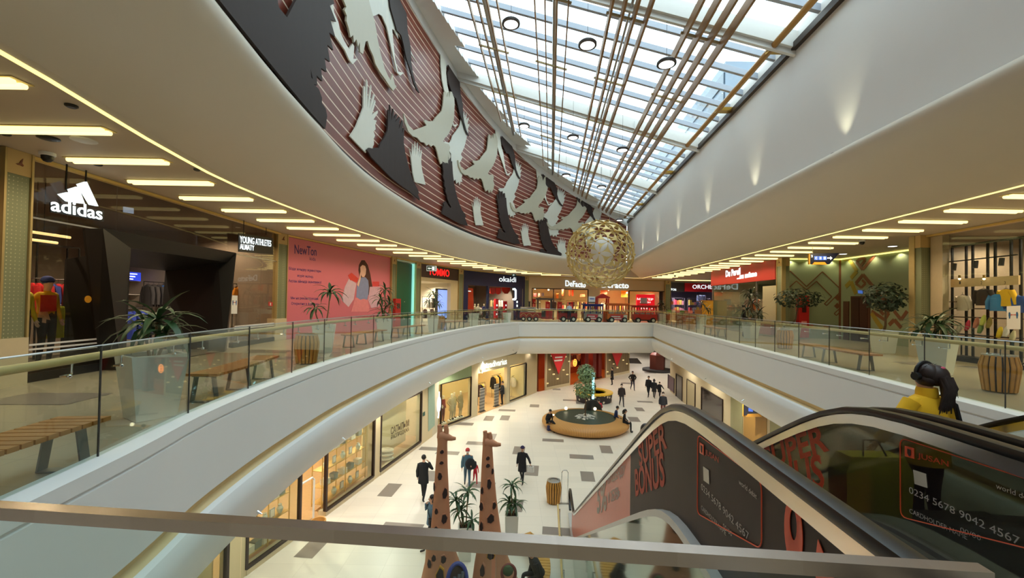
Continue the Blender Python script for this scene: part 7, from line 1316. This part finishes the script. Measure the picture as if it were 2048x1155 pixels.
# ------------------------------------------------------------------ slatted benches
OAK = mat('bench_oak', (170, 112, 50), .4, var=.2, scale=6); ZINC = mat('bench_steel', (120, 122, 120), .45, .6, var=.06)
def bench(pts, label, w=.46, z0=0, wood=OAK, legs=3, group='slatted benches by the balustrade'):
    P = resample(catm([V((*p, z0)) for p in pts], 6), 25); N = normals2([V((p.x, p.y)) for p in P]); c = P[12]; r = thing('slatted_bench', label, 'bench', V((c.x, c.y, z0)), group); n = 24
    for i in range(n):
        a, b = P[i], P[i+1]; g = (b-a)*.08; nn = V((N[i].x, N[i].y, 0)); n2 = V((N[i+1].x, N[i+1].y, 0)); A, B = a+g, b-g; m = MB()
        q = [A-nn*w/2, B-n2*w/2, B+n2*w/2, A+nn*w/2]; m.loft([[v+V((0, 0, .41)) for v in q], [v+V((0, 0, .45)) for v in q]]); m.build('slat', wood, r, smooth=0)
    for k in range(legs):
        i = int(1+(n-3)*k/(legs-1)); a = P[i]; t = (P[i+1]-P[i]).normalized(); nn = V((N[i].x, N[i].y, 0)); m = MB()
        for s in (-1, 1): m.pbox(a+nn*s*w*.42-t*.05+V((0, 0, .005)), t*.1, nn*s*-.015, nn*s*-.06+V((0, 0, .405)))
        m.pbox(a-nn*w*.42-t*.05+V((0, 0, .005)), t*.1, nn*w*.84, (0, 0, .012)); m.pbox(a-nn*w*.36-t*.05+V((0, 0, .395)), t*.1, nn*w*.72, (0, 0, .012)); m.build('leg', ZINC, r, smooth=0)
    return r
bench([(-3.88, 1.6), (-3.99, 2.9), (-4.12, 4.15)], 'slatted wooden bench at the lower left, nearest the viewer'); bench([(-4.72, 6.5), (-4.78, 7.4), (-5.0, 8.75)], 'curved slatted bench just past the nearest left planter'); bench([(-5.5, 14.3), (-5.45, 15.8), (-5.15, 17.0)], 'slatted bench before the pink hoarding, left of the bushy palm'); bench([(-5.05, 18.3), (-4.75, 19.6), (-4.4, 20.8)], 'slatted bench before the green doorway'); bench([(-3.9, 24.2), (-3.45, 25.2), (-3.0, 26.3)], 'far slatted bench before the navy shop, left'); bench([(-1.7, 29.3), (-1.2, 30.2), (-.7, 31)], 'far slatted bench between the two bare planters')
bench([(9.65, 13.9), (9.3, 12.3), (9.2, 10.8)], 'slatted bench on the right gallery before the green wall'); bench([(11.3, 24.6), (11.1, 23.2), (10.9, 21.9)], 'slatted bench on the right gallery left of the shaggy palm'); bench([(11.9, 32), (11.7, 30.6), (11.5, 29.3)], 'farthest slatted bench on the right gallery')
YOAK = mat('yellow_oak', (196, 142, 56), .4, var=.18, scale=6); bench([(.55, 10.8), (.92, 11.7), (.9, 12.9), (.5, 13.6)], 'curved yellow oak bench on the lower floor by the escalator foot', .5, L0, YOAK, 3, None); bench([(2.2, 9.6), (2.35, 10.6), (2.3, 11.6)], 'yellow oak bench beneath the near escalator', .5, L0, YOAK, 2, None) if 0 else None
# ------------------------------------------------------------------ barrel bins of wooden staves
def bin_(p, label, h=.72, R=.29):
    r = thing('litter_bin', label, 'bin', p, 'barrel shaped stave bins'); p = V(p); m = MB(); m.lathe([(R*.78, .02), (R*.92, h*.5), (R*.82, h-.03), (R*.7, h-.03), (R*.72, h*.4)], p, 20); m.build('liner', mat('bin_liner', (40, 32, 28), .6), r); n = 18; m = MB()
    for k in range(n):
        a = 2*PI*k/n; d = V((math.cos(a), math.sin(a), 0)); s = V((-d.y, d.x, 0)); rows = [[p+d*(rr-.02)-s*ww, p+d*(rr-.02)+s*ww, p+d*rr+s*ww*.9, p+d*rr-s*ww*.9] for rr, ww in ((R*.84, .028), (R*1.0, .036), (R*1.02, .037), (R*.86, .03))]
        rows = [[v+V((0, 0, z)) for v in row] for row, z in zip(rows, (.02, h*.55, h*.72, h))]; m.loft(rows)
    m.build('staves', mat('stave_oak', (196, 140, 62), .45, var=.2, scale=8), r, smooth=0); m = MB(); m.lathe([(R*.86, h-.01), (R*.87, h+.02), (R*.6, h+.03), (R*.58, h-.02)], p, 24); m.build('rim', STEEL, r); return r
bin_((-5.16, 10.75, 0), 'barrel bin of wooden staves on the left gallery before the pink hoarding'); bin_((-4.2, 25.0, 0), 'small looking stave bin before the red lettered shop'); bin_((10.6, 16.5, 0), 'stave bin on the right gallery before the red fascia'); bin_((9.75, 8.5, 0), 'large looking stave bin cut by the right edge of the photo'); bin_((11.9, 28.3, 0), 'far stave bin before the yellow stand'); bin_((1.75, 16.7, L0), 'stave bin on the lower floor by the escalator hoop', .85, .3)
# ------------------------------------------------------------------ children's train on the far gallery
FX = Fac((0, 36.7), (14, 36.7)); ux = lambda x, o=0: FX.uz(x, 620, o)[0]; zx = lambda y, o=0: FX.px(1160, y, o).z
RB = mat('train_red', (150, 44, 46), .5, var=.06); RG = mat('train_grey', (150, 140, 132), .5); RO = mat('train_orange', (206, 104, 40), .5); RBL = mat('train_blue', (30, 44, 120), .5); RR = mat('train_bright_red', (176, 34, 30), .5); TY = mat('tyre', (26, 24, 24), .7); HUB = mat('hub', (214, 210, 200), .4)
def wheel(r, px, rad=.24, off=.06, far=-.85):
    for o in (off, far): c = FX.P(ux(px), rad+.01, o); m = MB(); m.tube([c-V((0, .07, 0)), c+V((0, .07, 0))], rad, 16); w_ = m.build('wheel', TY, r); m = MB(); m.tube([c-V((0, .085, 0)), c+V((0, .085, 0))], rad*.5, 12); m.build('hub', HUB, w_)
def wagon(x0, x1, body, roof, roofc, label, nwin=3, banner=False, zroof=607, over=2):
    r = thing('train_car', label, 'train car', FX.P(ux((x0+x1)/2), 0, -.4), 'cars of the toy train'); a, b = ux(x0), ux(x1); zb, zm = .3, zx(626); zr = zx(zroof)
    FX.slab('body', body, a, b, zb, zm, -.85, 0, r); FX.slab('chassis', DARKG, a+.05, b-.05, .2, .32, -.8, -.05, r)
    for k in range(nwin+1):
        u = a+(b-a-.08)*k/nwin
        for o in (-.07, -.85): FX.slab('post', roof if over < 3 else body, u, u+.08, zm, zr, o, o+.06, r)
    FX.slab('lintel', roofc, a, b, zr-.12, zr, -.85, 0, r); FX.slab('roof', roofc, a-.04*over, b+.04*over, zr, zr+.09, -.95, .1, r); FX.slab('seat', RG, a+.2, b-.2, zm-.02, zm+.15, -.6, -.25, r)
    wheel(r, x0+8); wheel(r, x1-8)
    if banner: FX.slab('banner', mat('banner_crimson', (196, 60, 76), .5), a+.25, b-.45, zm-.55, zm-.08, .0, .012, r); FX.text('DETSKI', 'lettering', WHITE, r, (x0+8, 630.5), (x1-17, 630.7), (x0+8, 628), .013, .004, .01) if 0 else [FX.slab('text_bar', WHITE, a+.35, b-.7+.1*k, zm-.28-.17*k, zm-.2-.17*k, .012, .016, r) for k in (0, 1)]; FX.slab('banner_picture', HUB, b-.42, b-.1, zm-.55, zm-.08, .0, .014, r)
    return r
r = thing('toy_locomotive', 'red and grey toy locomotive at the left of the train', 'train engine', FX.P(ux(1075), 0, -.4)); a = ux(1040)
FX.slab('body', RB, ux(1040), ux(1083), .3, zx(626), -.85, 0, r); FX.slab('boiler', RG, ux(1041), ux(1072), zx(626), zx(615), -.75, -.1, r); FX.slab('cab', RB, ux(1084), ux(1105), .25, zx(619), -.85, 0, r); FX.slab('cab_panel', DARKG, ux(1083), ux(1091), .4, zx(620), .0, .02, r); FX.slab('cab_panel', RR, ux(1093), ux(1097), .3, zx(620), .0, .02, r); FX.slab('roof', DARKG, ux(1072), ux(1108), zx(600), zx(597), -.95, .1, r)
for x in (1076, 1103): FX.slab('post', DARKG, ux(x)-.05, ux(x)+.05, zx(619), zx(600), -.12, -.02, r); FX.slab('post', DARKG, ux(x)-.05, ux(x)+.05, zx(619), zx(600), -.8, -.7, r)
for k in range(4): FX.slab('grille_bar', HUB if k % 2 else DARKG, ux(1043), ux(1053), zx(624)+.08*k*1.1, zx(624)+.05+.088*k, -.1, -.08, r); FX.slab('stripe', DARKG if k % 2 else HUB, ux(1056), ux(1068), zx(625)+.1*k, zx(625)+.06+.1*k, -.1, -.08, r)
for x in (1047, 1059, 1072):
    m = MB(); c = FX.P(ux(x), .42, .02); m.tube([c+FX.t*.24*math.cos(k*PI/10)+V((0, 0, .24*math.sin(k*PI/10))) for k in range(11)], .03, 5); m.build('wheel_arch', mat('train_gold', (176, 150, 96), .4, .4), r); wheel(r, x, .2, .02)
m = MB(); m.lathe([(.1, zx(615)), (.08, zx(606)), (.14, zx(604)), (.05, zx(604))], FX.P(ux(1059), 0, -.4), 12); m.build('funnel', DARKG, r); FX.slab('coupling_plate', RB, ux(1083), ux(1109), .22, .3, -.7, -.1, r)
r = wagon(1119, 1155, RB, DARKG, DARKG, 'open red tender car of the toy train, behind the locomotive', 2, zroof=620, over=0); wagon(1168, 1206, RG, RBL, RBL, 'toy train car with dark blue roof and red banner', 3, True, 609); wagon(1215, 1257, RO, RO, RO, 'orange toy train car with red banner', 3, True, 607); wagon(1268, 1314, RR, RR, RR, 'bright red last car of the toy train with flared roof', 4, False, 610, 3)
r = thing('sign_board', 'white sign board standing on the blue train car roof', 'sign', FX.P(ux(1185), zx(605), -.4)); FX.slab('board', WHITE, ux(1178.5), ux(1192), zx(603), zx(592), -.45, -.4, r); FX.slab('text_bar', mat('sign_blue_text', (90, 100, 170), .5), ux(1181), ux(1190), zx(597.5), zx(595.5), -.4, -.39, r); FX.slab('foot', BLACK, ux(1179), ux(1191), zx(604.6), zx(603), -.55, -.3, r)
r = thing('sign_board', 'small grey notice board on the red last car roof', 'sign', FX.P(ux(1291), zx(607), -.4)); FX.slab('board', mat('grey_board', (150, 140, 146), .5), ux(1284), ux(1297), zx(604), zx(593), -.45, -.4, r); FX.slab('foot', RR, ux(1283), ux(1298), zx(606), zx(604), -.6, -.2, r)
r = thing('toy_ticket_booth', 'red gabled play booth behind the orange train car', 'booth', (ux(1207), 38.2, 0)); FY = Fac((0, 38.2), (14, 38.2)); vx = lambda x: FY.uz(x, 600)[0]; zy = lambda y: FY.px(1200, y).z
m = MB(); m.prism([FY.px(1193, 594), FY.px(1207, 587), FY.px(1220, 594), FY.px(1220, 596), FY.px(1193, 596)], (0, .9, 0)); m.build('roof', RR, r, smooth=0)
for x in (1195, 1217): 
    for o in (-.1, -.85): FY.slab('post', RR, vx(x)-.06, vx(x)+.06, 0.01, zy(596), o, o+.1, r)
FY.slab('counter', mat('booth_orange', (206, 90, 50), .5), vx(1207), vx(1218), .01, 1.0, -.5, 0, r)
# stall, yellow stand
FK = Fac((14.2, 33.5), (13.6, 29.8)); kx = lambda x: FK.uz(x, 630)[0]
r = thing('market_stall', 'low wooden stall heaped with small goods on the far right gallery', 'stall', FK.P(1.5, 0, 0)); FX2 = Fac((12.4, 34.2), (14.2, 33.2)); FX2.slab('counter', mat('stall_wood', (150, 96, 50), .5, var=.2), 0, FX2.L, .02, .85, -.6, 0, r); FX2.slab('top', OAK, -.05, FX2.L+.05, .85, .9, -.65, .05, r)
for i, c in enumerate([(120, 160, 70), (196, 190, 170), (206, 120, 110), (90, 120, 60), (160, 110, 80), (214, 130, 120)]): q = FX2.P(.2+.32*i, .9, -.3); m = MB(); m.loft([[q+V((x*.13*w, y*.13*w, z)) for x, y in ((-1, -1), (1, -1), (1, 1), (-1, 1))] for w, z in ((.8, .005), (1, .2), (.9, .3))]); tag(m.build('goods_basket', cloth(c)), ('green', 'pale', 'pink', 'leaf green', 'brown', 'rose')[i]+' heaped basket on the low stall', 'basket', 'baskets on the stall')
r = thing('yellow_stand', 'tall mustard yellow stand on the far right gallery', 'stand', (14.1, 30.6, 0)); FYS = Fac((13.75, 30.7), (14.45, 30.5)); FYS.slab('body', mat('mustard_panel', (206, 150, 30), .5, var=.05), 0, FYS.L, .02, 1.95, -.5, 0, r); FYS.slab('side_box', mat('stall_wood', (150, 96, 50), .5), -.45, -.02, .02, 1.3, -.5, -.05, r); FYS.slab('top', OAK, -.03, FYS.L+.03, 1.95, 2.0, -.53, .03, r)
# unseen fill spots, added so the far lower corridor is bright
for p in [(16, 50), (18, 58), (14, 66), (10, 58), (20, 44)]: light('corridor_fill_spot', 'SPOT', (*p, -2.5), 420, (1, .96, .9), .03, cone=2.6)
r = thing('corridor_booth', 'small dark red booth with curved roof far down the lower corridor', 'booth', (17.2, 50, L0)); m = MB(); m.lathe([(.9, L0+.02), (.9, L0+1.9), (.5, L0+2.3), (.001, L0+2.4)], (17.2, 50, 0), 6); m.build('body', mat('booth_maroon', (110, 50, 36), .5), r); m = MB(); m.lathe([(1.7, L0+.01), (1.7, L0+.25), (.9, L0+.25)], (17.2, 50, 0), 24); m.build('base', DARKG, r)
r = thing('wedge_screen', 'dark triangular screen hanging at the mouth of the lower corridor', 'screen', (12.5, 48.5, L0)); m = MB(); p = [at_y(1258, 716, 48.2), at_y(1275, 716, 48.2), at_y(1284, 727, 48.2), at_y(1259, 726, 48.2)]; m.prism(p, (0, .1, 0)); m.build('panel', mat('screen_dark', (60, 54, 50), .5), r, smooth=0)
# ------------------------------------------------------------------ visitors
BLK = (26, 26, 30)
def toward(p, q): return math.atan2(q[1]-p[1], q[0]-p[0])-PI/2
g = lambda px, py: at_z(px, py, L0)
person('person', 'man in long black coat walking away with phone to ear by the sale window', g(846, 1000), -.1, 1.76, ('down', 'phone'), 'walk', BLK, BLK, coat=((24, 24, 28), .68), hair=((24, 20, 20), 'short'))
def carry(root, k, off, HANDS, L):
    m = MB(); c = L((-.12, .22, 1.12))*k; m.ball(c, (.24*k, .12*k, .27*k), 12, 8); m.ball(c+V((-.1*k, 0, -.05*k)), (.2*k, .1*k, .2*k), 10, 6); m.build('carried_coat', cloth((28, 28, 34)), root, smooth=80)
person('person', 'woman in red headscarf and teal jacket carrying a black coat, between the giraffe necks', g(934, 973), PI+.15, 1.6, ('fwd', 'down'), 'walk', (196, 120, 60), (66, 92, 110), hair=None, hat=(196, 66, 66), mask=(220, 214, 210), coat=((70, 104, 122), .95), extras=carry)
person('person', 'small child in bright red suit holding the hand of the woman in red headscarf', g(950, 967), PI+.3, .95, ('down', 'out'), 'walk', (196, 34, 50), (190, 30, 46), shoes=(220, 210, 206), hair=((30, 22, 20), 'short'), fingers=False)
person('person', 'woman in black coat and violet hat with white bag, right of the giraffe necks', g(1044, 964), PI-.25, 1.55, ('out', 'down'), 'walk', BLK, BLK, hair=None, hat=(54, 44, 84), coat=((28, 27, 32), .55), extras=bag_extra((206, 204, 200), 1 if 0 else -1, (.3, .14, .26), drop=.05))
person('person', 'woman in denim jacket with phone and shoulder bag beside the left giraffe', g(862, 1096), PI/2+.5, 1.66, ('down', 'phone'), 'walk', (86, 112, 128), BLK, hair=((24, 18, 18), 'long'), coat=((84, 112, 130), .82), extras=shoulder_bag((22, 22, 26), -1))
person('person', 'guard in black suit standing at the fashion shop entrance', g(1004, 808), 1.9, 1.75, ('fwd', 'fwd'), 'stand', BLK, BLK, coat=((30, 30, 36), .8))
person('person', 'man in black seated cross legged on the left rim of the round fountain', V((2.32, 26.0, L0)), PI-.5+1.0, 1.72, ('lap', 'lap'), 'cross', BLK, BLK, hair=((24, 20, 20), 'short'), lean=.35, seat=.52, extras=bag_extra((44, 44, 86), 1, (.3, .16, .3)))
person('person', 'person in blue jacket seated on the right rim of the fountain', V((6.6, 26.9, L0)), -1.6, 1.7, ('lap', 'lap'), 'sit', (36, 50, 92), BLK, lean=.25, seat=.52)
person('person', 'person in black seated on the right rim of the fountain, legs stretched out', V((6.95, 26.1, L0)), -1.9, 1.7, ('lap', 'lap'), 'sit', BLK, BLK, hair=((20, 18, 18), 'long'), lean=.15, seat=.52)
person('person', 'person in red and white jacket seated behind the fountain', V((6.1, 28.9, L0)), .4, 1.65, ('lap', 'lap'), 'sit', (196, 60, 70), BLK, lean=.3, seat=.52, hair=((60, 46, 40), 'short'))
person('person', 'man in dark open jacket walking towards the viewer right of the fountain', g(1243, 812), PI, 1.7, ('down', 'down'), 'walk', (190, 184, 180), (60, 56, 60), coat=((58, 48, 48), .78), mask=(200, 206, 210))
person('person', 'man in black jacket and jeans walking alone in the lower corridor', g(1265, 780), PI, 1.72, ('hip', 'hip'), 'walk', BLK, (44, 48, 66), coat=((24, 24, 30), .85))
person('person', 'man in black walking in the lower corridor, left of the pair', g(1297, 793), PI-.7, 1.74, ('down', 'down'), 'walk', BLK, BLK, coat=((26, 26, 30), .82))
person('person', 'taller person in black of the walking pair in the lower corridor', g(1308, 796), -.5, 1.6, ('down', 'down'), 'walk', BLK, BLK, coat=((26, 25, 30), .6), hair=((24, 20, 20), 'long'))
person('person', 'shorter person in black of the walking pair in the lower corridor', g(1319, 794), -.6, 1.3, ('down', 'out'), 'walk', BLK, BLK, coat=((30, 28, 32), .6))
person('person', 'person in black with red bag standing before the far lower shop', g(1224, 769), 1.2, 1.65, ('down', 'down'), 'stand', BLK, BLK, coat=((30, 28, 30), .55), extras=bag_extra((130, 44, 44), 1))
person('person', 'man in dark jacket and white mask just behind the escalator crest', V((10.6, 29.6, L0)), PI-.2, 1.72, ('down', 'down'), 'walk', (40, 42, 48), (120, 60, 50), coat=((44, 46, 52), .85), mask=(226, 226, 226))
person('person', 'person in black seated on the curved oak bench by the escalator foot', V((.86, 11.5, L0)), PI/2+.35, 1.72, ('lap', 'lap'), 'sit', (30, 28, 28), BLK, hair=((26, 22, 20), 'short'), lean=.45, seat=.46, coat=((34, 31, 30), .97))
person('person', 'dark hooded person leaning on the near escalator handrail', V((1.95, 5.95, hz(5.95)-.95)), -.05, 1.5, ('fwd', 'down'), 'stand', BLK, BLK, hair=((22, 20, 20), 'short'), coat=((26, 25, 28), .7), lean=.35)
# upper floor
person('person', 'person in light blue shirt and dark trousers standing at the toy train', V((4.9, 36.2, 0)), .2, 1.66, ('fwd', 'fwd'), 'stand', (176, 196, 214), (30, 34, 52), hair=((40, 26, 22), 'short'))
person('person', 'small child in rust top beside the open tender car of the train', V((6.15, 36.9, 0)), PI, 1.1, ('down', 'fwd'), 'stand', (150, 80, 60), (150, 100, 60), shoes=(220, 214, 206), hair=((70, 44, 30), 'short'), fingers=False)
person('person', 'child in red cap looking out of the blue roofed train car', V((7.05, 37.05, .35)), PI, 1.15, ('down', 'down'), 'stand', (220, 170, 130), (60, 60, 90), hair=None, hat=(196, 50, 50), fingers=False)
person('person', 'person in black top and blue jeans standing behind the shaggy palm planter', V((12.35, 22.6, 0)), PI+.9, 1.68, ('down', 'fwd'), 'stand', BLK, (56, 66, 92), hair=((28, 22, 20), 'short'), mask=(206, 206, 206))
# woman in yellow riding the far escalator, seen from behind
def yellow_extras(root, k, off, HANDS, L):
    H = mat('brown_black_hair', (44, 27, 23), .5, var=.2, scale=40); rnd = random.Random(4)
    m = MB(); m.ball(off(.05, -.06, -.005), V((.105, .1, .105))*k, 16, 10); m.ball(off(.0, -.02, -.045), V((.096, .095, .075))*k, 14, 8); m.build('hair_bun', H, root, smooth=80)
    m = MB(); m.tube([off(.05, -.12, .0), off(.06, -.145, -.1), off(.05, -.15, -.2), off(.055, -.14, -.29)], [.05, .048, .036, .01], 10)
    for i in range(34):
        x = .005+.09*rnd.random(); e = rnd.random(); s = rnd.random()*.04
        m.tube([off(x, -.13-s*.6, -.01), off(x+.005+s*.4, -.165-s*.5, -.11), off(x+(e-.5)*.05, -.165, -.21), off(x+.01+(e-.5)*.14, -.145, -.29-.08*rnd.random())], [.026, .024, .015, .003], 5)
    for i in range(6): m.tube([off(.13, -.1, -.04), off(.17+.01*i, -.1, -.09), off(.19+.014*i, -.09, -.16-.012*i)], [.012, .008, .002], 4)
    for i in range(10): a = rnd.random()*3; m.tube([off(math.cos(a)*.09, -.03, .07*math.sin(a)+.02), off(math.cos(a)*.11+.02, -.06, .085*math.sin(a)+.03)], [.006, .001], 4)
    m.build('ponytail', H, root, smooth=80)
    m = MB(); m.ball(off(.055, -.115, .075), V((.022, .018, .016))*k, 8, 5); m.build('hair_tie', cloth((206, 90, 110)), root, smooth=80)
    hp = thing_part('headphones', root); m = MB(); m.tube([off(math.sin(t)*.105, .0, .012+math.cos(t)*.105) for t in [(-1.75+3.5*i/16) for i in range(17)]], .013, 8, flat=1.4); m.build('band', BLACK, hp, smooth=60)
    for s in (-1, 1): m = MB(); m.tube([off(s*.088, -.005, -.02), off(s*.125, -.005, -.02)], [.042*k, .038*k], 14); m.build('ear_cup', BLACK, hp, smooth=50)
    m = MB(); m.lathe([(.085, 0), (.082, .05), (.075, .085), (.068, .08)], L((0, -.005, 1.45))*k, 18); m.build('collar', cloth((226, 172, 20)), root, smooth=60)
    m = MB(); P = [L((.15, -.13, .95)), L((.19, -.15, 1.2)), L((.2, -.1, 1.38)), L((.19, .0, 1.45)), L((.17, .1, 1.36)), L((.17, .14, 1.1))]; m.tube([p*k for p in P], .025, 6, flat=.4); m.build('bag_strap', cloth((24, 22, 24)), root)
def thing_part(n, parent):
    o = bpy.data.objects.new(n, None); COL.objects.link(o); o.parent = parent; return o
yw = person('person', 'woman in yellow jacket with black headphones and dark ponytail riding the far escalator', V((3.9, 4.0, -.57)), .12, 1.66, ('out', 'down'), 'stand', (226, 172, 20), (40, 40, 50), hair=((44, 27, 23), 'short'), coat=((228, 174, 22), .8), extras=yellow_extras)
r = thing('shopping_bag', 'yellow printed shopping bag seen through the see-through escalator advert', 'bag', V((3.12, 3.7, -.2))); c = V((3.12, 3.7, .12)); m = MB(); m.loft([[c+V((x*.27*w, y*.1*w, z)) for x, y in ((-1, -1), (1, -1), (1, 1), (-1, 1))] for w, z in ((1, -.28), (1.06, .1), (.85, .24))]); m.build('body', cloth((206, 190, 40)), r, smooth=0); m = MB(); m.tube([c+V((-.1, -.05, .24)), c+V((-.06, 0, .36)), c+V((.06, 0, .36)), c+V((.1, -.05, .24))], .008, 5); m.build('handle', cloth((30, 30, 30)), r)
text('SALE', 'lettering', mat('bag_print', (60, 50, 30), .6), r, c+V((-.15, -.09, -.08)), (1, 0, 0), (0, 0, 1), .3, .1, .003, .02)
